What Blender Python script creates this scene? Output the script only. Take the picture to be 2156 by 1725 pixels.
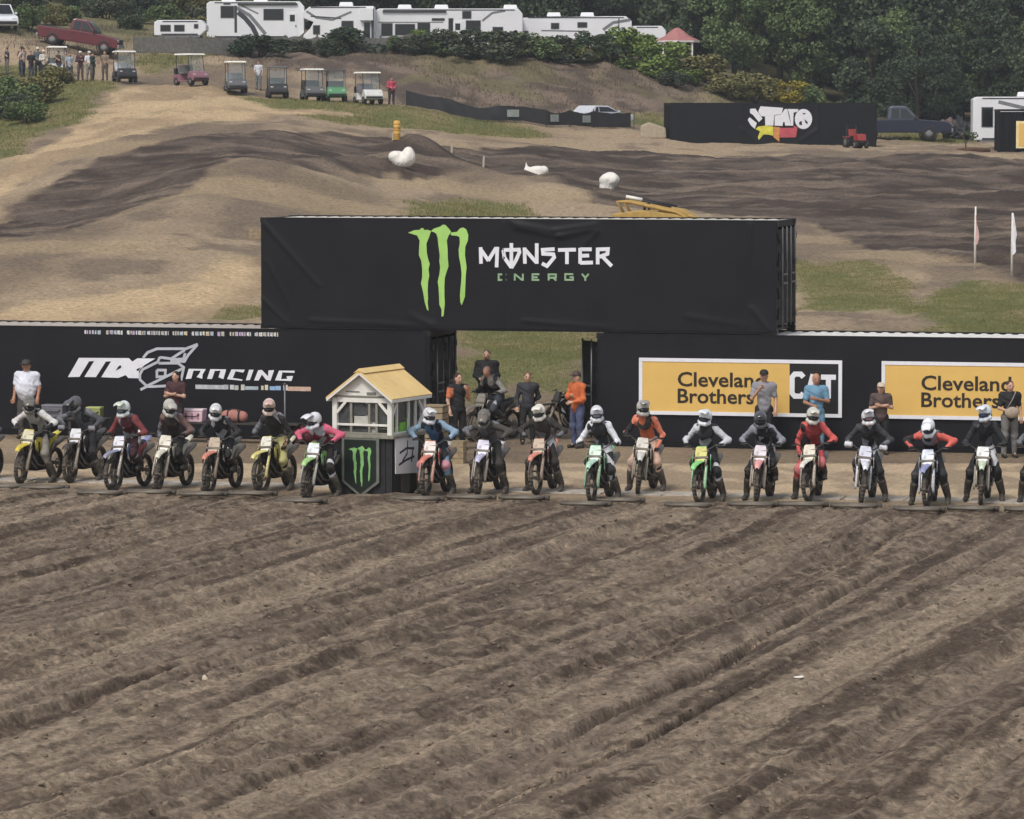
import bpy, bmesh, math, random
import numpy as np
from mathutils import Vector, Matrix, Euler
from mathutils.geometry import tessellate_polygon
R = math.radians
random.seed(7); rng = np.random.default_rng(11)
scene = bpy.context.scene
C = scene.collection
for o in list(bpy.data.objects): bpy.data.objects.remove(o)

# ---------------------------------------------------------------- camera, sky, sun, exposure
cam_d = bpy.data.cameras.new('camera'); cam = bpy.data.objects.new('camera', cam_d); C.objects.link(cam)
cam.location = (0, 0, 7.5); cam.rotation_euler = (R(90) - math.atan(614.5/8900), 0, 0)
cam_d.sensor_width = 36; cam_d.lens = 36*8900/2156; cam_d.clip_start = 1; cam_d.clip_end = 3000
scene.camera = cam
SUN_EL, SUN_AZ = R(52), R(205)          # azimuth clockwise from +Y (behind the camera, a little to its left)
w = bpy.data.worlds.new('World'); scene.world = w; w.use_nodes = True
wn = w.node_tree.nodes; wl = w.node_tree.links
sky = wn.new('ShaderNodeTexSky'); sky.sky_type = 'NISHITA'; sky.sun_disc = False
sky.sun_elevation = SUN_EL; sky.sun_rotation = SUN_AZ
sky.air_density = 1.0; sky.dust_density = 2.0; sky.ozone_density = 1.0
hs = wn.new('ShaderNodeHueSaturation'); hs.inputs['Saturation'].default_value = 0.3    # overcast: a whitish sky
wl.new(sky.outputs[0], hs.inputs['Color']); wl.new(hs.outputs[0], wn['Background'].inputs[0])
wn['Background'].inputs[1].default_value = 0.10
sun_d = bpy.data.lights.new('sun', 'SUN'); sun_d.energy = 1.5; sun_d.angle = R(14); sun_d.color = (1, .94, .86)
sun = bpy.data.objects.new('sun', sun_d); C.objects.link(sun)
sd = Vector((math.sin(SUN_AZ)*math.cos(SUN_EL), math.cos(SUN_AZ)*math.cos(SUN_EL), math.sin(SUN_EL)))
sun.rotation_euler = sd.to_track_quat('Z', 'Y').to_euler(); sun.location = sd*300
vs = scene.view_settings; vs.view_transform = 'Standard'; vs.look = 'None'; vs.exposure = 0.42; vs.gamma = 1; vs.use_curve_mapping = False
scene.cycles.use_denoising = True; scene.cycles.max_bounces = 4; scene.cycles.diffuse_bounces = 3; scene.cycles.volume_bounces = 0; scene.cycles.transparent_max_bounces = 12

# ---------------------------------------------------------------- helpers
def lin(h):
    if not isinstance(h, str): return tuple(h)
    h = h.lstrip('#'); o = []
    for i in (0, 2, 4):
        v = int(h[i:i+2], 16)/255
        o.append(v/12.92 if v <= .04045 else ((v+.055)/1.055)**2.4)
    return tuple(o)
MATS = {}
def mat(name, col='#808080', rough=.6, metal=0, var=.18, scale=6, bump=0, bscale=40, dirt=0, dirtcol='#6d6055', coat=0, trans=0, alpha=1, spec=.5):
    """Principled material with procedural mottling, optional splashed dirt and fine relief."""
    if name in MATS: return MATS[name]
    m = bpy.data.materials.new(name); m.use_nodes = True; MATS[name] = m
    n = m.node_tree.nodes; l = m.node_tree.links; b = n['Principled BSDF']
    c = lin(col)
    tc = n.new('ShaderNodeTexCoord')
    nz = n.new('ShaderNodeTexNoise'); nz.inputs['Scale'].default_value = scale; nz.inputs['Detail'].default_value = 6; nz.inputs['Roughness'].default_value = .62
    l.new(tc.outputs['Object'], nz.inputs['Vector'])
    mr = n.new('ShaderNodeMapRange'); mr.inputs[1].default_value = .3; mr.inputs[2].default_value = .7; mr.inputs[3].default_value = 1-var; mr.inputs[4].default_value = 1+var
    l.new(nz.outputs[0], mr.inputs[0])
    mx = n.new('ShaderNodeMix'); mx.data_type = 'RGBA'; mx.blend_type = 'MULTIPLY'; mx.inputs[0].default_value = 1
    mx.inputs[6].default_value = (*c, 1); l.new(mr.outputs[0], mx.inputs[7])
    out = mx.outputs[2]
    if dirt:
        n2 = n.new('ShaderNodeTexNoise'); n2.inputs['Scale'].default_value = 9; n2.inputs['Detail'].default_value = 8; n2.inputs['Roughness'].default_value = .7
        l.new(tc.outputs['Object'], n2.inputs['Vector'])
        r2 = n.new('ShaderNodeMapRange'); r2.inputs[1].default_value = .62-.3*dirt; r2.inputs[2].default_value = .72-.2*dirt; r2.inputs[4].default_value = min(1, .35+.6*dirt)
        l.new(n2.outputs[0], r2.inputs[0])
        m2 = n.new('ShaderNodeMix'); m2.data_type = 'RGBA'; l.new(r2.outputs[0], m2.inputs[0]); l.new(out, m2.inputs[6]); m2.inputs[7].default_value = (*lin(dirtcol), 1)
        out = m2.outputs[2]
        rr = n.new('ShaderNodeMapRange'); rr.inputs[3].default_value = rough; rr.inputs[4].default_value = .9; l.new(r2.outputs[0], rr.inputs[0]); l.new(rr.outputs[0], b.inputs['Roughness'])
    else: b.inputs['Roughness'].default_value = rough
    l.new(out, b.inputs['Base Color'])
    b.inputs['Metallic'].default_value = metal; b.inputs['Specular IOR Level'].default_value = spec; b.inputs['Coat Weight'].default_value = coat
    if trans: b.inputs['Transmission Weight'].default_value = trans
    if alpha < 1: b.inputs['Alpha'].default_value = alpha
    if bump:
        n3 = n.new('ShaderNodeTexNoise'); n3.inputs['Scale'].default_value = bscale; n3.inputs['Detail'].default_value = 5; l.new(tc.outputs['Object'], n3.inputs['Vector'])
        bp = n.new('ShaderNodeBump'); bp.inputs['Strength'].default_value = bump; bp.inputs['Distance'].default_value = .02
        l.new(n3.outputs[0], bp.inputs['Height']); l.new(bp.outputs[0], b.inputs['Normal'])
    return m

def _hash(ix, iy, seed):
    h = (ix.astype(np.int64)*374761393 + iy.astype(np.int64)*668265263 + seed*1274126177) & 0xffffffff
    h = ((h ^ (h >> 13))*1274126177) & 0xffffffff
    return ((h ^ (h >> 16)) & 0xffff)/65535.
def noise(x, y, seed=0):
    ix = np.floor(x); iy = np.floor(y); fx = x-ix; fy = y-iy
    fx = fx*fx*fx*(fx*(fx*6-15)+10); fy = fy*fy*fy*(fy*(fy*6-15)+10)
    a = _hash(ix, iy, seed); b = _hash(ix+1, iy, seed); c = _hash(ix, iy+1, seed); d = _hash(ix+1, iy+1, seed)
    return ((a*(1-fx)+b*fx)*(1-fy)+(c*(1-fx)+d*fx)*fy)*2-1
def fbm(x, y, seed=0, oct=4, gain=.5):
    s = 0; a = 1; t = 0
    for i in range(oct):
        s = s+a*noise(x*2**i+17.3*i, y*2**i-9.1*i, seed+i); t += a; a *= gain
    return s/t

class MB:
    """Collects geometry; build() links it as one mesh object."""
    def __init__(s): s.v = []; s.f = []; s.m = []; s.s = []
    def add(s, vs, fs, mi=0, sm=False):
        o = len(s.v); s.v += [tuple(p) for p in vs]; s.f += [[i+o for i in f] for f in fs]; s.m += [mi]*len(fs); s.s += [sm]*len(fs); return s
    def box(s, c, d, rot=None, mi=0, taper=(1, 1)):
        q = []
        for z in (-.5, .5):
            k = taper if z > 0 else (1, 1)
            for x, y in ((-.5, -.5), (.5, -.5), (.5, .5), (-.5, .5)): q.append(Vector((x*d[0]*k[0], y*d[1]*k[1], z*d[2])))
        if rot is not None:
            e = Euler(rot).to_matrix(); q = [e @ p for p in q]
        c = Vector(c)
        return s.add([p+c for p in q], [(3, 2, 1, 0), (4, 5, 6, 7), (0, 1, 5, 4), (1, 2, 6, 5), (2, 3, 7, 6), (3, 0, 4, 7)], mi)
    def tube(s, pts, r, n=8, mi=0, caps=True, flat=1.0):
        pts = [Vector(p) for p in pts]; k = len(pts); r = r if isinstance(r, (list, tuple)) else [r]*k
        vs = []; up = None
        for i, p in enumerate(pts):
            t = (pts[min(i+1, k-1)]-pts[max(i-1, 0)]).normalized()
            if up is None: up = Vector((0, 0, 1)) if abs(t.z) < .9 else Vector((0, 1, 0))
            a = t.cross(up).normalized(); b = a.cross(t).normalized(); up = b
            for j in range(n):
                th = 2*math.pi*j/n; vs.append(p+a*math.cos(th)*r[i]+b*math.sin(th)*r[i]*flat)
        fs = []
        for i in range(k-1):
            for j in range(n): fs.append((i*n+j, i*n+(j+1) % n, (i+1)*n+(j+1) % n, (i+1)*n+j))
        s.add(vs, [f[::-1] for f in fs], mi, True)
        if caps: s.add(vs[:n], [tuple(range(n))], mi); s.add(vs[-n:], [tuple(range(n))[::-1]], mi)
        return s
    def prism(s, poly, fn, mi=0):
        """poly: 2-D outline; fn(a, b, side) -> 3-D point, side 0 or 1."""
        n = len(poly); vs = [fn(a, b, 0) for a, b in poly]+[fn(a, b, 1) for a, b in poly]
        s.add(vs, [tuple(range(n))[::-1], tuple(range(n, 2*n))]+[(i, (i+1) % n, n+(i+1) % n, n+i) for i in range(n)], mi); return s
    def lathe(s, prof, n=16, c=(0, 0, 0), ax='z', mi=0, wob=None, sm=True):
        vs = []; k = len(prof)
        for j in range(n):
            th = 2*math.pi*j/n; cs, sn = math.cos(th), math.sin(th)
            for (r, h) in prof:
                rr = r*(wob(j) if wob else 1)
                p = (rr*cs, rr*sn, h) if ax == 'z' else ((h, rr*cs, rr*sn) if ax == 'x' else (rr*cs, h, rr*sn))
                vs.append((p[0]+c[0], p[1]+c[1], p[2]+c[2]))
        fs = [(j*k+i, ((j+1) % n)*k+i, ((j+1) % n)*k+i+1, j*k+i+1) for j in range(n) for i in range(k-1)]
        return s.add(vs, fs, mi, sm)
    def mesh(s, name, mats, bevel=0, recalc=True):
        me = bpy.data.meshes.new(name); me.from_pydata(s.v, [], s.f)
        mats = mats if isinstance(mats, (list, tuple)) else [mats]
        for m in mats: me.materials.append(m)
        me.polygons.foreach_set('material_index', s.m); me.polygons.foreach_set('use_smooth', s.s)
        bm = bmesh.new(); bm.from_mesh(me)
        bmesh.ops.remove_doubles(bm, verts=bm.verts, dist=1e-5)
        if recalc: bmesh.ops.recalc_face_normals(bm, faces=bm.faces)
        if bevel:
            es = [e for e in bm.edges if len(e.link_faces) == 2 and e.calc_face_angle(0) > .6]
            bmesh.ops.bevel(bm, geom=es, offset=bevel, segments=2, affect='EDGES', profile=.6)
        bm.to_mesh(me); bm.free(); return me
    def build(s, name, mats, parent=None, bevel=0, loc=None, rz=0):
        return link(name, s.mesh(name, mats, bevel), parent, loc, rz)
def link(name, me, parent=None, loc=None, rz=0, mats=None):
    o = bpy.data.objects.new(name, me); C.objects.link(o)
    if parent: o.parent = parent
    if loc is not None: o.location = loc
    if rz: o.rotation_euler = (0, 0, rz)
    if mats:
        for i, m in enumerate(mats): o.material_slots[i].link = 'OBJECT'; o.material_slots[i].material = m
    return o
def empty(name, loc, rz=0):
    o = bpy.data.objects.new(name, None); C.objects.link(o); o.location = loc; o.rotation_euler = (0, 0, rz); o.empty_display_size = .2; return o
def tag(o, label, cat, group=None, kind=None):
    if label: o['label'] = label
    if cat: o['category'] = cat
    if group: o['group'] = group
    if kind: o['kind'] = kind
    return o

# ---- signed-distance bodies: tapered capsules and ellipsoids blended into ONE continuous surface (surface nets)
def sdf_mesh(name, prims, mats, vox=.02, k=.03, fold=0, ff=8.):
    """prims: ('c', p0, p1, r0, r1, zone) or ('e', centre, radii, zone) or ('E', centre, radii, Euler, zone)."""
    P = []
    for p in prims:
        if p[0] == 'c': a, b = np.array(p[1], float), np.array(p[2], float); r = max(p[3], p[4]); P.append((np.minimum(a, b)-r, np.maximum(a, b)+r))
        else: c, q = np.array(p[1], float), np.array(p[2], float); q = q if p[0] == 'e' else np.array([max(q)]*3); P.append((c-q, c+q))
    lo = np.min([p[0] for p in P], 0)-3*vox; hi = np.max([p[1] for p in P], 0)+3*vox
    N = np.ceil((hi-lo)/vox).astype(int)+1
    D = np.full(N, 9., np.float32); Zn = np.zeros(N, np.int8); best = np.full(N, 9., np.float32)
    ax = [lo[i]+vox*np.arange(N[i]) for i in range(3)]
    mg = .06+k
    for p, (a_, b_) in zip(prims, P):
        i0 = np.maximum(((a_-mg-lo)/vox).astype(int), 0); i1 = np.minimum(((b_+mg-lo)/vox).astype(int)+2, N)
        sl = tuple(slice(i0[i], i1[i]) for i in range(3))
        X, Y, Z = np.meshgrid(*[ax[i][sl[i]] for i in range(3)], indexing='ij')
        if p[0] == 'c':
            a, b = np.array(p[1], float), np.array(p[2], float); d = b-a; dd = max(d @ d, 1e-9)
            t = np.clip(((X-a[0])*d[0]+(Y-a[1])*d[1]+(Z-a[2])*d[2])/dd, 0, 1)
            e = np.sqrt((X-a[0]-t*d[0])**2+(Y-a[1]-t*d[1])**2+(Z-a[2]-t*d[2])**2)-(p[3]+(p[4]-p[3])*t); z = p[5]
        else:
            c, q = p[1], p[2]; x, y, zz = X-c[0], Y-c[1], Z-c[2]
            if p[0] == 'E':
                m = np.array(Euler(p[3]).to_matrix()).T; x, y, zz = [m[i][0]*x+m[i][1]*y+m[i][2]*zz for i in range(3)]; z = p[4]
            else: z = p[3]
            k0 = np.sqrt((x/q[0])**2+(y/q[1])**2+(zz/q[2])**2); k1 = np.sqrt((x/q[0]**2)**2+(y/q[1]**2)**2+(zz/q[2]**2)**2)+1e-9
            e = k0*(k0-1)/k1
        e = e.astype(np.float32); o = D[sl]; kk = p[6] if len(p) > 6 else (.09 if p[0] == 'E' else k)
        h = np.clip(.5+.5*(o-e)/kk, 0, 1); D[sl] = o*(1-h)+e*h-kk*h*(1-h)
        bs = best[sl]; w_ = e < bs; Zn[sl] = np.where(w_, z, Zn[sl]); best[sl] = np.where(w_, e, bs)
    ins = D < 0
    corners = [(i, j, l) for i in (0, 1) for j in (0, 1) for l in (0, 1)]
    M = N-1
    def sh(A, c): return A[c[0]:c[0]+M[0], c[1]:c[1]+M[1], c[2]:c[2]+M[2]]
    cnt = sum(sh(ins, c).astype(np.int8) for c in corners); act = (cnt > 0) & (cnt < 8)
    idx = -np.ones(M, int); ids = np.argwhere(act); idx[act] = np.arange(len(ids))
    acc = np.zeros((len(ids), 3)); num = np.zeros(len(ids))
    for a in range(8):
        for b in range(a+1, 8):
            ca, cb = np.array(corners[a]), np.array(corners[b])
            if np.abs(ca-cb).sum() != 1: continue
            da = D[tuple((ids+ca).T)]; db = D[tuple((ids+cb).T)]; x = (da < 0) != (db < 0)
            t = np.where(x, da/np.where(da == db, 1, da-db), 0)
            acc += np.where(x[:, None], ca+(cb-ca)*t[:, None], 0); num += x
    vs = lo+vox*(ids+acc/num[:, None])
    faces = []
    for axi in range(3):
        e = np.zeros(3, int); e[axi] = 1; u, v_ = [(i) for i in range(3) if i != axi]
        A = ins[:N[0]-e[0], :N[1]-e[1], :N[2]-e[2]]; B = ins[e[0]:, e[1]:, e[2]:]
        q = np.argwhere(A != B); q = q[(q[:, u] > 0) & (q[:, v_] > 0)]
        eu = np.zeros(3, int); eu[u] = 1; ev = np.zeros(3, int); ev[v_] = 1
        f = np.stack([idx[tuple((q-eu-ev).T)], idx[tuple((q-ev).T)], idx[tuple(q.T)], idx[tuple((q-eu).T)]], 1)
        fl = A[tuple(q.T)] ^ (axi == 1)
        f[~fl] = f[~fl][:, ::-1]; faces.append(f)
    F = np.concatenate(faces); F = F[(F >= 0).all(1)]
    me = bpy.data.meshes.new(name); me.from_pydata(vs.tolist(), [], F.tolist())
    mats = mats if isinstance(mats, (list, tuple)) else [mats]
    for m in mats: me.materials.append(m)
    zc = Zn[tuple(ids.T)]
    me.polygons.foreach_set('material_index', np.minimum(zc[F[:, 0]], len(mats)-1).astype(np.int32)); me.polygons.foreach_set('use_smooth', np.ones(len(F), bool))
    me.update()
    if fold:
        nn = np.empty(len(vs)*3); me.vertices.foreach_get('normal', nn); nn = nn.reshape(-1, 3)
        d = fbm(vs[:, 0]*ff+vs[:, 2]*ff*.5, vs[:, 1]*ff-vs[:, 2]*ff*.7+vs[:, 0]*3, 77, 3)-.6*np.abs(noise(vs[:, 0]*ff*.7+vs[:, 2]*ff*1.3, vs[:, 1]*ff*.9, 78))
        me.vertices.foreach_set('co', (vs+nn*(fold*d)[:, None]).ravel()); me.update()
    return me

# ---------------------------------------------------------------- terrain (heights every 6 m, x -66..66, y 96..402)
GZ=[[0,0,0,0,0,0,0,0,0,0,0,0,0,0,0,0,0,0,0,0,0,0,0],
[0,0,0,0,0,0,0,0,0,0,0,0,0,0.2,0.3,0.3,0.3,0.3,0.3,0.3,0.3,0.3,0.3],
[0.1,0.1,0.1,0.1,0.1,0.1,0.1,0.1,0.1,0.1,0.2,0.3,0.5,0.7,0.8,0.8,0.8,0.8,0.8,0.8,0.8,0.8,0.8],
[0.5,0.5,0.5,0.5,0.5,0.5,0.5,0.5,0.5,0.5,0.6,0.8,1,1.2,1.3,1.3,1.3,1.3,1.3,1.3,1.3,1.3,1.3],
[1,1,1,1,1,1,1,1,1,1,1.1,1,1.2,1.4,1.4,1.4,1.4,1.4,1.4,1.4,1.4,1.4,1.4],
[1.4,1.4,1.4,1.4,1.4,1.4,1.4,1.4,1.4,1.4,1.4,1.2,1.3,1.4,1.5,1.5,1.5,1.5,1.5,1.5,1.5,1.5,1.5],
[1.6,1.6,1.6,1.6,1.6,1.6,1.6,1.6,1.6,1.6,1.6,1.5,1.5,1.5,1.5,1.5,1.5,1.5,1.5,1.5,1.5,1.5,1.5],
[1.8,1.8,1.8,1.8,1.8,1.8,1.8,1.8,1.8,1.8,1.8,1.7,1.7,1.7,1.7,1.7,1.7,1.7,1.7,1.7,1.7,1.7,1.7],
[2.1,2.1,2.1,2.1,2.1,2.1,2.1,2.1,2.1,2.3,2.3,2,2,1.8,1.8,1.8,1.8,1.8,1.8,1.8,1.8,1.8,1.8],
[2.6,2.6,2.6,2.6,2.6,2.6,2.6,2.6,2.6,3,2.8,2.2,2.2,2,2,2,2,2,2,2,2,2,2],
[2.7,2.7,2.7,2.7,2.7,2.7,2.7,2.7,2.8,3.6,3.2,2.5,2.4,2.3,2.2,2.2,2.2,2.2,2.2,2.2,2.2,2.2,2.2],
[2.8,2.8,2.8,2.8,2.8,2.8,2.8,2.8,3.1,4,3.4,2.7,2.6,2.5,2.5,2.4,2.4,2.4,2.4,2.4,2.4,2.4,2.4],
[3,3,3,3,3,3,3,3,3.5,4.4,3.6,3,2.8,2.8,2.7,2.6,2.6,2.6,2.6,2.6,2.6,2.6,2.6],
[3.2,3.2,3.2,3.2,3.2,3.2,3.3,3.4,4.1,4.8,3.9,3.2,3,3,3,2.9,2.9,2.8,2.8,2.8,2.8,2.8,2.8],
[3.5,3.5,3.5,3.5,3.5,3.5,3.6,3.8,4.7,5.2,4.3,3.4,3.2,3.3,3.3,3.2,3.1,3.1,3.1,3.1,3.1,3.1,3.1],
[3.8,3.8,3.8,3.8,3.8,3.8,4,4.3,5.2,5.7,4.6,3.7,3.4,3.6,3.5,3.4,3.4,3.4,3.4,3.4,3.4,3.4,3.4],
[4.1,4.1,4.1,4.1,4.1,4.1,4.3,4.7,5.7,6,4.9,3.9,3.6,3.8,3.8,3.7,3.7,3.6,3.6,3.6,3.6,3.6,3.6],
[4.4,4.4,4.4,4.4,4.4,4.4,4.7,5.1,6.1,6.3,5.3,4.2,3.9,4.1,4.1,4,3.9,3.9,3.9,3.9,3.9,3.9,3.9],
[4.8,4.8,4.8,4.8,4.8,4.8,5.2,5.5,6.5,6.6,5.6,4.6,4.3,4.4,4.4,4.2,4.2,4.2,4.1,4.1,4.1,4.1,4.1],
[5.3,5.3,5.3,5.3,5.3,5.4,5.6,6,6.9,6.9,5.9,5,4.7,4.6,4.6,4.5,4.5,4.4,4.4,4.4,4.4,4.4,4.4],
[5.8,5.8,5.8,5.8,5.8,5.8,6,6.5,7.2,7.2,6.2,5.3,5,4.9,4.9,4.8,4.7,4.6,4.6,4.6,4.6,4.6,4.6],
[6.2,6.2,6.2,6.2,6.2,6.3,6.4,7,7.6,7.4,6.5,5.7,5.3,5.2,5.1,5,4.9,4.8,4.8,4.8,4.8,4.8,4.8],
[6.6,6.6,6.6,6.6,6.6,6.7,6.8,7.7,8,7.6,6.8,6,5.6,5.4,5.3,5.2,5.1,5,5,5,5,5,5],
[6.9,6.9,6.9,6.9,6.9,7.1,7.2,8.4,8.4,7.8,7,6.4,5.8,5.6,5.5,5.4,5.3,5.2,5.2,5.2,5.2,5.2,5.2],
[7.3,7.3,7.3,7.3,7.3,7.5,7.7,9,8.7,8,7.4,6.7,6.1,5.8,5.6,5.5,5.4,5.4,5.3,5.3,5.3,5.3,5.3],
[7.9,7.9,7.9,7.9,8,8.4,8.8,9.4,9,8.4,7.9,7.2,6.4,6,5.8,5.6,5.5,5.4,5.4,5.4,5.4,5.4,5.4],
[8.4,8.4,8.4,8.4,8.7,9.2,9.8,9.8,9.4,8.8,8.5,7.8,6.8,6.1,5.9,5.8,5.6,5.5,5.5,5.4,5.4,5.4,5.4],
[9.6,9.6,9.6,9.6,9.8,10.1,10.4,10.3,9.8,9.4,9.2,8.3,7.3,6.5,6,5.9,5.7,5.6,5.6,5.5,5.5,5.5,5.5],
[10.8,10.8,10.8,10.8,11.2,11.6,11.9,11,10.6,10.2,9.9,9.2,8.2,7.1,6.2,6,5.8,5.8,5.7,5.7,5.7,5.7,5.7],
[12.2,12.2,12.2,12.2,12.4,12.7,12.4,11.6,11.4,11.1,10.7,10.1,9.1,7.9,6.8,6.2,6,5.9,5.9,5.8,5.8,5.8,5.8],
[13,13,13,13,13.1,13.2,12.7,12.2,11.9,11.7,11.5,11,10.1,8.8,7.5,6.3,6.2,6.1,6,6,5.9,5.9,5.9],
[13.5,13.5,13.5,13.6,13.7,13.8,13.2,12.7,12.3,12.1,12.1,11.8,11.1,9.8,8.2,6.6,6.3,6.2,6.2,6.1,6.1,6.1,6.1],
[14,14,14,14.1,14.2,14.4,13.8,13.2,12.3,11.9,11.9,12.1,11.8,10.8,9,7,6.5,6.4,6.3,6.3,6.2,6.2,6.2],
[14.8,14.8,14.8,14.8,14.9,14.9,14.4,13.8,12.3,11.8,11.8,11.9,11.9,11.2,9.5,7.4,6.8,6.6,6.5,6.5,6.4,6.4,6.4],
[15.7,15.7,15.7,15.6,15.5,15.4,15.1,14.2,12.2,11.6,11.6,11.7,11.8,11.4,10.1,7.9,7,6.8,6.7,6.7,6.6,6.6,6.6],
[16.5,16.5,16.5,16.5,16.4,16.3,16,14.9,12.7,12,11.8,11.9,12,11.7,10.5,8.4,7.3,7,7,6.9,6.9,6.8,6.8],
[17.4,17.4,17.4,17.3,17.3,17.2,17,15.6,13.2,12.4,12.1,12.2,12.2,12,10.9,9,7.6,7.3,7.2,7.2,7.1,7.1,7.1],
[18.1,18.1,18.1,18.1,18.2,18.2,17.9,16.2,13.7,12.8,12.3,12.4,12.5,12.3,11.3,9.4,7.9,7.6,7.5,7.4,7.4,7.3,7.3],
[18.8,18.8,18.8,18.9,19,19.1,18.8,16.8,14.1,13.2,12.5,12.7,12.7,12.6,11.7,10,8.3,7.9,7.8,7.8,7.7,7.7,7.7],
[19.5,19.5,19.6,19.8,19.9,20,19.6,17.4,14.6,13.6,12.8,12.9,13,12.8,12.1,10.6,8.7,8.4,8.2,8.2,8.1,8,8],
[20.2,20.2,20.4,20.6,20.8,20.8,20.5,18,15.4,14.4,13.6,13.6,13.6,13.4,12.6,11.1,9,8.8,8.6,8.5,8.4,8.4,8.3],
[21,21,21.2,21.5,21.7,21.7,21.3,18.8,16.2,15.3,14.5,14.4,14.2,13.9,13,11.7,9.5,9.3,9.1,9,8.9,8.8,8.8],
[22,22,22.2,22.4,22.6,22.6,22,19.5,17.1,16.2,15.4,15.1,14.8,14.4,13.5,12.3,10.2,9.9,9.8,9.6,9.6,9.4,9.4],
[22.9,23,23.1,23.3,23.4,23.4,22.7,20.2,18,17,16.2,15.8,15.4,14.9,14,12.9,11,10.6,10.4,10.3,10.2,10.1,10],
[23.8,23.9,24.1,24.2,24.3,24.2,23.3,20.9,18.9,17.9,17.1,16.6,16,15.4,14.5,13.4,11.8,11.2,11,10.9,10.8,10.7,10.6],
[24.8,24.9,25,25.1,25.2,25,24,21.7,19.7,18.8,17.9,17.3,16.6,15.9,15,14,12.4,11.8,11.6,11.6,11.5,11.4,11.3],
[25.7,25.8,25.9,26,26.1,25.9,24.7,22.4,20.6,19.6,18.8,18,17.2,16.4,15.4,14.4,13,12.4,12.2,12.2,12.1,12,12],
[26.7,26.8,26.8,26.9,26.9,26.7,25.4,23.2,21.5,20.5,19.6,18.8,17.9,16.9,15.9,14.9,13.6,13,12.8,12.8,12.7,12.7,12.6],
[27.6,27.7,27.7,27.8,27.8,27.5,26.1,24,22.4,21.4,20.4,19.5,18.5,17.5,16.4,15.4,14.2,13.5,13.4,13.4,13.4,13.3,13.3],
[28.6,28.6,28.6,28.7,28.7,28.4,26.8,24.8,23.2,22.2,21.2,20.2,19.1,18,16.9,15.9,14.8,14.1,14,14,14,14,13.9],
[29.5,29.5,29.5,29.6,29.6,29.2,27.6,25.6,24.1,23.1,22.1,21,19.8,18.5,17.4,16.3,15.3,14.6,14.6,14.6,14.6,14.6,14.6],
[30.1,30.1,30.1,30.1,30.1,29.8,28,26,24.7,23.7,22.6,21.4,20.2,18.9,17.8,16.7,15.7,15,15,15,15,15,15]]
TRACK = [[(-20.9,155.3),(-20.7,171.4),(-19.7,179.6),(-18.8,190.5),(-17.2,197.6),(-15.2,200.4),(-12.4,208.8),(-9.2,217.5),(-6.2,224.1),(-4.4,219.5),(-1.9,218.3),(1.8,225.2),(5.7,229.0),(10.9,230.7),(16.2,232.3),(21.5,233.6),(31.7,231.0),(18.9,137.5),(17.4,143.6),(15.6,150.8),(14.1,162.7),(13.1,173.2),(11.5,178.9),(7.7,184.0),(5.7,186.2),(4.2,186.0),(2.6,192.4),(0.5,200.4),(-3.8,192.1),(-5.8,186.7),(-7.8,184.2),(-9.4,182.8),(-11.5,176.9),(-12.5,171.8),(-14.1,168.0),(-15.0,161.1),(-16.1,154.4),(-17.1,149.7),(-17.9,147.5),(-19.0,141.1)]]
ROAD = [[(-22.9,170.1),(-23.6,194.9),(-23.3,212.0),(-22.6,229.6),(-22.8,242.4),(-21.9,251.2),(-19.1,251.8),(-16.7,249.6),(-14.2,243.8),(-12.3,239.8),(-8.6,239.9),(-11.8,230.3),(-14.8,221.4),(-16.8,215.2),(-18.1,207.2),(-19.7,199.8),(-20.8,189.4),(-21.6,178.3),(-22.6,167.8)],[(-16.9,129.7),(-12.4,132.9),(-10.3,139.9),(-8.8,145.3),(-7.5,124.5),(-16.3,124.9)]]
GRASS = [[(-16.5,246.1),(-14.3,246.1),(-10.5,248.4),(-6.3,246.4),(-3.5,246.8),(-0.8,246.8),(1.7,243.9),(1.5,233.9),(-0.7,231.0),(-3.3,231.1),(-5.4,232.5),(-7.7,231.7),(-9.9,227.2),(-11.3,230.0),(-8.5,239.5),(-12.3,239.8)],[(-24.3,269.0),(-19.5,272.4),(-20.4,260.7),(-22.5,258.7)],[(-28.0,208.2),(-34.7,258.8),(-29.5,258.4),(-23.8,248.9),(-22.6,231.5),(-23.6,219.7),(-24.9,205.8)],[(-4.6,176.7),(-2.4,183.3),(-0.4,185.9),(1.0,179.6),(-0.3,172.5),(-4.3,166.1)],[(9.9,149.5),(13.4,152.6),(13.7,143.6),(11.8,131.0),(9.0,131.4)],[(11.9,132.2),(13.9,137.5),(16.5,143.6),(19.7,146.0),(15.9,117.5),(11.8,120.8)],[(-2.1,137.7),(2.2,138.3),(1.8,112.1),(0.9,108.4),(0.3,110.8),(-0.8,107.8),(-1.7,107.4)],[(24.4,281.9),(27.9,281.8),(30.6,278.0),(28.8,261.6),(25.7,260.3),(22.7,262.4)],[(3.0,258.3),(6.6,264.2),(9.9,264.8),(9.2,254.0),(6.4,256.2)],[(-9.6,129.2),(-7.8,130.1),(-7.5,125.1),(-9.5,124.9)]]
BROWN = [[(-19.9,273.7),(-7.2,280.8),(0.8,330.6),(11.3,312.5),(15.4,285.2),(12.3,272.8),(9.6,266.6),(2.1,255.7),(-6.1,251.6),(-9.4,262.8),(-15.3,263.8)]]
GZ = np.array(GZ)
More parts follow.
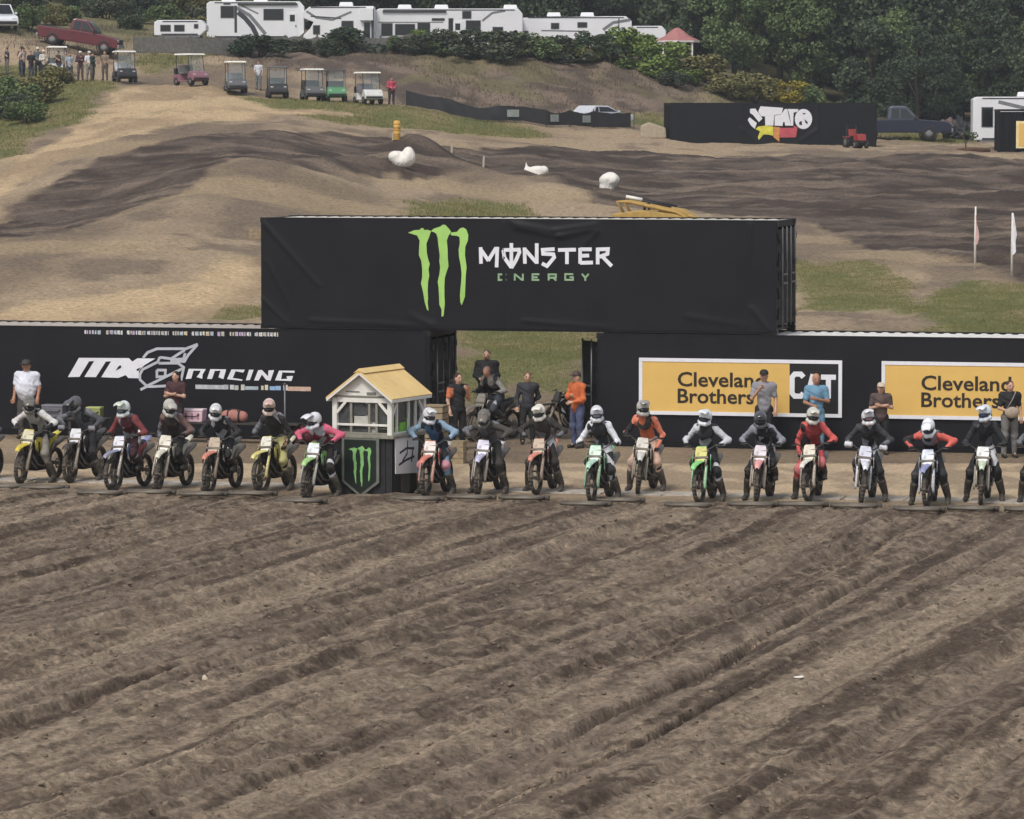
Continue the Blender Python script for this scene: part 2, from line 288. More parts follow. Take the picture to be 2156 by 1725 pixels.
def base_z(X, Y):
    X = np.asarray(X, float); Y = np.asarray(Y, float)
    a = np.clip((X+66)/6, 0, GZ.shape[1]-1.001); b = np.clip((Y-96)/6, 0, GZ.shape[0]-1.001)
    i = a.astype(int); j = b.astype(int); u = a-i; v = b-j
    u = u*.5+.5*u*u*(3-2*u); v = v*.5+.5*v*v*(3-2*v)
    return (GZ[j, i]*(1-u)+GZ[j, i+1]*u)*(1-v)+(GZ[j+1, i]*(1-u)+GZ[j+1, i+1]*u)*v
def inside(poly, X, Y):
    r = np.zeros(X.shape, bool); n = len(poly)
    for i in range(n):
        x0, y0 = poly[i]; x1, y1 = poly[(i+1) % n]
        if y0 == y1: continue
        c = ((y0 > Y) != (y1 > Y)) & (X < (x1-x0)*(Y-y0)/(y1-y0)+x0); r ^= c
    return r
def region(polys, X, Y, amp=1.2, seed=3, n=4):
    t = 0
    for i in range(n):
        wx = X+amp*fbm(X*.35, Y*.16, seed)+amp*.35*noise(X*1.7+i*9, Y*.9, seed+7+i); wy = Y+amp*2.5*fbm(X*.3+50, Y*.14, seed+3)+amp*.9*noise(X*1.5, Y*.8+i*7, seed+17+i)
        m = np.zeros(X.shape, bool)
        for p in polys: m |= inside(p, wx, wy)
        t = t+m
    return t/n
SC, SS = math.cos(R(14)), math.sin(R(14))
def st(X, Y):        # s along the riding direction (towards the camera side), t across it
    a = R(17); return X*math.sin(a)+Y*math.cos(a), X*math.cos(a)-Y*math.sin(a)
def gate_dist(X, Y): # metres in front (negative) or behind (positive) of the gate line
    return (X*SS+Y*SC)-83.75*SC
def lumps(X, Y, trk):
    far = np.clip((Y-104)/20, 0, 1)
    h = .35*fbm(X*.12, Y*.09, 21, 3)*far+.10*fbm(X*.5, Y*.4, 22, 3)*far+.03*fbm(X*2, Y*1.6, 23, 2)
    h = h+.10*fbm(X*1.1, Y*.8, 24, 3)*far*np.clip(1.5*noise(X*.1, Y*.07, 25)+.3, 0, 1)
    h = h+.07*np.abs(fbm(X*1.6, Y*1.1, 26, 3))*far+.025*noise(X*3.1, Y*2.3, 27)*far
    h = h+trk*(.13*fbm(X*.22+.1*Y, Y*1.3, 34, 3)+.16*fbm(X*.35+.2*Y, Y*.5, 31, 3)+.05*noise(X*1.8, Y*1.8, 33))
    return h
def mounds(X, Y):
    h = 0
    for mx, my, rx, ry, hh in MOUNDS: h = h+hh*np.exp(-((X-mx)/rx)**2-((Y-my)/ry)**2)
    return h
MOUNDS = [(-8.2, 187, 1.8, 2.2, .55), (-6.6, 190, 1.5, 2, .5), (-10.5, 184, 2, 2, .4), (-3, 200, 1.6, 2, .5), (.5, 201, 1.4, 1.6, .45), (2.6, 197, 1.5, 1.8, .5), (-13.5, 181, 2, 2.5, .35), (-9.5, 176, 4.5, 5, .9), (-5.2, 194, 3.2, 3.5, .7), (-1.5, 196, 3.5, 3, .6), (2.5, 192, 3, 4, .5), (-4.5, 210, 1.6, 2, .9),
          (-15, 141, 7, 8, .8), (-19, 150, 5, 6, .6), (9, 150, 8, 9, .3), (19, 152, 7, 5, .5), (-12, 160, 5, 5, .5)]
def ground_z(x, y):
    X = np.atleast_1d(np.asarray(x, float)); Y = np.atleast_1d(np.asarray(y, float))
    z = base_z(X, Y)+mounds(X, Y)*(Y > 104)
    z = np.where(Y < 104, 0, z); return z if z.size > 1 else float(z[0])

def graded(lo, hi, a, b, fine, grow=1.35):
    c = list(np.arange(a, b+1e-6, fine)); st_ = fine; x = a
    left = []
    while x > lo: st_ *= grow; x -= st_; left.append(x)
    st_ = fine; x = c[-1]
    while x < hi: st_ *= grow; x += st_; c.append(x)
    return np.array(left[::-1]+c)
def grid_mesh(name, X, Y, Z, m, attrs, smooth=True):
    ny, nx = X.shape
    me = bpy.data.meshes.new(name); me.vertices.add(nx*ny); me.vertices.foreach_set('co', np.stack([X, Y, Z], -1).reshape(-1).astype(np.float32))
    i = np.arange(nx*ny).reshape(ny, nx); q = np.stack([i[:-1, :-1], i[:-1, 1:], i[1:, 1:], i[1:, :-1]], -1).reshape(-1)
    nf = (nx-1)*(ny-1); me.loops.add(nf*4); me.loops.foreach_set('vertex_index', q.astype(np.int32))
    me.polygons.add(nf); me.polygons.foreach_set('loop_start', (np.arange(nf)*4).astype(np.int32))
    me.polygons.foreach_set('use_smooth', np.full(nf, smooth)); me.update(calc_edges=True); me.validate()
    for an, data in attrs.items():
        at = me.color_attributes.new(an, 'FLOAT_COLOR', 'POINT'); at.data.foreach_set('color', data.reshape(-1).astype(np.float32))
    me.materials.append(m); return me

def soil_material(name, sc, dist):
    """albedo comes from the 'soil' attribute (what the soil is made of, per place); grain and relief from noise"""
    m = bpy.data.materials.new(name); m.use_nodes = True; n = m.node_tree.nodes; l = m.node_tree.links; b = n['Principled BSDF']
    b.inputs['Roughness'].default_value = .93; b.inputs['Specular IOR Level'].default_value = .22
    geo = n.new('ShaderNodeNewGeometry')
    at = n.new('ShaderNodeAttribute'); at.attribute_name = 'soil'
    t = n.new('ShaderNodeTexNoise'); t.inputs['Scale'].default_value = sc; t.inputs['Detail'].default_value = 5; t.inputs['Roughness'].default_value = .8
    l.new(geo.outputs['Position'], t.inputs['Vector'])
    r = n.new('ShaderNodeMapRange'); r.inputs[1].default_value = .3; r.inputs[2].default_value = .7; r.inputs[3].default_value = .5; r.inputs[4].default_value = 1.5; l.new(t.outputs[0], r.inputs[0])
    x = n.new('ShaderNodeMix'); x.data_type = 'RGBA'; x.blend_type = 'MULTIPLY'; x.inputs[0].default_value = 1
    l.new(at.outputs['Color'], x.inputs[6]); l.new(r.outputs[0], x.inputs[7]); l.new(x.outputs[2], b.inputs['Base Color'])
    bp = n.new('ShaderNodeBump'); bp.inputs['Strength'].default_value = 1.0; bp.inputs['Distance'].default_value = dist
    l.new(t.outputs[0], bp.inputs['Height']); l.new(bp.outputs[0], b.inputs['Normal'])
    return m
def ss(v, a, b): v = np.clip((v-a)/(b-a), 0, 1); return v*v*(3-2*v)
def mixc(f, a, b):
    a = np.array(lin(a)) if isinstance(a, str) else a; b = np.array(lin(b)) if isinstance(b, str) else b
    return a+(b-a)*f[..., None]
def rgba(c): return np.concatenate([c, np.ones(c.shape[:2]+(1,))], -1)

# the ground: one sheet to the horizon, fine where the photo shows it
gx = graded(-900, 900, -46, 46, .34); gy = graded(-300, 1500, 90, 300, .34)
X, Y = np.meshgrid(gx, gy)
trk = region(TRACK, X, Y, 1.0, 3, 4); grs = region(GRASS, X, Y, 1.3, 40); rd = region(ROAD, X, Y, 1.0, 60); brn = region(BROWN, X, Y, 1.4, 80)
Z = np.where(Y < 104, 0, base_z(X, Y)+mounds(X, Y))+lumps(X, Y, trk)*np.clip((Y-100)/8, 0, 1)
Z += brn*(.5*np.abs(fbm(X*.45+Y*.1, Y*.18, 91, 4))-.2)
Z = np.where(Y < 91, -.7*np.clip((91-Y)/3, 0, 1), Z)
c = mixc(ss(fbm(X*.11, Y*.07, 200, 4), -.25, .25), '#a5927a', '#847461')
c = mixc(ss(fbm(X*.6, Y*.3, 210, 4), .05, .4)*.75, c, '#75675a')
c = mixc(ss(fbm(X*.05+9, Y*.16, 215, 4), .1, .4)*.6*(Y > 104), c, '#ab9779')
c = mixc(rd, c, mixc(ss(fbm(X*.4, Y*.15, 220, 3), -.2, .3), '#c2aa88', '#a48e72'))
bw = mixc(ss(fbm(X*.7, Y*.4, 230, 4), -.25, .25), '#7f6f62', '#5b4f47'); bw = mixc(ss(fbm(X*.2, Y*.12, 235, 4), .1, .35)*.6, bw, '#77704f')
c = mixc(brn, c, bw)
tk = mixc(ss(fbm(X*.5+Y*.15, Y*.3, 240, 4), -.3, .35), '#463c36', '#64574e'); tk = mixc(ss(fbm(X*.14+.08*Y, Y*.9, 245, 4), .08, .4)*.7, tk, '#857668'); tk = mixc(ss(fbm(X*.3, Y*1.6, 247, 3), .15, .45)*.6, tk, '#3f3631')
c = mixc(trk, c, tk)
gr = mixc(ss(fbm(X*.8, Y*.5, 250, 4), -.25, .25), '#7a7a50', '#636a42'); gr = mixc(ss(fbm(X*.45, Y*.25, 255, 4), -.2, .35)*.85, gr, '#8f8060')
c = mixc(grs*.9, c, gr)
hi_ = ss(Y, 262, 285)*ss(fbm(X*.12, Y*.08, 260, 4)+.35*(X < -16)+.5*(X > 12), -.15, .25); c = mixc(hi_*.85*(1-.85*brn), c, mixc(ss(fbm(X*.5, Y*.3, 265, 4), -.2, .2), '#6d6a48', '#4d5236'))
ground = link('ground', grid_mesh('ground', X, Y, Z, soil_material('hill_soil', 6, .07), {'soil': rgba(c)})); ground['kind'] = 'structure'
GROUND_ARR = (gx, gy, Z)
def gz(x, y):
    """height of the built ground surface"""
    x = float(x); y = float(y)
    if y < 91: return 0.
    i = min(max(np.searchsorted(gx, x)-1, 0), len(gx)-2); j = min(max(np.searchsorted(gy, y)-1, 0), len(gy)-2)
    u = (x-gx[i])/(gx[i+1]-gx[i]); v = (y-gy[j])/(gy[j+1]-gy[j])
    return float((Z0[j, i]*(1-u)+Z0[j, i+1]*u)*(1-v)+(Z0[j+1, i]*(1-u)+Z0[j+1, i+1]*u)*v)
Z0 = Z; TRK0, GRS0, BRN0 = trk, grs, brn

# the start straight: churned dirt with diagonal ruts
def rut_height(X, Y):
    s, t = st(X, Y)
    t = t+.55*fbm(s*.06, t*.12, 101, 2)+.12*noise(s*.35, t*.5, 102)
    a = fbm(t*.6, s*.035, 110, 2); b = fbm(t*1.7, s*.07, 120, 2); c = fbm(t*2.9, s*.05, 130, 2); e = noise(t*7.5, s*.2, 131)
    h = .08*a+.07*(-np.abs(b)*1.7+.35)+.10*c+.035*e
    grv = np.clip(1-np.abs(fbm(t*.85+3, s*.03, 140, 2))/.075, 0, 1); h -= .15*grv*np.clip(.5+noise(t*.6, s*.05, 141), 0, 1)
    g2 = np.clip(1-np.abs(fbm(t*2.1+31, s*.05, 142, 2))/.07, 0, 1); h -= .05*g2*np.clip(.6+noise(t*.9, s*.07, 143), 0, 1)
    cr = fbm(X*2.4, Y*1.7, 150, 4, .65); h += .024*cr*(1+noise(X*.3, Y*.2, 151))+.05*np.abs(fbm(X*4.2, Y*3, 160, 3, .65))+.02*np.abs(fbm(X*8, Y*6, 162, 2))
    return h
sx = np.arange(-17, 17.01, .055); sy = np.concatenate([np.arange(36, 60, .075), np.arange(60, 92.01, .095)])
X, Y = np.meshgrid(sx, sy)
gd = gate_dist(X, Y)
amp = np.clip((-gd-.25)/4.0, 0, 1)**.7
Zs = rut_height(X, Y)*amp+.012+.012*fbm(X*3, Y*3, 170, 3)*(gd < 3)
s_, t_ = st(X, Y)
wheelruts = np.clip(1-np.abs(fbm(t_*.9+11, s_*.02, 180, 2))/.06, 0, 1)*np.clip((-gd)/1.5, 0, 1)*np.clip((6+gd)/4, 0, 1)
Zs -= .05*wheelruts
jit = rng.uniform(-1, 1, X.shape)*np.clip(.55+.8*fbm(X*1.1, Y*.8, 195, 3), .1, 1.2)*(.35+.65*np.clip(-gd/3, 0, 1)); Zs += .017*jit
Zs += .08*np.exp(-((X+2.6)/1.3)**2-((Y-83.0)/.7)**2)          # dirt banked against the starter's tower
dry = np.clip((gd+1.2+.8*fbm(X*.6, Y*.6, 190, 3))/2, 0, 1)
Zs = np.where(Y > 91.5, -.05, Zs)
tw = t_+.55*fbm(s_*.06, t_*.12, 101, 2)+.1*noise(s_*.8, t_*1.2, 103)
c = mixc(ss(fbm(tw*1.1, s_*.05, 300, 3), -.3, .3), '#8f7f6d', '#75675a')
c = mixc(ss(fbm(tw*.5, s_*.035, 310, 4)+.2*noise(X*1.3, Y*.9, 311), .0, .4)*.6, c, '#5f5245')      # damp bands
c = mixc(ss(fbm(tw*2.9+5, s_*.05, 320, 3)+.15*fbm(X*3, Y*2, 321, 2), .0, .3)*.88, c, '#493d34')
c = mixc(ss(fbm(tw*6, s_*.1, 325, 2), .05, .4)*.6, c, '#574a40')
c = mixc(ss(fbm(tw*4.1+9, s_*.06, 326, 2), .1, .4)*.4, c, '#968674')
c = mixc(ss(fbm(X*1.6, Y*1.1, 330, 4, .65), .15, .45)*.45, c, '#63564b')
c = mixc(ss(fbm(X*3.1, Y*2.2, 340, 3, .7)+.5*fbm(tw*2.2, s_*.08, 341, 2), .15, .5)*.5, c, '#9d8d7a')   # dry crumbs
spk = fbm(X*4.6, Y*3.0, 360, 3, .75)+.35*fbm(tw*3, s_*.1, 361, 2)
c = mixc(ss(spk, .1, .42)*.5, c, '#463b32'); c = mixc(ss(-spk, .2, .5)*.25, c, '#9f907d')
c = c*(1+.16*rng.uniform(-1, 1, X.shape)+.10*np.clip(jit, -1, 1))[..., None]
c = mixc(dry, c, mixc(ss(fbm(X*1.3, Y*.7, 350, 4), -.25, .3), '#bda88c', '#9c8a74'))
straight = link('start_straight', grid_mesh('start_straight', X, Y, Zs, soil_material('churned_dirt', 13, .025), {'soil': rgba(c)}, False)); straight['kind'] = 'structure'
def sz(x, y):
    if y > 91.4: return gz(x, y)
    i = min(max(np.searchsorted(sx, x)-1, 0), len(sx)-2); j = min(max(np.searchsorted(sy, y)-1, 0), len(sy)-2); return float(Zs[j, i])
CLAWS=[ [(-2.47,4.85),(-2.32,4.91),(-2.19,4.92),(-2.15,4.96),(-2.1,4.96),(-2.09,4.92),(-1.99,4.92),(-1.92,4.89),(-1.96,4.77),(-2.03,4.6),(-2.02,4.39),(-1.99,4.25),(-1.95,4.14),(-1.98,4.01),(-1.96,3.87),(-1.99,3.72),(-2.0,3.53),(-1.99,3.34),(-2.0,3.25),(-1.98,3.05),(-2.02,3.09),(-2.07,3.25),(-2.11,3.49),(-2.16,3.69),(-2.13,3.82),(-2.13,4.01),(-2.15,4.2),(-2.21,4.34),(-2.2,4.53),(-2.19,4.67),(-2.25,4.79)],
[(-1.92,4.89),(-1.85,4.95),(-1.69,5.0),(-1.65,5.04),(-1.58,5.04),(-1.49,4.95),(-1.44,4.88),(-1.5,4.79),(-1.54,4.68),(-1.52,4.46),(-1.52,4.32),(-1.5,4.09),(-1.55,3.95),(-1.59,3.82),(-1.6,3.63),(-1.6,3.4),(-1.59,3.23),(-1.62,2.94),(-1.67,2.92),(-1.67,3.09),(-1.72,3.2),(-1.73,3.44),(-1.74,3.61),(-1.76,3.73),(-1.72,3.89),(-1.7,4.06),(-1.72,4.2),(-1.71,4.34),(-1.75,4.63),(-1.76,4.74),(-1.79,4.83),(-1.85,4.87)],
[(-1.45,4.86),(-1.3,4.88),(-1.23,4.96),(-1.15,4.98),(-1.08,4.94),(-1.03,4.81),(-1.04,4.68),(-1.1,4.54),(-1.11,4.35),(-1.09,4.21),(-1.07,4.07),(-1.09,3.88),(-1.1,3.64),(-1.11,3.4),(-1.14,3.31),(-1.19,3.19),(-1.22,3.26),(-1.23,3.42),(-1.22,3.54),(-1.2,3.73),(-1.19,3.92),(-1.21,4.11),(-1.25,4.3),(-1.26,4.47),(-1.23,4.63),(-1.24,4.76),(-1.31,4.79),(-1.44,4.8)] ]
MON=[ [(-0.73,4.15),(-0.74,4.53)],
[(-0.75,4.5),(-0.55,4.22)],
[(-0.56,4.22),(-0.37,4.52)],
[(-0.34,4.54),(-0.36,4.07)],
[(-0.21,4.47),(0.17,4.48),(0.18,4.42),(0.1,4.24),(-0.01,4.06)],
[(-0.01,4.07),(-0.17,4.29),(-0.2,4.47)],
[(-0.01,4.63),(-0.01,4.05)],
[(0.31,4.16),(0.3,4.53)],
[(0.3,4.5),(0.58,4.19)],
[(0.59,4.63),(0.59,4.16)],
[(1.01,4.5),(0.73,4.48),(0.74,4.39),(0.98,4.38),(1.0,4.31),(0.83,4.11),(0.71,4.17)],
[(1.09,4.48),(1.51,4.49)],
[(1.3,4.49),(1.3,4.16)],
[(1.61,4.53),(1.61,4.17)],
[(1.61,4.5),(1.88,4.5)],
[(1.61,4.35),(1.82,4.36)],
[(1.61,4.19),(1.91,4.2)],
[(2.02,4.54),(2.02,4.16)],
[(2.0,4.5),(2.26,4.51),(2.25,4.4),(2.06,4.33)],
[(2.11,4.36),(2.35,4.12)] ]
ENG=[ [(-0.13,3.91),(-0.31,3.91),(-0.31,3.78),(-0.13,3.79)],
[(0.07,3.77),(0.07,3.93)],
[(0.07,3.92),(0.25,3.78)],
[(0.26,3.93),(0.26,3.77)],
[(0.65,3.92),(0.49,3.92),(0.49,3.79),(0.65,3.79)],
[(0.49,3.85),(0.61,3.85)],
[(0.87,3.78),(0.87,3.92),(1.04,3.92),(1.04,3.85),(0.89,3.84)],
[(0.98,3.84),(1.05,3.78)],
[(1.45,3.93),(1.26,3.93),(1.26,3.8),(1.44,3.8),(1.44,3.86),(1.36,3.86)],
[(1.65,3.94),(1.73,3.85),(1.81,3.94)],
[(1.73,3.85),(1.73,3.78)] ]
MXB=[ [(-10.8,1.39),(-10.52,1.85),(-9.28,1.86),(-9.19,1.78),(-9.06,1.86),(-8.62,1.86),(-8.89,1.7),(-8.99,1.61),(-9.03,1.55),(-9.03,1.39),(-9.29,1.39),(-9.36,1.46),(-9.54,1.39),(-9.97,1.4),(-9.72,1.78),(-9.85,1.77),(-10.1,1.4),(-10.39,1.4),(-10.14,1.78),(-10.27,1.77),(-10.51,1.4)] ]
MXH=[ [(-9.61,1.56),(-9.53,1.67),(-9.48,1.69),(-9.46,1.65),(-9.49,1.62)] , [(-9.09,1.6),(-8.98,1.65),(-9.03,1.57),(-9.07,1.56)] ]
HEL=[ [(-8.92,1.87),(-8.81,2.0),(-8.58,2.09),(-7.89,2.1)],
[(-7.92,2.08),(-7.57,2.21)],
[(-7.58,2.2),(-7.81,1.95),(-7.9,1.8),(-8.25,1.81)],
[(-7.89,2.07),(-8.23,1.86),(-8.5,1.89)],
[(-8.23,1.84),(-7.92,1.86),(-7.88,2.0)],
[(-8.5,1.9),(-8.56,1.78),(-8.93,1.6),(-9.0,1.48),(-9.0,1.36),(-8.84,1.22)],
[(-8.54,1.75),(-8.06,1.76),(-7.92,1.66),(-7.99,1.35)],
[(-7.94,1.64),(-8.83,1.21)],
[(-8.99,1.12),(-8.83,1.2),(-8.71,1.2),(-8.18,1.23)],
[(-8.58,1.59),(-8.37,1.59),(-8.38,1.44),(-8.58,1.43),(-8.58,1.59)] ]
RAC=[ [(-7.88,1.39),(-7.8,1.63),(-7.67,1.63),(-7.74,1.4)],
[(-7.67,1.63),(-7.38,1.63),(-7.46,1.5),(-7.47,1.4),(-7.61,1.44),(-7.54,1.52),(-7.51,1.59),(-7.69,1.59)],
[(-7.35,1.4),(-7.27,1.63),(-6.88,1.63),(-6.95,1.4),(-7.07,1.44),(-7.02,1.6),(-7.16,1.59),(-7.23,1.4)],
[(-6.86,1.4),(-6.75,1.63),(-6.42,1.63),(-6.46,1.56),(-6.65,1.59),(-6.72,1.43),(-6.48,1.4),(-6.49,1.37)],
[(-6.4,1.38),(-6.32,1.63),(-6.21,1.63),(-6.3,1.39)],
[(-6.2,1.38),(-6.1,1.62),(-6.01,1.63),(-5.86,1.48),(-5.85,1.62),(-5.71,1.63),(-5.8,1.38),(-5.9,1.39),(-6.01,1.52),(-6.09,1.38)],
[(-5.69,1.39),(-5.59,1.62),(-5.21,1.62),(-5.22,1.57),(-5.51,1.58),(-5.54,1.42),(-5.39,1.43),(-5.41,1.49),(-5.25,1.5),(-5.29,1.38)] ]
UBL=[ [(-7.64,1.26),(-6.95,1.16)],[(-6.95,1.27),(-6.83,1.16)],[(-6.79,1.27),(-6.69,1.16)],[(-6.68,1.26),(-6.58,1.15)],[(-6.52,1.28),(-6.43,1.15)],[(-6.42,1.24),(-6.1,1.16)],[(-6.03,1.26),(-5.97,1.16)],[(-5.94,1.28),(-5.86,1.16)],[(-5.82,1.25),(-5.69,1.16)],[(-5.68,1.26),(-5.55,1.16)],[(-5.49,1.29),(-5.38,1.16)],[(-5.38,1.25),(-4.82,1.15)] ]
TOPL=[ [(-10.38,2.51),(-9.93,2.41)],[(-9.84,2.51),(-9.43,2.41)],[(-9.32,2.51),(-8.86,2.41)],[(-8.82,2.51),(-8.29,2.41)],[(-8.19,2.51),(-7.82,2.41)],[(-7.72,2.51),(-7.17,2.41)],[(-7.09,2.51),(-6.88,2.4)],[(-6.79,2.51),(-6.27,2.41)],[(-6.18,2.51),(-5.61,2.41)] ]

# ---------------------------------------------------------------- stacked shipping containers with banners
YAW = R(14); RE = Vector((math.cos(YAW), -math.sin(YAW), 0)); RN = Vector((math.sin(YAW), math.cos(YAW), 0)); RO = Vector((0, 97, 0))
def row(u, v, z=0): return RO+RE*u+RN*v+Vector((0, 0, z))
m_black = mat('black_paint', '#131317', .6, var=.25, scale=1.2, dirt=.06, dirtcol='#3d3a38', spec=.25)
m_blackm = mat('black_steel', '#18181a', .5, .3, var=.25, scale=5, dirt=.1)
m_bar = mat('dull_bar_steel', '#6a6a6c', .45, .6)
m_vinyl = mat('black_vinyl', '#15151a', .62, var=.3, scale=.9, bump=.08, bscale=5, spec=.28)
m_roofw = mat('white_roof', '#e4e2de', .6, dirt=.1, dirtcol='#9a9186'); m_roofg = mat('dusty_roof', '#b9b0a8', .7, dirt=.25, dirtcol='#8d8378'); m_roofc = mat('pale_roof', '#d2cfc6', .7, dirt=.2, dirtcol='#9b9388')
m_white = mat('white_print', '#e6e7ee', .6, var=.06); m_grey_print = mat('grey_print', '#b9bcc4', .6, var=.1)
m_green = mat('claw_green', '#a3d06f', .6, var=.1, scale=2); m_green2 = mat('energy_green', '#8fae8a', .6, var=.15)
CL, CW, CH = 12.19, 2.44, 2.59
def corr(mb, L, H, fn, n=42, amp=.036):
    vs = []; fs = []
    pr = []
    for i in range(n):
        for a, d in ((0, 0), (.28, 0), (.5, 1), (.78, 1)): pr.append(((i+a)*L/n, d*amp))
    pr.append((L, 0))
    for x, d in pr: vs += [fn(x, d, 0), fn(x, d, H)]
    for i in range(len(pr)-1): fs.append((2*i, 2*i+2, 2*i+3, 2*i+1))
    mb.add(vs, fs)
def container(name, u0, z0, label, roofm, group, end_side=1, pos=None, rz=None, ajar=0, L=CL):
    t = empty(name, row(u0, 0, z0) if pos is None else pos, -YAW if rz is None else rz); tag(t, label, 'container', group)
    mb = MB(); corr(mb, L-.3, CH-.3, lambda x, d, z: (x+.15, .03+d, z+.15)); mb.build('front_panel', m_black, t)
    mb = MB(); corr(mb, L-.3, CH-.3, lambda x, d, z: (x+.15, CW-.03-d, z+.15)); mb.build('rear_panel', m_black, t)
    mb = MB(); corr(mb, L-.2, CW-.12, lambda x, d, z: (x+.1, z+.06, CH-.045+d*.6)); mb.build('roof', roofm, t)
    e = 0 if end_side > 0 else L
    mb = MB(); corr(mb, CW-.2, CH-.3, lambda x, d, z: (e+(.03+d if end_side > 0 else -.03-d), x+.1, z+.15), 8); mb.build('end_panel', m_black, t)
    for y in (.04, CW-.04):
        for z in (.07, CH-.06): MB().box((L/2, y, z), (L-.36, .08, .12)).build('rail', m_black, t)
    MB().box((L/2, CW/2, .09), (L-.2, CW-.2, .06)).build('floor_pan', m_blackm, t)
    for x in (.08, L-.08):
        for y in (.08, CW-.08): MB().box((x, y, CH/2), (.155, .155, CH-.24)).build('corner_post', m_black, t, .012)
        for y in (.09, CW-.09):
            for z in (.06, CH-.06): MB().box((x, y, z), (.19, .17, .118)).build('corner_casting', m_blackm, t, .01)
        MB().box((x, CW/2, CH-.09), (.13, CW-.34, .14)).build('header', m_black, t)
    de = L if end_side > 0 else 0; sg = end_side
    for k, y0 in enumerate((.16, CW/2+.006)):
        dw = CW/2-.17
        d = MB(); d.box((0, dw/2, (CH-.42)/2), (.045, dw, CH-.42))
        for i in range(5): d.box((sg*.035, dw/2, .28+i*.42), (.03, dw-.16, .2))
        dl = d.build('door', m_black, t, .008); dl.location = (de-sg*.03, y0, .2)
        if ajar and k == 0: dl.rotation_euler = (0, 0, ajar)
        for b in (.28, .8):
            bar = MB().tube([(sg*.085, dw*b, -.04), (sg*.085, dw*b, CH-.36)], .02, 8).build('locking_bar', m_bar, dl)
        for zz in (.95, 1.15): MB().box((sg*.1, dw*.55, zz), (.03, dw*.5, .04)).build('handle', m_bar, dl)
        for zz in (.2, .8, 1.4, 2.0): MB().box((sg*.05, .02 if k == 0 else dw-.02, zz), (.06, .07, .12)).build('hinge', m_blackm, dl)
    return t
GC = 'black containers stacked behind the start gate'
container('shipping_container', -1.953-CL, 0, 'black lower container behind the bikes left of the gap, carrying the racing banner', m_roofg, GC)
container('shipping_container', 2.0, 0, 'black lower container right of the gap with white roof and yellow signs', m_roofw, GC, end_side=-1, ajar=R(35))
container('shipping_container', -6.03, CH+.006, 'black container stacked across the two lower ones, bridging the gap', m_roofc, GC)

def folds(lines):
    def f(u, z):
        d = 0.
        for (u0, z0, u1, z1, wd, am) in lines:
            dx, dz = u1-u0, z1-z0; L2 = dx*dx+dz*dz; t = np.clip(((u-u0)*dx+(z-z0)*dz)/L2, 0, 1)
            q = np.hypot(u-u0-t*dx, z-z0-t*dz); d = d+am*np.exp(-(q/wd)**2)*(1-.5*t)
        return d
    return f
def banner(name, u0, u1, z0, z1, lines, label, m=None, off=.012, frame=None, seed=1, nx=260):
    """hanging fabric with real folds; frame maps (u, out, z) to the world"""
    fr = frame or (lambda u, o, z: row(u, -o, z))
    ff = folds(lines)
    U, Zz = np.meshgrid(np.linspace(u0, u1, nx), np.linspace(z0, z1, 60))
    D = off+ff(U, Zz)+.006*fbm(U*1.3, Zz*.8, seed, 3)+.004*noise(U*4, Zz*1.1, seed+4)
    D = np.maximum(D, .006)
    vs = [tuple(fr(a, b, c)) for a, b, c in zip(U.ravel(), D.ravel(), Zz.ravel())]
    ny = 60; fs = [(j*nx+i, j*nx+i+1, (j+1)*nx+i+1, (j+1)*nx+i) for j in range(ny-1) for i in range(nx-1)]
    mb = MB(); mb.add(vs, fs, 0, True); o = mb.build(name, m or m_vinyl); tag(o, label, 'banner')
    def disp(u, z): return float(max(.006, off+ff(np.array(u), np.array(z))+.006*fbm(np.array(u)*1.3, np.array(z)*.8, seed, 3)+.004*noise(np.array(u)*4, np.array(z)*1.1, seed+4)))
    return o, fr, disp
def printed(name, polys, m, parent, fr, disp, lift=.006, sub=2):
    """flat print that follows the fabric"""
    mb = bmesh.new()
    for i, p in enumerate(polys):
        vs = [mb.verts.new((a, 0, b)) for a, b in p]
        for t in tessellate_polygon([[Vector((a, b, 0)) for a, b in p]]):
            try: mb.faces.new([vs[j] for j in t])
            except ValueError: pass
    for _ in range(sub): bmesh.ops.subdivide_edges(mb, edges=[e for e in mb.edges if e.calc_length() > .16], cuts=1); bmesh.ops.triangulate(mb, faces=mb.faces[:])
    bmesh.ops.recalc_face_normals(mb, faces=mb.faces[:])
    for v in mb.verts:
        u, z = v.co.x, v.co.z; v.co = fr(u, (disp(u, z) if disp else .01)+lift, z)
    me = bpy.data.meshes.new(name); mb.to_mesh(me); mb.free(); me.materials.append(m); return link(name, me, parent)
def stroke(pts, wd):
    """outline polygons of a thick polyline, one per segment, mitred"""
    out = []; n = len(pts); off = []
    for i in range(n):
        a = Vector(pts[max(i-1, 0)]); b = Vector(pts[i]); c = Vector(pts[min(i+1, n-1)])
        d0 = (b-a).normalized() if i > 0 else (c-b).normalized(); d1 = (c-b).normalized() if i < n-1 else d0
        nn = Vector((-d0.y-d1.y, d0.x+d1.x)); nn.normalize(); k = wd/2/max(.5, nn.dot(Vector((-d0.y, d0.x)))); off.append((b+nn*k, b-nn*k))
    for i in range(n-1): out.append([tuple(off[i][0]), tuple(off[i+1][0]), tuple(off[i+1][1]), tuple(off[i][1])])
    return out
def letters(name, strokes, wd, m, parent, fr, disp, lift=.006):
    ps = []
    mb = MB()
    for i, s in enumerate(strokes):
        for q in stroke(s, wd): mb.add([fr(a, disp(a, b)+lift+.0012*(i % 6), b) for a, b in q], [(0, 1, 2, 3)])
    return mb.build(name, m, parent)

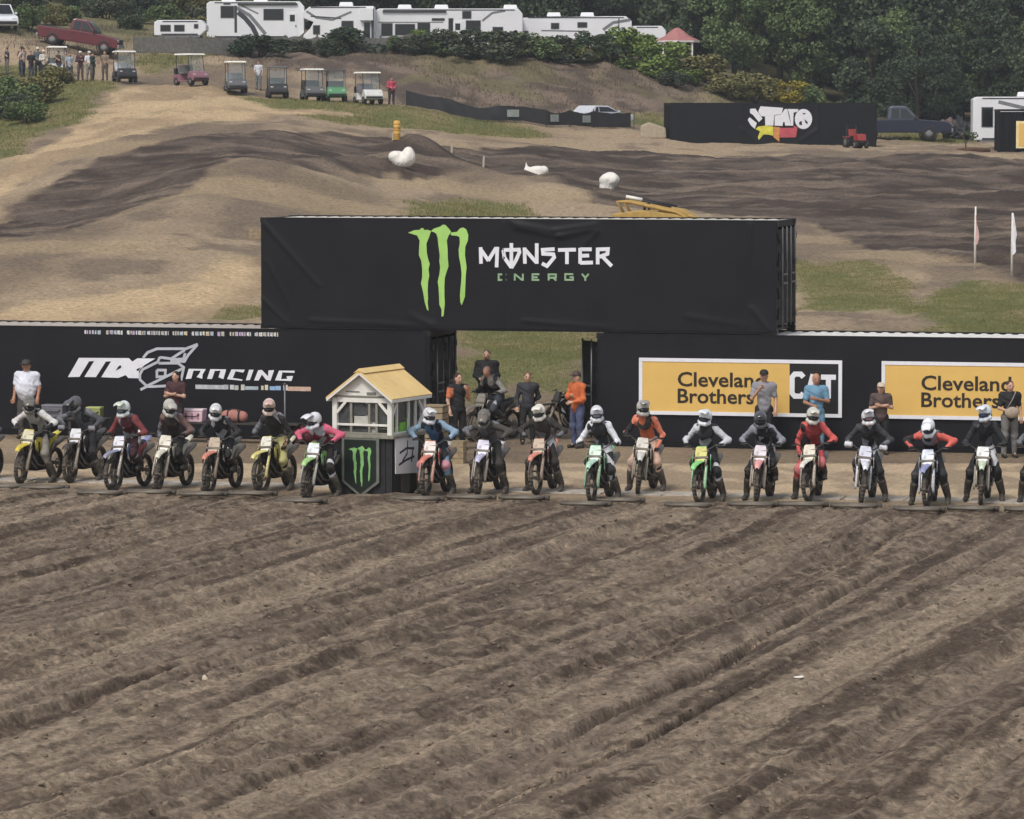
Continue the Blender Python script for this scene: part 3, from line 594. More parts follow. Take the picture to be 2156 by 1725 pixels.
# upper banner
zc = CH+.006
o, fr, dp = banner('banner', -6.02, 6.15, zc+.06, zc+CH-.03, [(-5.95, 5.05, -4.6, 3.6, .05, .035), (-5.9, 4.2, -5.3, 3.1, .04, .02), (-6.0, 3.3, -5.4, 2.75, .04, .03), (-.18, 5.1, -.18, 2.7, .035, .03), (-.1, 5.1, -.1, 2.7, .03, -.02),
    (.1, 5.0, 1.1, 4.8, .07, .045), (1.1, 4.8, 2.0, 4.98, .07, .045), (.0, 5.1, 1.0, 4.93, .05, .04), (1.0, 4.93, 2.0, 5.08, .05, .04), (2.0, 4.9, 1.6, 4.5, .06, .03), (5.55, 5.1, 5.5, 2.8, .04, .035), (5.6, 3.2, 6.0, 2.7, .05, .035), (4.1, 3.0, 5.4, 2.8, .07, .015), (-4.8, 2.8, -2.2, 2.72, .05, .02), (.3, 2.85, 2.3, 2.72, .05, .02), (-1.9, 2.72, -2.4, 2.95, .08, .03), (3.2, 4.9, 3.6, 3.0, .25, .02), (-3.9, 4.9, -3.6, 3.2, .3, .02)],
    'black banner with green claw logo and white lettering on the upper container', seed=5)
for i, c in enumerate(CLAWS): printed('claw_mark', [c], m_green, o, fr, dp, .008+.002*i)
for a, b in ((0, 4), (4, 7), (7, 10), (10, 11), (11, 13), (13, 17), (17, 20)): letters('monster_letter', MON[a:b], .085, m_white, o, fr, dp, .008)
for a, b in ((0, 1), (1, 4), (4, 6), (6, 8), (8, 9), (9, 11)): letters('energy_letter', ENG[a:b], .042, m_green2, o, fr, dp, .008)
# racing banner
o, fr, dp = banner('banner', -1.96-CL+.05, -2.05, .12, CH-.06, [(-9, 2.4, -8.8, .3, .3, .015), (-4.2, 2.4, -4.0, .3, .4, .012), (-6.5, 2.3, -6.3, .3, .2, .01)], 'black banner with white racing logo and a line of small sponsor logos', seed=9)
printed('racing_mark', MXB, m_white, o, fr, dp, .008)
for h in MXH: printed('mark_opening', [h], m_vinyl, o, fr, dp, .013)
letters('helmet_mark', HEL, .062, m_grey_print, o, fr, dp, .016)['kind'] = 'stuff'
for h in RAC: printed('racing_letter', [h], m_white, o, fr, dp, .009)
for i, ((a, b), (c, d)) in enumerate(UBL):
    cc = ['#b9bcc2', '#aeb2b8', '#c4c6c8', '#b0b2ae', '#c9c8bc', '#a8b6bf', '#cfc9b4', '#cdc8b0', '#8fb0d4', '#96b4d8', '#c9c7c0', '#c9ab98'][i]
    printed('sponsor_line', [[(a, d), (c, d), (c, b), (a, b)]], mat('sponsor'+str(i), cc, .6, var=.25, scale=9), o, fr, dp, .008, 1)
rr = random.Random(4)
for (a, b), (c, d) in TOPL:
    x = a; mb = {}
    while x < c-.02:
        wd_ = rr.uniform(.03, .09); k = rr.choice(['#c8c8d0', '#b8b4ac', '#a9b8c4', '#d4d2cc', '#b7a9c0', '#cbb99c'])
        x2 = min(x+wd_, c); mb.setdefault(k, []).append([(x, d+rr.uniform(0, .02)), (x2, d), (x2, b), (x, b-rr.uniform(0, .02))]); x = x2+rr.uniform(.012, .03)
    for k, ps in mb.items(): printed('sponsor_logo', ps, mat('logo'+k, k, .6, var=.3, scale=14), o, fr, dp, .008, 0)['kind'] = 'stuff'
# banner behind the yellow signs
o, fr, dp = banner('banner', 2.08, 2.0+CL-.05, .12, CH-.06, [(4.5, 2.4, 4.6, .3, .3, .012), (8.1, 2.4, 8.2, .3, .15, .015)], 'plain black banner behind the two yellow signs', seed=15)

def text_mesh(txt, size, m, bold=.012, shear=0, xs=1):
    cu = bpy.data.curves.new('txt', 'FONT'); cu.body = txt; cu.size = size; cu.offset = bold; cu.extrude = .002; cu.resolution_u = 3; cu.shear = shear
    ob = bpy.data.objects.new('txt', cu); C.objects.link(ob); dg = bpy.context.evaluated_depsgraph_get()
    me = bpy.data.meshes.new_from_object(ob.evaluated_get(dg)); bpy.data.objects.remove(ob); bpy.data.curves.remove(cu)
    me.materials.clear(); me.materials.append(m)
    co = np.empty(len(me.vertices)*3); me.vertices.foreach_get('co', co); co = co.reshape(-1, 3)
    co[:, 0] = (co[:, 0]-co[:, 0].min())*xs; me.vertices.foreach_set('co', co.ravel()); me.update(); return me, co[:, 0].max()
m_yel = mat('sign_yellow', '#dfb766', .6, var=.05, scale=2); m_signblk = mat('sign_black', '#131316', .5); m_signtxt = mat('sign_lettering', '#2b2218', .6)
def sign(u, label, full):
    t = empty('sign', row(u, -.05, .75), -YAW); tag(t, label, 'sign', 'yellow dealer signs on the right container')
    W_, H_ = 4.68, 1.29
    for c, d in (((W_/2, 0, .04), (W_, .04, .08)), ((W_/2, 0, H_-.04), (W_, .04, .08)), ((.04, 0, H_/2), (.08, .04, H_-.164)), ((W_-.04, 0, H_/2), (.08, .04, H_-.164))): MB().box(c, d).build('frame_bar', m_white, t)
    MB().box((1.78, .004, H_/2), (3.4, .02, H_-.16)).build('yellow_panel', m_yel, t)
    MB().box((4.04, .004, H_/2), (1.12, .02, H_-.16)).build('black_panel', m_signblk, t)
    for txt, z in (('Cleveland', .66), ('Brothers', .28)):
        me, wd_ = text_mesh(txt, .46, m_signtxt, .008); q = link('lettering', me, t); q.rotation_euler = (R(90), 0, 0); q.location = (.9, -.012, z); q.scale = ({'Cleveland': 2.02, 'Brothers': 1.76}[txt]/wd_, 1, 1)
    for k, s in enumerate(([[(1.0, .92), (.94, .99), (.80, .99), (.74, .92), (.74, .56), (.80, .49), (.94, .49), (1.0, .56)]], [[(1.08, .45), (1.22, .99)], [(1.22, .99), (1.36, .45)], [(1.12, .62), (1.32, .62)]], [[(1.4, .93), (1.74, .93)], [(1.57, .95), (1.57, .45)]])):
        mb = MB()
        for i, st_ in enumerate(s):
            for qd in stroke(st_, .115): mb.add([(2.82+a-.02, -.0105-.001*i, b-.02) for a, b in qd], [(0, 1, 2, 3)])
        mb.build('brand_letter', m_white, t)
sign(3.0, 'yellow and black dealer sign with white border behind the man in grey', True)
sign(8.58, 'yellow dealer sign cut off by the right edge of the picture', True)

# ---------------------------------------------------------------- dirt bikes (local: front wheel towards -Y, wheels on z = 0)
def strip(path, hw, arch, th=.008, n=6):
    """curved plastic shell: path of (y, z), half widths, arch height"""
    mb = MB(); vs = []; k = len(path); hw = hw if isinstance(hw, list) else [hw]*k
    for lay in (0, 1):
        for i, (y, z) in enumerate(path):
            for j in range(n+1):
                a = -1+2*j/n; vs.append((hw[i]*a, y, z+arch*(1-a*a)-th*lay))
    m = n+1; fs = []
    for i in range(k-1):
        for j in range(n):
            q = (i*m+j, i*m+j+1, (i+1)*m+j+1, (i+1)*m+j); fs += [q, tuple(x+k*m for x in q[::-1])]
    ring = [j for j in range(m)]+[i*m+n for i in range(1, k)]+[(k-1)*m+j for j in range(n-1, -1, -1)]+[i*m for i in range(k-2, 0, -1)]
    for a, b in zip(ring, ring[1:]+ring[:1]): fs.append((a, b, b+k*m, a+k*m))
    mb.add(vs, fs, 0, True); return mb
def wheel_meshes(Rr, wd):
    t = MB(); pr = [(Rr-.065, -wd*.36), (Rr-.04, -wd*.5), (Rr-.014, -wd*.44), (Rr-.003, -wd*.22), (Rr, 0), (Rr-.003, wd*.22), (Rr-.014, wd*.44), (Rr-.04, wd*.5), (Rr-.065, wd*.36)]
    t.lathe(pr, 56, ax='x', wob=lambda j: 1 if j % 2 else .962, sm=False)
    r = MB(); r.lathe([(Rr-.062, -wd*.34), (Rr-.085, -wd*.3), (Rr-.085, wd*.3), (Rr-.062, wd*.34)], 40, ax='x')
    s = MB()
    for i in range(18):
        a = 2*math.pi*i/18; b = a+(.35 if i % 2 else -.35); x = .035 if i % 4 < 2 else -.035
        s.tube([(x, .045*math.cos(b), .045*math.sin(b)), (x*.2, (Rr-.08)*math.cos(a), (Rr-.08)*math.sin(a))], .0028, 4)
    h = MB(); h.lathe([(.0, -.06), (.03, -.06), (.045, -.04), (.03, -.02), (.03, .02), (.05, .04), (.03, .06), (0, .06)], 18, ax='x')
    d = MB(); d.lathe([(.065, .062), (.118 if Rr > .34 else .11, .062), (.118 if Rr > .34 else .11, .067), (.065, .067), (.065, .062)], 22, ax='x')
    return t, r, s, h, d
_x = mat('placeholder', '#777777')
BM = {}
def bm_(k, mb, bevel=0): BM[k] = mb.mesh(k, _x, bevel)
for tagk, Rr, wd in (('f', .35, .085), ('r', .335, .12)):
    for k, mb in zip(('tyre', 'rim', 'spokes', 'hub', 'brake_disc'), wheel_meshes(Rr, wd)): bm_(tagk+k, mb)
for sx_, sfx in ((-1, 'l'), (1, 'r')):
    X0 = .105*sx_
    bm_('fork'+sfx, MB().tube([(X0, -.74, .35), (X0, -.72, .40), (X0, -.60, .63), (X0, -.585, .66)], [.03, .032, .03, .03], 10).tube([(X0, -.585, .66), (X0, -.395, 1.03)], .027, 10))
    g = MB(); vs = []
    for (y, z, h_) in ((-.735, .30, .035), (-.75, .38, .055), (-.69, .52, .05), (-.62, .66, .045), (-.585, .74, .035)):
        for a, o in ((-1, 0), (-.5, .03), (.5, .03), (1, 0)): vs.append((X0+sx_*(.02+o), y+a*h_*.9, z+a*h_*.45))
    fs = [(i*4+j, i*4+j+1, i*4+j+5, i*4+j+4) for i in range(4) for j in range(3)]
    n_ = len(vs); g.add(vs+[(v[0]-sx_*.006, v[1], v[2]) for v in vs], fs+[tuple(q+n_ for q in f[::-1]) for f in fs]+[(0, 1, 1+n_, n_), (1, 2, 2+n_, 1+n_), (2, 3, 3+n_, 2+n_)]+[(i*4, i*4+4, i*4+4+n_, i*4+n_) for i in range(4)]+[(i*4+3, i*4+7, i*4+7+n_, i*4+3+n_) for i in range(4)], 0, True); bm_('fork_guard'+sfx, g)
    sh = MB(); P_ = [(-.40, .96), (-.47, .84), (-.40, .66), (-.22, .56), (-.06, .60), (.06, .80), (-.10, .93)]
    sh.prism(P_, lambda a, b, s, q=sx_: (q*(.13+.10*max(0, (-a-.02))*1.2+(-.012 if s else 0)), a, b)); bm_('shroud'+sfx, sh, .006)
    sp = MB(); sp.prism([(.08, .86), (.34, .885), (.66, .90), (.60, .74), (.40, .62), (.16, .60)], lambda a, b, s, q=sx_: (q*(.135-.05*max(0, a-.2)+(-.012 if s else 0)), a, b)); bm_('side_panel'+sfx, sp, .006)
    bm_('foot_peg'+sfx, MB().box((sx_*.22, .12, .40), (.1, .055, .03)).tube([(sx_*.13, .12, .40), (sx_*.18, .12, .40)], .015, 6))
    bm_('grip'+sfx, MB().tube([(sx_*.285, -.285, 1.125), (sx_*.41, -.255, 1.12)], .018, 8))
    bm_('lever'+sfx, MB().tube([(sx_*.25, -.325, 1.12), (sx_*.30, -.355, 1.115), (sx_*.40, -.335, 1.105)], .008, 6))
    hg = strip([(-.40, 1.17), (-.415, 1.11), (-.38, 1.05)], [.07, .085, .06], .0, .01, 5)
    hg.v = [(x+sx_*.34, y+.25*abs(x)*0, z) for x, y, z in hg.v]; bm_('hand_guard'+sfx, hg)
    bm_('swingarm'+sfx, MB().box((sx_*.09, .45, .375), (.04, .62, .075), (R(-8), 0, 0), taper=(1, 1)), .01)
bm_('clamps', MB().box((0, -.47, .88), (.30, .09, .05), (R(-27), 0, 0)).box((0, -.405, 1.005), (.30, .09, .045), (R(-27), 0, 0)).tube([(0, -.45, .82), (0, -.39, 1.03)], .03, 8), .008)
bm_('axle', MB().tube([(-.125, -.74, .35), (.125, -.74, .35)], .014, 8))
bm_('front_fender', strip([(-1.07, .70), (-.98, .765), (-.84, .80), (-.68, .815), (-.52, .815), (-.42, .80)], [.035, .06, .075, .085, .08, .06], .035))
bm_('number_plate', MB().prism([(-.115, .90), (-.125, 1.0), (-.10, 1.10), (.10, 1.10), (.125, 1.0), (.115, .90), (.07, .82), (-.07, .82)], lambda a, b, s: (a, -.545+(b-.82)*.42+.5*a*a*4*.5+(.012 if s else 0), b)), .006)
bm_('handlebar', MB().tube([(-.41, -.255, 1.12), (-.27, -.29, 1.125), (-.17, -.355, 1.055), (-.08, -.37, 1.045), (.08, -.37, 1.045), (.17, -.355, 1.055), (.27, -.29, 1.125), (.41, -.255, 1.12)], .013, 8))
bm_('bar_pad', MB().box((0, -.375, 1.08), (.2, .05, .06)), .015)
bm_('main_frame', MB().tube([(-.02, -.39, .90), (-.10, -.2, .80), (-.13, .05, .62), (-.12, .2, .42)], .028, 8).tube([(.02, -.39, .90), (.10, -.2, .80), (.13, .05, .62), (.12, .2, .42)], .028, 8).tube([(0, -.42, .84), (0, -.33, .45), (-.08, -.22, .29), (-.08, .18, .29)], .024, 8).tube([(0, -.33, .45), (.08, -.22, .29), (.08, .18, .29)], .024, 8).tube([(-.10, .05, .70), (-.08, .6, .86)], .016, 6).tube([(.10, .05, .70), (.08, .6, .86)], .016, 6))
eg = MB(); eg.box((0, -.02, .40), (.22, .42, .22)); eg.box((0, -.10, .60), (.17, .17, .22), (R(-8), 0, 0)); eg.box((0, -.12, .72), (.15, .19, .1))
for i in range(4): eg.box((0, -.10, .53+i*.045), (.21, .21, .014))
bm_('engine', eg, .012); bm_('engine_coverl', MB().lathe([(0, -.15), (.07, -.15), (.095, -.13), (.1, -.11)], 18, (0, .04, .40), 'x')); bm_('engine_coverr', MB().lathe([(.1, .11), (.095, .13), (.07, .15), (0, .15)], 18, (0, -.02, .42), 'x'))
bm_('radiatorl', MB().box((-.13, -.27, .72), (.09, .05, .26))); bm_('radiatorr', MB().box((.13, -.27, .72), (.09, .05, .26)))
tk = strip([(-.36, .93), (-.25, .965), (-.10, .95), (.0, .915)], [.07, .12, .12, .085], .05, .14); bm_('fuel_tank', tk)
bm_('seat', strip([(-.14, .93), (.02, .895), (.25, .885), (.5, .905), (.68, .935)], [.075, .085, .10, .10, .085], .03, .10))
bm_('rear_fender', strip([(.5, .90), (.68, .925), (.85, .965), (1.02, 1.005)], [.10, .10, .085, .05], .025))
bm_('exhaust', MB().tube([(0, -.2, .66), (.05, -.3, .55), (.12, -.24, .38), (.15, -.05, .33), (.16, .12, .45), (.15, .3, .66)], .024, 8).tube([(.15, .28, .64), (.16, .42, .74), (.155, .78, .84), (.15, .86, .86)], [.03, .06, .06, .035], 10))
bm_('shock', MB().tube([(0, .3, .42), (0, .22, .76)], .045, 8)); bm_('chain', MB().box((-.115, .42, .40), (.012, .62, .02), (R(-7), 0, 0)).box((-.115, .42, .31), (.012, .62, .02), (R(-2), 0, 0)))
bm_('chain_guide', MB().box((-.115, .62, .30), (.03, .1, .07)), .008); bm_('sprocket', MB().lathe([(.02, -.118), (.1, -.118), (.1, -.112), (.02, -.112)], 24, (0, .74, .335), 'x'))
bm_('skid_plate', MB().box((0, -.04, .265), (.24, .5, .02)))
MUD = '#857767'
def plast(c): return mat('plastic'+c, c, .38, var=.06, scale=5, dirt=.42, dirtcol=MUD, coat=.15)
m_tyre = mat('muddy_tyre', '#3a3733', .9, var=.35, scale=14, dirt=.5, dirtcol='#776b5f', bump=.4, bscale=50); m_rim = mat('rim_black', '#24221f', .45, .5, dirt=.5, dirtcol=MUD); m_spoke = mat('spoke_steel', '#8b8780', .4, .7)
m_alu = mat('muddy_alloy', '#6c675f', .5, .5, dirt=.55, dirtcol='#6d6156'); m_dark = mat('engine_grey', '#2f2d2c', .55, .4, dirt=.35, dirtcol='#5e5449'); m_seat = mat('seat_black', '#1d1d1f', .7, dirt=.15, dirtcol=MUD)
m_grip = mat('grip_rubber', '#1a1a1b', .8); m_forkt = mat('fork_tube', '#8d8679', .35, .6, dirt=.3, dirtcol=MUD); m_pipe = mat('exhaust_steel', '#7d7771', .4, .7, dirt=.3, dirtcol=MUD); m_bars = mat('bar_alloy', '#3c3b3b', .4, .6)
def fab(c, d=.25): return mat('fabric'+c+str(d), c, .8, var=.14, scale=7, dirt=d, dirtcol='#6f6459', bump=.12, bscale=18)
def gear(c, acc, sd=0, src=None):
    """race kit: cloth printed with sharp-edged panels in a second colour"""
    nm = ('gear' if src is None else 'graphic')+c+acc+str(sd)
    if nm in MATS: return MATS[nm]
    m = (src or fab(c, .22)).copy(); m.name = nm; MATS[nm] = m; n = m.node_tree.nodes; l = m.node_tree.links; b = n['Principled BSDF']
    tc = n.new('ShaderNodeTexCoord'); mp = n.new('ShaderNodeMapping'); mp.inputs['Location'].default_value = (sd*1.7, sd*.9, sd*2.3); mp.inputs['Scale'].default_value = (5, 5, 3.2); mp.inputs['Rotation'].default_value = (.4, .5+sd, .3); l.new(tc.outputs['Object'], mp.inputs[0])
    v = n.new('ShaderNodeTexVoronoi'); v.inputs['Scale'].default_value = 1.0; l.new(mp.outputs[0], v.inputs['Vector'])
    sp = n.new('ShaderNodeSeparateColor'); l.new(v.outputs['Color'], sp.inputs[0]); gt = n.new('ShaderNodeMath'); gt.operation = 'GREATER_THAN'; gt.inputs[1].default_value = .74; l.new(sp.outputs[0], gt.inputs[0])
    lk = b.inputs['Base Color'].links[0]; src = lk.from_socket; mx = n.new('ShaderNodeMix'); mx.data_type = 'RGBA'; l.new(gt.outputs[0], mx.inputs[0]); l.new(src, mx.inputs[6]); mx.inputs[7].default_value = (*lin(acc), 1); l.new(mx.outputs[2], b.inputs['Base Color']); return m
def dirt_bike(x, y, yaw, label, fend, plate, shroud, side=None, guard='#a2968a', seat=None, hg=None, rear=None, frame=None, group='dirt bikes lined up at the start gate', steer=0):
    """x, y: where the front tyre touches the ground"""
    fx, fy = -math.sin(yaw), -math.cos(yaw)          # forward
    t = empty('dirt_bike', (x-fx*.74, y-fy*.74, .012), -yaw); tag(t, label, 'dirt bike', group)
    side = side or shroud; rear = rear or fend
    def L(n, k, m, p=t): return link(n, BM[k], p, mats=[m])
    fk = bpy.data.objects.new('fork', BM['clamps']); C.objects.link(fk); fk.parent = t; fk.material_slots[0].link = 'OBJECT'; fk.material_slots[0].material = m_alu
    if steer:
        a = Vector((0, -.42, .93)); axis = Vector((0, .5, .87)).normalized(); M_ = Matrix.Translation(a) @ Matrix.Rotation(steer, 4, axis) @ Matrix.Translation(-a); fk.matrix_local = M_
    for s in 'lr': L('fork_leg', 'fork'+s, m_forkt, fk); L('fork_guard', 'fork_guard'+s, plast(guard), fk)
    L('axle', 'axle', m_alu, fk)
    def wheel(pre, y_, z_):
        q = L('wheel', pre+'rim', m_rim); q.location = (0, y_, z_)
        if pre == 'f' and steer: q.matrix_local = M_ @ Matrix.Translation((0, y_, z_))
        for n in ('tyre', 'spokes', 'hub', 'brake_disc'): L(n, pre+n, {'tyre': m_tyre, 'spokes': m_spoke, 'hub': m_alu, 'brake_disc': m_spoke}[n], q)
    wheel('f', -.74, .35); wheel('r', .74, .335)
    ff = L('front_fender', 'front_fender', plast(fend)); pl = L('number_plate', 'number_plate', plast(plate))
    hb = L('handlebar', 'handlebar', m_bars); L('bar_pad', 'bar_pad', plast(shroud), hb)
    for s in 'lr':
        L('grip', 'grip'+s, m_grip, hb); L('lever', 'lever'+s, m_alu, hb)
        if hg: L('hand_guard', 'hand_guard'+s, plast(hg), hb)
    if steer:
        for q in (ff, pl, hb): q.matrix_local = M_
    L('frame', 'main_frame', plast(frame) if frame else m_alu); e = L('engine', 'engine', m_dark);  L('fuel_tank', 'fuel_tank', m_seat)
    for s in 'lr':
        L('engine_cover', 'engine_cover'+s, m_dark, e); L('radiator', 'radiator'+s, m_dark); L('radiator_shroud', 'shroud'+s, gear(shroud, '#dcdcdc' if sum(lin(shroud)) < .9 else '#3a3a40', 2, plast(shroud))); L('side_panel', 'side_panel'+s, plast(side)); L('foot_peg', 'foot_peg'+s, m_alu); L('swingarm', 'swingarm'+s, m_alu)
    L('seat', 'seat', plast(seat) if seat else m_seat); L('rear_fender', 'rear_fender', plast(rear)); L('exhaust', 'exhaust', m_pipe); L('shock', 'shock', plast('#b09a3a')); L('chain', 'chain', m_dark); L('chain_guide', 'chain_guide', m_grip); L('sprocket', 'sprocket', m_spoke); L('skid_plate', 'skid_plate', m_dark)
    return t

# ---------------------------------------------------------------- riders
def V3(*a): return np.array(a, float)
def rider_pose(lean=0., el=.50, ez=1.24, hx=0., foot=('g', 'g'), low=0., rest=0):
    """joint table in bike space; lean forward (0..1), elbows out el / height ez, feet on ground g or peg p"""
    J = dict(pel=V3(0, .16, 1.02), waist=V3(0, .10-.05*lean, 1.17-.02*lean), chest=V3(hx*.5, -.06-.12*lean, 1.38-.07*lean-low), neck=V3(hx, -.16-.16*lean, 1.53-.12*lean-low), head=V3(hx, -.22-.2*lean, 1.66-.16*lean-low))
    for i, s in ((0, -1), (1, 1)):
        J['sh', s] = J['chest']+V3(s*.185, -.02, .08-.02*lean); J['el', s] = V3(s*(el-.05)+hx, -.06-.05*lean, ez-.03-.5*low); J['ha', s] = V3(s*.345, -.275, 1.128)
        J['hip', s] = V3(s*.10, .16, .99)
        if foot[i] == 'g': J['kn', s] = V3(s*.27, -.20, .60); J['an', s] = V3(s*.36, .02, .13); J['to', s] = V3(s*.38, -.17, .05)
        else: J['kn', s] = V3(s*.20, -.24, .76); J['an', s] = V3(s*.225, .10, .50); J['to', s] = V3(s*.24, -.10, .44)
    if rest: J['el', rest] = V3(rest*.33, .08, 1.14-.3*low); J['ha', rest] = V3(rest*.25, -.13, .86)
    return J
POSE = {}
def rider_meshes(key, **kw):
    if key in POSE: return POSE[key]
    J = rider_pose(**kw); M = {}
    b = [('c', J['pel'], J['waist'], .12, .11, 0), ('c', J['waist'], J['chest'], .11, .13, 0), ('c', J['chest'], J['neck'], .10, .055, 0), ('c', J['neck'], J['head'], .055, .06, 0), ('e', J['head'], (.075, .095, .115), 0)]
    je = [('c', J['pel']+V3(0, 0, .05), J['waist'], .145, .14, 0), ('c', J['waist'], J['chest'], .14, .16, 0), ('e', J['chest']+V3(0, 0, .03), (.195, .13, .16), 0), ('c', J['chest'], J['neck']-V3(0, 0, .03), .12, .07, 0)]
    tr = [('e', J['pel'], (.185, .17, .13), 0)]
    for s in (-1, 1):
        d = J['ha', s]-J['el', s]; wr = J['ha', s]-d*.12
        b += [('c', J['sh', s], J['el', s], .055, .042, 0), ('c', J['el', s], wr, .042, .03, 0), ('c', J['hip', s], J['kn', s], .085, .06, 0), ('c', J['kn', s], J['an', s], .058, .045, 0),  ('c', wr, J['ha', s], .03, .035, 0)]
        je += [('c', J['chest']+V3(s*.1, 0, .07), J['sh', s], .09, .076, 1), ('c', J['sh', s], J['el', s], .073, .058, 1), ('c', J['el', s], wr, .058, .043, 1)]
        k2 = J['kn', s]+(J['an', s]-J['kn', s])*.45
        tr += [('c', J['hip', s], J['kn', s], .108, .08, 0), ('e', J['kn', s]+V3(0, -.02, 0), (.085, .085, .10), 1), ('c', J['kn', s], k2, .085, .075, 0)]
        a = J['kn', s]+(J['an', s]-J['kn', s])*.38
        M['boot', s] = sdf_mesh('boot', [('c', a, J['an', s]+V3(0, .01, .04), .088, .068, 0), ('c', J['an', s]+V3(0, .03, -.035), J['to', s], .058, .05, 0), ('c', J['an', s]+V3(0, .03, -.07), J['to', s]+V3(0, 0, -.015), .04, .036, 1)], [_x, _x], .018, .03)
        h = J['ha', s]; g = [('e', h+V3(0, .025, .012), (.052, .045, .032), 0), ('c', wr, h+V3(0, .03, .01), .036, .035, 0)]
        for f in range(4):
            xx = h[0]+s*(-.036+.024*f); L_ = (.0, .006, .003, -.006)[f]; g += [('c', (xx, h[1]-.01, h[2]+.028), (xx, h[1]-.036-L_, h[2]+.008), .0115, .0105, 0), ('c', (xx, h[1]-.036-L_, h[2]+.008), (xx, h[1]-.018, h[2]-.022), .0105, .009, 0)]
        g += [('c', (h[0]-s*.045, h[1]+.02, h[2]), (h[0]-s*.052, h[1]-.012, h[2]-.022), .013, .011, 0)]
        M['glove', s] = sdf_mesh('glove', g, _x, .0095, .008)
    M['body'] = sdf_mesh('body', b, _x, .024, .04); M['jersey'] = sdf_mesh('jersey', je, [_x, _x], .0185, .045, .02, 9); M['trousers'] = sdf_mesh('trousers', tr, [_x, _x], .0205, .045, .018, 9)
    cp = [('e', J['chest']+V3(0, -.085, .01), (.155, .075, .15), 0), ('e', J['chest']+V3(0, .09, .02), (.15, .06, .17), 0), ('e', J['chest']+V3(-.15, -.01, .12), (.07, .09, .05), 0), ('e', J['chest']+V3(.15, -.01, .12), (.07, .09, .05), 0)]
    M['protector'] = sdf_mesh('chest_protector', cp, _x, .02, .03); M['head'] = J['head']; POSE[key] = M; return M
HELM = sdf_mesh('helmet', [('e', (0, .02, .035), (.132, .165, .145), 0), ('c', (-.105, -.04, -.075), (-.05, -.165, -.085), .042, .038, 0), ('c', (.105, -.04, -.075), (.05, -.165, -.085), .042, .038, 0), ('c', (-.05, -.165, -.085), (.05, -.165, -.085), .04, .04, 0), ('e', (0, .05, -.06), (.12, .12, .09), 1)], [_x, _x], .011, .025)
PEAK = strip([(-.07, .155), (-.16, .175), (-.25, .165), (-.31, .145)], [.085, .105, .10, .075], .03, .012).mesh('peak', _x)
PORT = sdf_mesh('eye_port', [('e', (0, -.118, -.005), (.108, .055, .052), 0)], _x, .012, .01); GOGG = sdf_mesh('goggles', [('e', (0, -.135, .0), (.085, .05, .036), 0), ('c', (-.085, -.10, 0), (-.11, -.05, .005), .022, .018, 1), ('c', (.085, -.10, 0), (.11, -.05, .005), .022, .018, 1)], [_x, _x], .011, .012)
HAIR = sdf_mesh('hair', [('e', (0, .02, .04), (.083, .10, .085), 0)], _x, .014, .02)
def shell(c): return mat('helmet'+c, c, .25, var=.05, dirt=.2, dirtcol='#8d8070', coat=.4)
m_port = mat('eye_port_black', '#111112', .7); m_lens = mat('goggle_lens', '#26262c', .12, var=.05, coat=.5); m_skin = mat('skin', '#b98a72', .55, var=.08)
m_glove = mat('glove_dark', '#2a2a2d', .8)
def rider(bike, label, pose, jersey, sleeve, pants, boots='#3b3936', helmet='#e2e2e4', peak=None, lens=None, prot=None, knee=None, hyaw=0, hpit=.15, glove=None, bare=False, group='riders waiting at the start gate', hair='#3a2f28'):
    M = rider_meshes(*pose[:1], **pose[1])
    t = empty('person', bike.location, bike.rotation_euler.z); t.scale = (.95, 1, 1); tag(t, label, 'person', group); rj = random.Random(label); hyaw += rj.uniform(-.35, .3); hpit += rj.uniform(-.12, .15)
    link('body', M['body'], t, mats=[m_skin]); sd = int(abs(bike.location.x)*10) % 7; lum = sum(lin(jersey)); acc = '#1d1d20' if lum > .35 else ['#8d8f96', '#5f6168', '#a9abb2'][sd % 3]
    link('jersey', M['jersey'], t, mats=[gear(jersey, acc, sd), gear(sleeve, '#26262a' if sum(lin(sleeve)) > .35 else '#6f7178', sd+1)]); link('trousers', M['trousers'], t, mats=[gear(pants, '#c9cacf' if sum(lin(pants)) < .2 else '#2a2a2e', sd+3), fab(knee or pants, .35)])
    for s in (-1, 1): link('boot', M['boot', s], t, mats=[mat('boot'+boots, boots, .6, dirt=.55, dirtcol='#75685b'), m_grip]); link('glove', M['glove', s], t, mats=[fab(glove) if glove else m_glove])
    if prot: link('chest_protector', M['protector'], t, mats=[mat('protector'+prot, prot, .45, var=.3, scale=12, dirt=.2)])
    if bare:
        h = link('hair', HAIR, t, mats=[mat('hair'+hair, hair, .8)]); h.location = M['head']; return t
    h = link('helmet', HELM, t, mats=[shell(helmet), m_port]); h.location = M['head']+V3(0, -.01, .02); h.rotation_euler = (hpit, rj.uniform(-.14, .14), hyaw)
    link('peak', PEAK, h, mats=[shell(peak or helmet)]); link('eye_port', PORT, h, mats=[m_port]); link('goggles', GOGG, h, mats=[m_lens if not lens else mat('lens'+lens, lens, .15, coat=.5), m_grip])
    return t
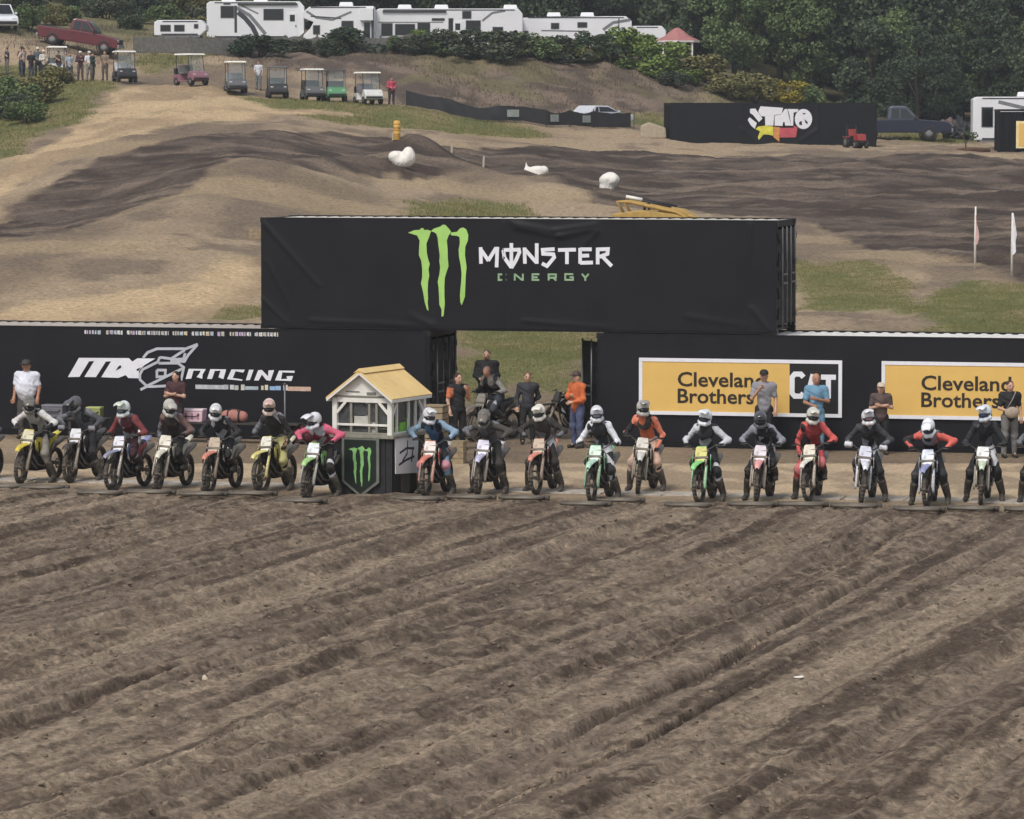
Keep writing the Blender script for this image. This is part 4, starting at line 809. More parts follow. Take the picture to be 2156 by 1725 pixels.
P0 = ('p0', dict(lean=.1, el=.47, ez=1.22, hx=.02)); P1 = ('p1', dict(lean=.45, el=.54, ez=1.27, hx=-.03)); P2 = ('p2', dict(lean=.3, el=.45, ez=1.19, foot=('g', 'p'), hx=.03)); P3 = ('p3', dict(lean=.8, el=.54, ez=1.3, low=.02)); P4 = ('p4', dict(lean=-.1, el=.47, ez=1.17, foot=('p', 'g'), hx=-.03)); P5 = ('p5', dict(lean=.6, el=.55, ez=1.30, hx=-.05)); P6 = ('p6', dict(lean=-.3, el=.46, ez=1.17, hx=.02)); P7 = ('p7', dict(lean=.2, el=.50, ez=1.24, foot=('p', 'g'), hx=.04)); P9 = ('p9', dict(lean=.0, el=.46, ez=1.2, rest=1, hx=-.03)); PA = ('pa', dict(lean=.15, el=.48, ez=1.22, rest=-1, foot=('g', 'p'), hx=.03)); P8 = ('p8', dict(lean=.5, el=.48, ez=1.22, foot=('g', 'p'), hx=-.02))
BW = R(17)
# x, y of front tyre, yaw, steer, bike(label, fender, plate, shroud, extras), rider(label, pose, colours)
LINE = [
 ((-11.31, 86.58), 20, 0, ('dark dirt bike whose rear wheel shows at the left edge', '#2b2b2e', '#d8d8dc', '#2b2b2e', {}), ('rider in pink sleeves cut off by the left edge', P0, '#d0417f', '#e04a8c', '#2a2a2e', dict(helmet='#c9c9cc'))),
 ((-10.03, 86.13), 21, 4, ('yellow dirt bike under the rider in grey and white', '#dcc83c', '#cfc9a8', '#e0cf3e', dict(rear='#e2d24a', side='#e2d24a')), ('rider in mottled grey gear and white sleeves on the yellow bike', P1, '#9a9894', '#d4d3d1', '#8d8880', dict(helmet='#6e6b66', hpit=.45, hyaw=.3))),
 ((-9.07, 86.47), 18, 0, ('black dirt bike with white plate and grey hand guards', '#2a2a2c', '#e3e3ea', '#2c2c2f', dict(hg='#8d8d98', guard='#9b948a')), ('hunched rider in black with a dark grey helmet', P5, '#2a2a2d', '#4a4a50', '#222226', dict(helmet='#58585c', hpit=.5))),
 ((-7.99, 84.38), 20, -3, ('blue, white and red dirt bike on the left half', '#8a8fae', '#e6e7ee', '#7d86b0', dict(side='#c45a60', rear='#9094c8', guard='#b3aca2')), ('rider in maroon red with a minty white helmet on the blue bike', P2, '#5b2a33', '#7c3a3c', '#3a1a22', dict(helmet='#dfe6e4', peak='#cfd8c8', lens='#5a6a72', hyaw=.35))),
 ((-7.07, 84.49), 17, 5, ('cream white dirt bike in front of the person in maroon', '#e6e2d2', '#d9d3c4', '#d8d4c6', dict(side='#e6e3d6', guard='#b5aca0')), ('rider in dark maroon under a pale grey helmet on the cream bike', PA, '#3a2d2d', '#6e5550', '#1f1c1d', dict(helmet='#b9b6ae', hyaw=.4, hpit=.35))),
 ((-6.04, 84.06), 17, 0, ('black dirt bike with a faded red front fender', '#d98a76', '#b9a791', '#242426', dict(side='#c9c6c0', guard='#8d7c70', rear='#2a2a2c')), ('rider in black with a white helmet above the faded red fender', P8, '#222226', '#2a2a30', '#1f1f22', dict(helmet='#d9dadc', hyaw=.45))),
 ((-5.02, 84.27), 19, -4, ('pale yellow dirt bike with cream side panels', '#e2d886', '#e6e4d6', '#e0d57a', dict(side='#e9e5cf', guard='#d8cf8a', rear='#ece7c8')), ('rider in black with a cream pink helmet and yellow trousers', P9, '#2a2a28', '#33322f', '#b8b27a', dict(helmet='#d9c2b6', peak='#d0aca4', hyaw=.3))),
 ((-4.01, 82.59), 20, 3, ('green and white dirt bike beside the starter tower', '#a9d98a', '#e3e8ee', '#8fce74', dict(side='#d9dade', guard='#b9b7b2')), ('rider in crimson and pink with a white helmet beside the starter tower', P3, '#7a2036', '#d0607c', '#241c20', dict(helmet='#e2e2ea', hpit=.3))),
 ((-1.70, 83.11), 15, 0, ('red fendered dirt bike just right of the starter tower', '#dd7f70', '#e6dcd8', '#c9685e', dict(guard='#d29c8e', rear='#c9c2bc')), ('rider in blue and white gear just right of the starter tower', P5, '#41668a', '#8ba5bd', '#6f93b0', dict(helmet='#dcdde2', hyaw=.35, knee='#c98f9c'))),
 ((-.66, 83.42), 16, 4, ('white and lilac dirt bike with black shrouds', '#c9c6e4', '#dcd9ee', '#2c2b30', dict(side='#e2e2ea', guard='#a59b92', rear='#d8d8e0')), ('crouching rider in mottled dark grey gear', P3, '#45433f', '#4b4843', '#3a3834', dict(helmet='#6f6a63', hpit=.55))),
 ((.47, 83.74), 14, -3, ('salmon red dirt bike with a muddy front wheel', '#e2907c', '#c9b4a0', '#8f3a44', dict(side='#a56a6a', guard='#a08d80')), ('rider in dark grey with a cream white helmet on the salmon bike', P1, '#3d3834', '#33302d', '#2c2826', dict(helmet='#e9e4d8', prot='#3b362f', hpit=.2))),
 ((1.55, 81.98), 15, 0, ('mint green dirt bike left of the first yellow sign', '#b9e2cc', '#cfe8d8', '#5fae78', dict(side='#6fb884', guard='#8fc09a', rear='#7ec28e')), ('rider in black and white with white sleeves on the mint green bike', P4, '#2d2d31', '#e2e4ea', '#26262a', dict(helmet='#dfe2e8', lens='#7d8088', prot='#222225'))),
 ((2.53, 83.84), 13, 5, ('white dirt bike under the rider in orange', '#dcdad6', '#d9d4cc', '#d3cfc8', dict(side='#e6b896', guard='#9f968c')), ('rider in orange with a grey white helmet', P9, '#d0714a', '#e8896e', '#cfae9c', dict(helmet='#b7b5b0', peak='#9a968f', hyaw=.2, prot='#3a3632'))),
 ((3.62, 81.67), 13, -4, ('bright green and yellow dirt bike before the yellow sign', '#8fe08a', '#d9d27a', '#5fc872', dict(guard='#9fd8a8', side='#3f7a4a', rear='#2f2f33')), ('rider in black with thin white sleeves on the bright green bike', P7, '#26262a', '#c9cbd2', '#222226', dict(helmet='#e9edf2', prot='#34363a'))),
 ((4.77, 81.88), 13, 3, ('white and pink dirt bike with dark rear end', '#f0a8a8', '#dcd4de', '#d8d0dc', dict(guard='#a79a90', side='#2b2b30', rear='#2b2b30')), ('rider in black with grey sleeves and a dark hooded helmet', P8, '#1c1c22', '#8d8e9a', '#17171a', dict(helmet='#55565c', peak='#3d3e44', hpit=.25))),
 ((5.76, 82.08), 12, -5, ('cream white dirt bike under the rider in red', '#e9e6dc', '#e3dccb', '#e6dfcc', dict(guard='#b7ab9d', side='#d9a49c')), ('rider in red gear with a cream helmet', PA, '#9a3a3a', '#d2605c', '#c24a50', dict(helmet='#d5d2c8', knee='#d87a7c', hyaw=.2))),
 ((6.80, 81.67), 12, 6, ('white and black dirt bike with white hand guards', '#e6e8f2', '#d9dcec', '#dfe2ec', dict(hg='#e2e4ec', guard='#d0d2da', side='#2a3238', rear='#dfe3d8')), ('rider in black with a white helmet and rosy goggles', P7, '#222226', '#3a3c40', '#26282a', dict(helmet='#e2e0e4', lens='#8d6a72', prot='#1d1d20'))),
 ((7.96, 80.88), 11, -3, ('blue and white dirt bike near the right end of the gate', '#9298c6', '#dfe6f2', '#cdd6ec', dict(guard='#c2c8d8', side='#26262b', rear='#26262b')), ('rider in red bent low over the bars with a white helmet', P3, '#c2564e', '#d8685e', '#2b2b30', dict(helmet='#eceef4', hpit=.6, prot='#6b6d74'))),
 ((9.10, 81.67), 11, 2, ('white dirt bike with a pale green fender at the far right', '#d6e4c8', '#eceef0', '#3a3c40', dict(guard='#a9a49c', side='#2a2a2e', rear='#2a2a2e')), ('rider in black sitting upright with a white and blue helmet', P6, '#1f1f22', '#2a2b2f', '#1c1c20', dict(helmet='#dde6f0', lens='#3f4f78', peak='#e6ecf2'))),
 ((10.10, 81.27), 12, 0, ('black dirt bike cut off by the right edge', '#26262a', '#3a3a3e', '#26262a', {}), ('rider in black cut off by the right edge', P0, '#1e1e21', '#242428', '#1c1c1f', dict(helmet='#3a3a3e'))),
]
for (x, y), yw, stv, bk, rd_ in LINE:
    b = dirt_bike(x, y, R(yw), bk[0], *bk[1:4], steer=R(stv*2), **bk[4]); rider(b, *rd_[:5], **rd_[5])
# parked behind the line, in the gap
b = dirt_bike(-.9, 97.6, R(38), 'muddy grey dirt bike parked in the gap under the bareheaded rider', '#77736c', '#8d8a84', '#4a4a4c', group='dirt bikes parked in the gap')
rider(b, 'bareheaded person in mottled grey sitting on the bike in the gap', P2, '#6f6b66', '#8d8a86', '#3f4550', bare=True, hair='#b58f7a', group='people in the gap between containers')
dirt_bike(.78, 98.3, R(62), 'dark dirt bike parked behind the man in orange', '#3a3a3a', '#6a675f', '#333336', group='dirt bikes parked in the gap')

# ---------------------------------------------------------------- starter's tower
m_wpaint = mat('tower_white', '#e4e2db', .6, var=.08, dirt=.12, dirtcol='#a39a8e'); m_gold = mat('roof_gold', '#e9c988', .6, var=.1, scale=2, dirt=.05); m_tdark = mat('tower_dark', '#232326', .65, var=.3, scale=6, dirt=.2, dirtcol='#5b534b')
m_ledge = mat('ledge_grey', '#8b887c', .6, dirt=.2); m_ply = mat('inside_grey', '#b5b3ab', .8); m_glass = mat('dark_glass', '#4c4f50', .2, var=.4, scale=9)
tw = empty('starter_tower', (-3.57, 83.72, .0), R(-24)); tag(tw, 'small white starter tower with gold gable roof and claw shield standing in the gate line', 'tower')
TW, TD = 1.31, 1.6
def tp(n, c, d, m, par=tw, bev=.006, rot=None, taper=(1, 1)): return MB().box(c, d, rot, taper=taper).build(n, m, par, bev)
nb = 9
for i in range(nb): tp('board', ((i+.5)*TW/nb, .03, .60), (TW/nb-.008, .03+.006*(i % 2), 1.12), m_tdark)
for i in range(11): tp('board', (TW-.03, .03+(i+.5)*(TD-.06)/11, .60), (.03+.006*(i % 2), (TD-.06)/11-.008, 1.12), m_tdark if i not in (3, 4, 5) else mat('worn_board', '#55524d', .7, dirt=.3))
for i in range(11): tp('board', (.03, .06+(i+.5)*(TD-.09)/11, .60), (.03, (TD-.06)/11-.008, 1.12), m_tdark)
tp('back_wall', (TW/2, TD-.02, .6), (TW-.1, .03, 1.12), m_tdark)
tp('ledge', (TW/2, TD/2, 1.205), (TW+.14, TD+.14, .07), m_ledge, bev=.012)
for x in (.05, TW-.05):
    for y in (.05, TD-.05): tp('corner_post', (x, y, 1.60), (.10, .10, .72), m_wpaint)
for y in (.045, TD-.045): tp('beam', (TW/2, y, 1.925), (TW-.205, .08, .10), m_wpaint)
for x in (.045, TW-.045): tp('beam', (x, TD/2, 1.925), (.08, TD-.205, .10), m_wpaint)
# front: sill rail, mullions, braces, panes
tp('rail', (TW/2, .045, 1.43), (TW-.205, .05, .045), m_wpaint); tp('rail', (TW/2, .045, 1.262), (TW-.205, .06, .04), m_ledge)
for x in (.40, .80, .96): tp('mullion', (x, .05, 1.57), (.05, .045, .58), m_ledge)
for x, sg in ((.19, 1), (TW-.19, -1)): tp('brace', (x, .03, 1.77), (.055, .05, .30), m_wpaint, rot=(0, R(42*sg), 0))
for x0, x1, z0, z1 in ((.11, .37, 1.29, 1.40), (.43, .77, 1.29, 1.40), (.43, .77, 1.62, 1.85), (.83, .93, 1.5, 1.86), (.12, .37, 1.46, 1.86), (.99, 1.2, 1.46, 1.86)):
    tp('pane', ((x0+x1)/2, .09, (z0+z1)/2), (x1-x0, .012, z1-z0), m_glass, bev=0)
tp('panel', (.60, .10, 1.52), (.32, .02, .16), m_ply); tp('panel', (.24, .11, 1.55), (.2, .02, .18), mat('notice_grey', '#8b8983', .7)); tp('panel', (1.09, .11, 1.5), (.2, .02, .22), mat('notice_green', '#8d9a7c', .7)); tp('panel', (.88, .11, 1.38), (.14, .02, .2), mat('notice_white', '#c9c7c0', .7)); tp('counter', (.62, .3, 1.36), (1.05, .4, .03), m_ledge)
tp('inner_wall', (TW/2, TD-.14, 1.56), (TW-.25, .02, .6), m_ply)
# right side: mullions, braces, panes
for y in (.32, .86, 1.18): tp('mullion', (TW-.045, y, 1.57), (.045, .05, .60), m_wpaint)
for y, sg in ((.17, -1), (TD-.2, 1)): tp('brace', (TW-.03, y, 1.74), (.05, .055, .34), m_wpaint, rot=(R(40*sg), 0, 0))
tp('brace', (TW-.03, TD-.25, 1.42), (.05, .055, .36), m_wpaint, rot=(R(-44), 0, 0))
for y0, y1 in ((.36, .82), (.90, 1.14), (1.22, 1.46)): tp('pane', (TW-.09, (y0+y1)/2, 1.66), (.012, y1-y0, .40), m_glass, bev=0)
tp('rail', (TW-.045, TD/2, 1.262), (.06, TD-.205, .04), m_wpaint)
# gable and roof
for y in (.03, TD-.03): MB().prism([(0, 1.978), (TW, 1.978), (TW/2, 2.47)], lambda a, b, s, y=y: (a, y+(-.015 if s else .015), b)).build('gable_panel', m_wpaint, tw)
tp('gable_rail', (TW/2, .0, 2.0), (TW-.1, .03, .03), m_ledge); tp('gable_plate', (.86, .003, 2.06), (.2, .014, .05), mat('grey_plate', '#77746f', .6)); tp('gable_trim', (.45, .004, 2.09), (.3, .012, .02), mat('grey_plate', '#77746f', .6))
an = math.atan2(.49, TW/2); sl = math.hypot(.49, TW/2)+.09
for sg in (-1, 1):
    cx = TW/2+sg*(sl/2)*math.cos(an); cz = 2.50-(sl/2)*math.sin(an)
    r_ = MB().box((cx, TD/2, cz), (sl, TD+.26, .035), (0, sg*an, 0)).build('roof_slope', m_gold, tw, .008)
    MB().box((cx, -.115, cz-.035), (sl-.02, .025, .055), (0, sg*an, 0)).build('fascia', m_wpaint, r_); MB().box((TW/2+sg*(sl-.02)*math.cos(an), TD/2, 2.50-(sl-.02)*math.sin(an)-.04), (.03, TD+.24, .07)).build('eave_board', m_wpaint, r_)
MB().prism([(-.09, -.045), (0, .025), (.09, -.045), (0, -.01)], lambda a, b, s: (TW/2+a*1.3, -.14+s*(TD+.28), 2.525+b*1.3)).build('ridge_cap', m_gold, tw)
# shield
SH = [(.30, 1.14), (1.0, 1.14), (1.0, .33), (.65, .07), (.30, .33)]
sh = MB().prism([(.24, 1.165), (1.06, 1.165), (1.06, .30), (.65, .0), (.24, .30)], lambda a, b, s: (a, -.035-.03*(1-s), b)).build('shield', mat('shield_grey', '#6f726c', .5, dirt=.25), tw, .006)
MB().prism(SH, lambda a, b, s: (a, -.07-.006*(1-s), b)).build('shield_face', mat('shield_face', '#15201a', .5, var=.4, scale=3), sh)
for i, c in enumerate(CLAWS):
    cu = [( .40+(u+2.47)/(1.44)*.5, .22+(z-2.93)/(5.04-2.93)*.80) for u, z in c]
    mb = MB(); vs = [(a, -.080-.002*i, b) for a, b in cu]
    mb.add(vs, [tuple(t) for t in tessellate_polygon([[Vector((a, b, 0)) for a, b in cu]])]); mb.build('claw_mark', mat('shield_green', '#86bd72', .5, dirt=.2), sh)
# white board hung on the side
bd = empty('side_sign', tw.matrix_basis @ Vector((TW+.012, .12, .42)), R(-24)); tag(bd, 'white sign with a dark hand drawn symbol on the tower side', 'sign')
MB().prism([(0, .05), (1.0, 0), (1.06, .72), (-.02, .76)], lambda a, b, s: (.004+.012*s, a, b)).build('board', mat('sign_white', '#f2f2f2', .6, var=.03), bd)
mb = MB()
for i, s in enumerate(([(.18, .45), (.5, .53), (.85, .50)], [(.55, .68), (.52, .42), (.30, .28)], [(.14, .22), (.5, .30), (.85, .34)], [(.80, .54), (.72, .24)])):
    for q in stroke(s, .045): mb.add([(.0185+.001*i, a, b) for a, b in q], [(0, 1, 2, 3)])
mb.build('symbol', mat('symbol_dark', '#33282c', .6), bd)
def cooler(n, loc, sz, col, label, rz=0, lid='#d8d8d6', cat='cooler', stripes=None):
    t = empty(n, loc, rz); tag(t, label, cat)
    MB().box((0, 0, sz[2]*.4), (sz[0], sz[1], sz[2]*.8), taper=(1.05, 1.05)).build('body', mat('tub'+col, col, .5, dirt=.15), t, .02)
    MB().box((0, 0, sz[2]*.9), (sz[0]*1.07, sz[1]*1.07, sz[2]*.19)).build('lid', mat('tub'+lid, lid, .5, dirt=.1), t, .02)
    MB().tube([(-sz[0]*.4, -sz[1]*.55, sz[2]*.6), (-sz[0]*.3, -sz[1]*.62, sz[2]*.45), (sz[0]*.3, -sz[1]*.62, sz[2]*.45), (sz[0]*.4, -sz[1]*.55, sz[2]*.6)], .012, 6).build('handle', m_grip, t)
    for i in range(stripes or 0): MB().box((-sz[0]*.36+i*sz[0]*.24, -sz[1]*.505-.006, sz[2]*.45), (sz[0]*.07, .012, sz[2]*.5)).build('stripe', mat('stripe_mauve', '#a5788a', .6), t)
    return t
W_ = tw.matrix_basis
cooler('green_tub', W_ @ Vector((.98, .34, 1.376)), (.22, .26, .3), '#9cc06a', 'pale green tub on the counter inside the tower window', R(-24), '#a8bf8a', 'tub')
cooler('green_tub', W_ @ Vector((1.08, .75, 1.24)), (.26, .3, .3), '#86c94e', 'bright green tub behind the side opening of the tower', R(-24), '#8fcf5c', 'tub')

# ---------------------------------------------------------------- start gate: beams, dropped gate frames, concrete pads
m_conc = mat('gate_concrete', '#b3aca2', .85, var=.2, scale=3, dirt=.5, dirtcol='#8f806f', bump=.3); m_gsteel = mat('gate_steel', '#6e685f', .55, .5, dirt=.5, dirtcol='#7d7061')
def gpos(u, g, z=0):    # u along the row, g metres behind the gate line
    p = Vector((0, 83.75, 0))+RE*u+RN*g; return Vector((p.x, p.y, z))
rq = random.Random(3)
def gcoord(x, y): d = Vector((x, y-83.75, 0)); return d.dot(RE), d.dot(RN)
BK = sorted((gcoord(*q[0])+(q[3][0],) for q in LINE), key=lambda q: q[0])
for i in range(10):
    u = -11.6+i*2.42
    if abs(u+2.9) < 1.3: continue
    nb_ = min(BK, key=lambda q: abs(q[0]-u-.3))[2]
    p = empty('concrete_pad', gpos(u, .95+rq.uniform(-.1, .1)), -YAW+rq.uniform(-.01, .01)); tag(p, ('concrete pad under the '+nb_).replace(' whose rear wheel shows', ''), 'concrete pad', 'concrete pads along the start gate')
    for k in range(2): MB().box((-.59+k*1.18, 0, .0), (1.16, .75+rq.uniform(-.1, .15), .07)).build('slab', m_conc, p, .015)
for u, gg, lb in BK:
    g = empty('gate_frame', gpos(u+rq.uniform(-.05, .05), min(-1.0, gg-.55)+rq.uniform(-.06, .06), .03), -YAW+rq.uniform(-.06, .06)); tag(g, 'gate frame before the '+lb, 'gate', 'start gate frames lying along the line')
    MB().tube([(-.5, .0, .03), (.5, .0, .03)], .05, 8).build('pivot_bar', m_gsteel, g)
    MB().tube([(-.4, 0, .03), (-.4, -.38, .05), (-.3, -.46, .055), (.3, -.46, .055), (.4, -.38, .05), (.4, 0, .03)], .032, 8).build('hoop', m_gsteel, g)
    for x in (-.16, .16): MB().tube([(x, 0, .03), (x, -.45, .052)], .014, 6).build('cross_bar', m_gsteel, g)

# ---------------------------------------------------------------- things along the left container
m_wood = mat('raw_wood', '#97866c', .8, var=.3, scale=8); m_wood2 = mat('dark_wood', '#3c3733', .8, var=.3)
def bench(u, g, L_, h, label):
    t = empty('bench', row(u, g), -YAW); tag(t, label, 'bench')
    for k in range(3): MB().box((0, -.16+k*.16, h), (L_, .15, .04)).build('plank', m_wood2, t, .005)
    for x in (-L_*.42, 0, L_*.42):
        for y in (-.18, .18): MB().box((x, y, h/2-.01), (.06, .05, h-.03)).build('leg', m_wood2, t)
    return t
bench(-6.3, -1.2, 3.2, .46, 'long dark bench against the container behind the left riders'); bench(-10.3, -1.1, 1.8, .5, 'dark bench behind the black bike at far left')
cooler('cooler_box', row(-7.35, -1.2, .483), (.62, .34, .30), '#d9b9c4', 'pink and white striped cooler on the long bench', -YAW, '#e3d0d8', stripes=4)
def duffel(u, g, z, L_, r, col, label, kind='duffel_bag'):
    t = empty(kind, row(u, g, z), -YAW); tag(t, label, 'bag')
    m = fab(col, .2); link('body', sdf_mesh('body', [('c', (-L_/2+r, 0, r), (L_/2-r, 0, r*.95), r, r*.92, 0), ('e', (0, 0, r*1.1), (L_*.3, r*1.05, r), 0)], m, .022, .06), t)
    MB().tube([(-L_*.18, -r*.7, r*1.6), (-L_*.1, -r*.3, r*2.25), (L_*.1, -r*.3, r*2.25), (L_*.18, -r*.7, r*1.6)], .013, 6).build('handle', m_grip, t)
    for x in (-L_*.2, L_*.2): MB().lathe([(r*1.07, -.02), (r*1.09, 0), (r*1.07, .02)], 16, (x, 0, r), 'x').build('strap', m_grip, t)
duffel(-6.3, -1.2, .483, .66, .14, '#a8746a', 'rust red duffel bag on the long bench'); duffel(-5.35, -1.2, .483, .5, .13, '#c09aa2', 'dusty pink duffel bag at the right end of the bench'); duffel(-4.75, -1.1, 0, .7, .22, '#5a2530', 'dark red kit bag on the ground near the tower')
cooler('tool_box', row(-10.75, -1.1, .52), (.5, .3, .3), '#6b6b74', 'grey tool box on the bench behind the black bike', -YAW, '#777780', 'tool box'); cooler('cooler_box', row(-9.75, -1.1, .52), (.34, .26, .26), '#8f9560', 'yellow green cooler on the far left bench', -YAW, '#b0b672')
sp_ = link('spare_helmet', HELM, None, row(-8.55, -1.2, .13), mats=[shell('#e0dfe0'), m_port]); tag(sp_, 'white spare helmet on the ground beside the bench', 'helmet')
pl = empty('marker_pole', row(-4.35, -3.6), 0); tag(pl, 'thin grey pole standing left of the tower', 'pole'); MB().tube([(0, 0, -.1), (0, 0, 1.52)], .022, 8).build('shaft', m_bar, pl); MB().lathe([(.0, 1.52), (.03, 1.52), (.03, 1.56), (0, 1.57)], 8).build('cap', m_bar, pl)
def crate(n, loc, sz, rz, label, slats=5):
    t = empty(n, loc, rz); tag(t, label, 'crate')
    sx_, sy_, h = sz; st_ = h/slats
    for k in range(slats):
        z = (k+.5)*st_
        for c, d in (((0, -sy_/2, z), (sx_, .02, st_*.86)), ((0, sy_/2, z), (sx_, .02, st_*.86)), ((-sx_/2+.01, 0, z), (.02, sy_-.022, st_*.86)), ((sx_/2-.01, 0, z), (.02, sy_-.022, st_*.86))): MB().box(c, d).build('slat', m_wood, t)
    for x in (-sx_/2+.045, sx_/2-.045): MB().box((x, -sy_/2+.03, h/2), (.04, .03, h*.98)).build('corner_post', m_wood, t)
    MB().box((0, 0, .02), (sx_-.05, sy_-.05, .02)).build('base', m_wood, t); return t
crate('wooden_crate', Vector((-1.68, 93.4, 0)), (.44, .42, 1.12), R(-18), 'tall pale wooden crate behind the rider in blue', 8); MB().box((0, 0, 1.14), (.48, .46, .03)).build('lid', m_wood, bpy.data.objects['wooden_crate'])
crate('wooden_crate', Vector((-1.22, 91.6, 0)), (.40, .40, .5), R(-10), 'low brown wooden crate standing on the dirt right of the blue rider', 4)

# ---------------------------------------------------------------- people standing by the containers
SKINS = ['#c29a84', '#a87a62', '#b98b75']
ARM = dict(hang=((.25, .03, 1.14), (.25, -.07, .90)), cross=((.26, -.06, 1.15), (-.06, -.21, 1.21)), phone=((.25, -.08, 1.15), (.07, -.27, 1.38)), hip=((.38, .07, 1.17), (.20, -.07, 1.03)), out=((.30, -.22, 1.36), (.22, -.47, 1.34)), front=((.25, -.02, 1.13), (.10, -.25, 1.06)), back=((.27, .12, 1.15), (.08, .17, .98)))
PEOPLE_M = {}
def hand_prims(el, ha, s, z=0):
    d = (ha-el)/np.linalg.norm(ha-el); sd_ = np.cross(d, V3(0, 1, .2)); sd_ /= np.linalg.norm(sd_); nn = np.cross(sd_, d); o = []
    o.append(('c', ha, ha+d*.055, .032, .034, z))
    for f in range(4):
        a = ha+d*.075+sd_*(-.033+.022*f); l_ = (.055, .068, .062, .045)[f]; b = a+d*l_*.55+nn*.008*s; c = b+d*l_*.35+nn*.026*s
        o += [('c', a, b, .0105, .0098, z, .006), ('c', b, c, .0098, .009, z, .006)]
    a = ha+d*.03-sd_*.034; b = a-sd_*.028+d*.03; o += [('c', a, b, .013, .011, z, .008), ('c', b, b+d*.026, .011, .009, z, .006)]
    return o
def standing(x, y, face, h, label, shirt, trous, arms=('hang', 'hang'), sleeve='long', hair='#2f2823', cap=None, shoe='#2a2826', skin=0, belly=0., legs='long', z=None, group='people standing by the containers', vox=.0135, sleevecol=None, longhair=False, wide=1.0, lean=0):
    t = empty('person', (x, y, z if z is not None else gz(x, y)), -face); t.scale = (h/1.745*wide, h/1.745*wide, h/1.745); tag(t, label, 'person', group)
    key = (arms, sleeve, belly, legs, vox, longhair)
    if key not in PEOPLE_M:
        pel, wst, ch, nk, hd = V3(0, .01, .95), V3(0, 0, 1.09), V3(0, .0, 1.33), V3(0, -.005, 1.50), V3(0, -.02, 1.625)
        b = [('c', pel, wst, .12, .115, 0), ('c', wst, ch, .115, .125, 0), ('c', ch, nk, .10, .055, 0), ('c', nk, hd, .052, .055, 0), ('e', hd, (.074, .095, .118), 0), ('e', hd+V3(0, -.03, -.06), (.05, .062, .055), 0),
             ('c', hd+V3(0, -.09, .01), hd+V3(0, -.112, -.03), .010, .015, 0, .01), ('e', hd+V3(-.077, .0, -.01), (.012, .025, .035), 0), ('e', hd+V3(.077, .0, -.01), (.012, .025, .035), 0),
             ('e', hd+V3(-.03, -.083, .008), (.009, .009, .006), 1), ('e', hd+V3(.03, -.083, .008), (.009, .009, .006), 1), ('e', hd+V3(0, -.084, -.062), (.018, .007, .005), 2)]
        sh = [('c', pel+V3(0, 0, .0), wst, .155, .145, 0), ('c', wst, ch, .145, .15, 0), ('e', ch+V3(0, 0, .03), (.205, .125, .15), 0), ('c', ch+V3(0, 0, .05), nk-V3(0, 0, .035), .10, .065, 0)]
        if belly: b.append(('e', V3(0, -.06, 1.08), (.15, .14, .16), 0)); sh.append(('E', V3(0, -.05, 1.12), (.19+belly, .16+belly, .26), (.15, 0, 0), 0, 0))
        tr = [('e', pel+V3(0, .01, -.02), (.175, .13, .13), 0)]
        for s, am in ((-1, arms[0]), (1, arms[1])):
            e, q = [V3(p[0]*s, p[1], p[2]) for p in ARM[am]]; so = V3(s*.185, 0, 1.42)
            b += [('c', so, e, .052, .04, 0), ('c', e, q, .04, .027, 0)]+hand_prims(e, q, s)
            sh.append(('c', V3(s*.11, 0, 1.41), so, .085, .075, 0))
            if sleeve == 'long': sh += [('c', so, e, .073, .058, 1), ('c', e, q-(q-e)*.06, .058, .043, 1)]
            elif sleeve == 'short': sh += [('c', so, so+(e-so)*.72, .075, .068, 1)]
            hp, kn, an_ = V3(s*.095, .01, .92), V3(s*.115, -.02, .50), V3(s*.125, .03, .09)
            b += [('c', hp, kn, .08, .055, 0), ('c', kn, an_, .054, .038, 0), ('c', an_, an_+V3(0, -.12, -.045), .036, .032, 0)]
            tr += [('c', hp, kn, .108, .078, 0)]+([('c', kn, an_+V3(0, 0, .0), .077, .062, 0)] if legs == 'long' else [('c', kn, kn+V3(0, 0, -.06), .08, .08, 0)])
        shoe_m = [sdf_mesh('shoe', [('c', (s*.125, .055, .045), (s*.135, -.13, .04), .047, .045, 0), ('c', (s*.125, .04, .09), (s*.127, .0, .07), .047, .045, 0)], _x, .016, .03) for s in (-1, 1)]
        hr = [('e', hd+V3(0, .022, .035), (.084, .097, .10), 0)]
        if longhair: hr += [('c', hd+V3(-.05, .05, .0), V3(-.07, .07, 1.42), .055, .04, 0), ('c', hd+V3(.05, .05, .0), V3(.07, .07, 1.42), .055, .04, 0), ('c', hd+V3(0, .07, 0), V3(0, .10, 1.40), .06, .05, 0)]
        PEOPLE_M[key] = dict(body=sdf_mesh('body', b, [_x]*3, vox, .03), shirt=sdf_mesh('shirt', sh, [_x, _x], max(.017, vox), .045, .02, 8), trousers=sdf_mesh('trousers', tr, _x, max(.018, vox), .045, .018, 8), shoe=shoe_m, hair=sdf_mesh('hair', hr, _x, .016, .03), hd=hd)
    M = PEOPLE_M[key]; sk = mat('skin'+str(skin), SKINS[skin], .55, var=.08)
    link('body', M['body'], t, mats=[sk, mat('eye_dark', '#221d1b', .4), mat('lip', '#8f5a52', .6)]); link('shirt', M['shirt'], t, mats=[fab(shirt, .06), fab(sleevecol or shirt, .06)]); link('trousers', M['trousers'], t, mats=[fab(trous, .1)])
    for q in M['shoe']: link('shoe', q, t, mats=[fab(shoe, .3)])
    link('hair', M['hair'], t, mats=[mat('hair'+hair, hair, .8)])
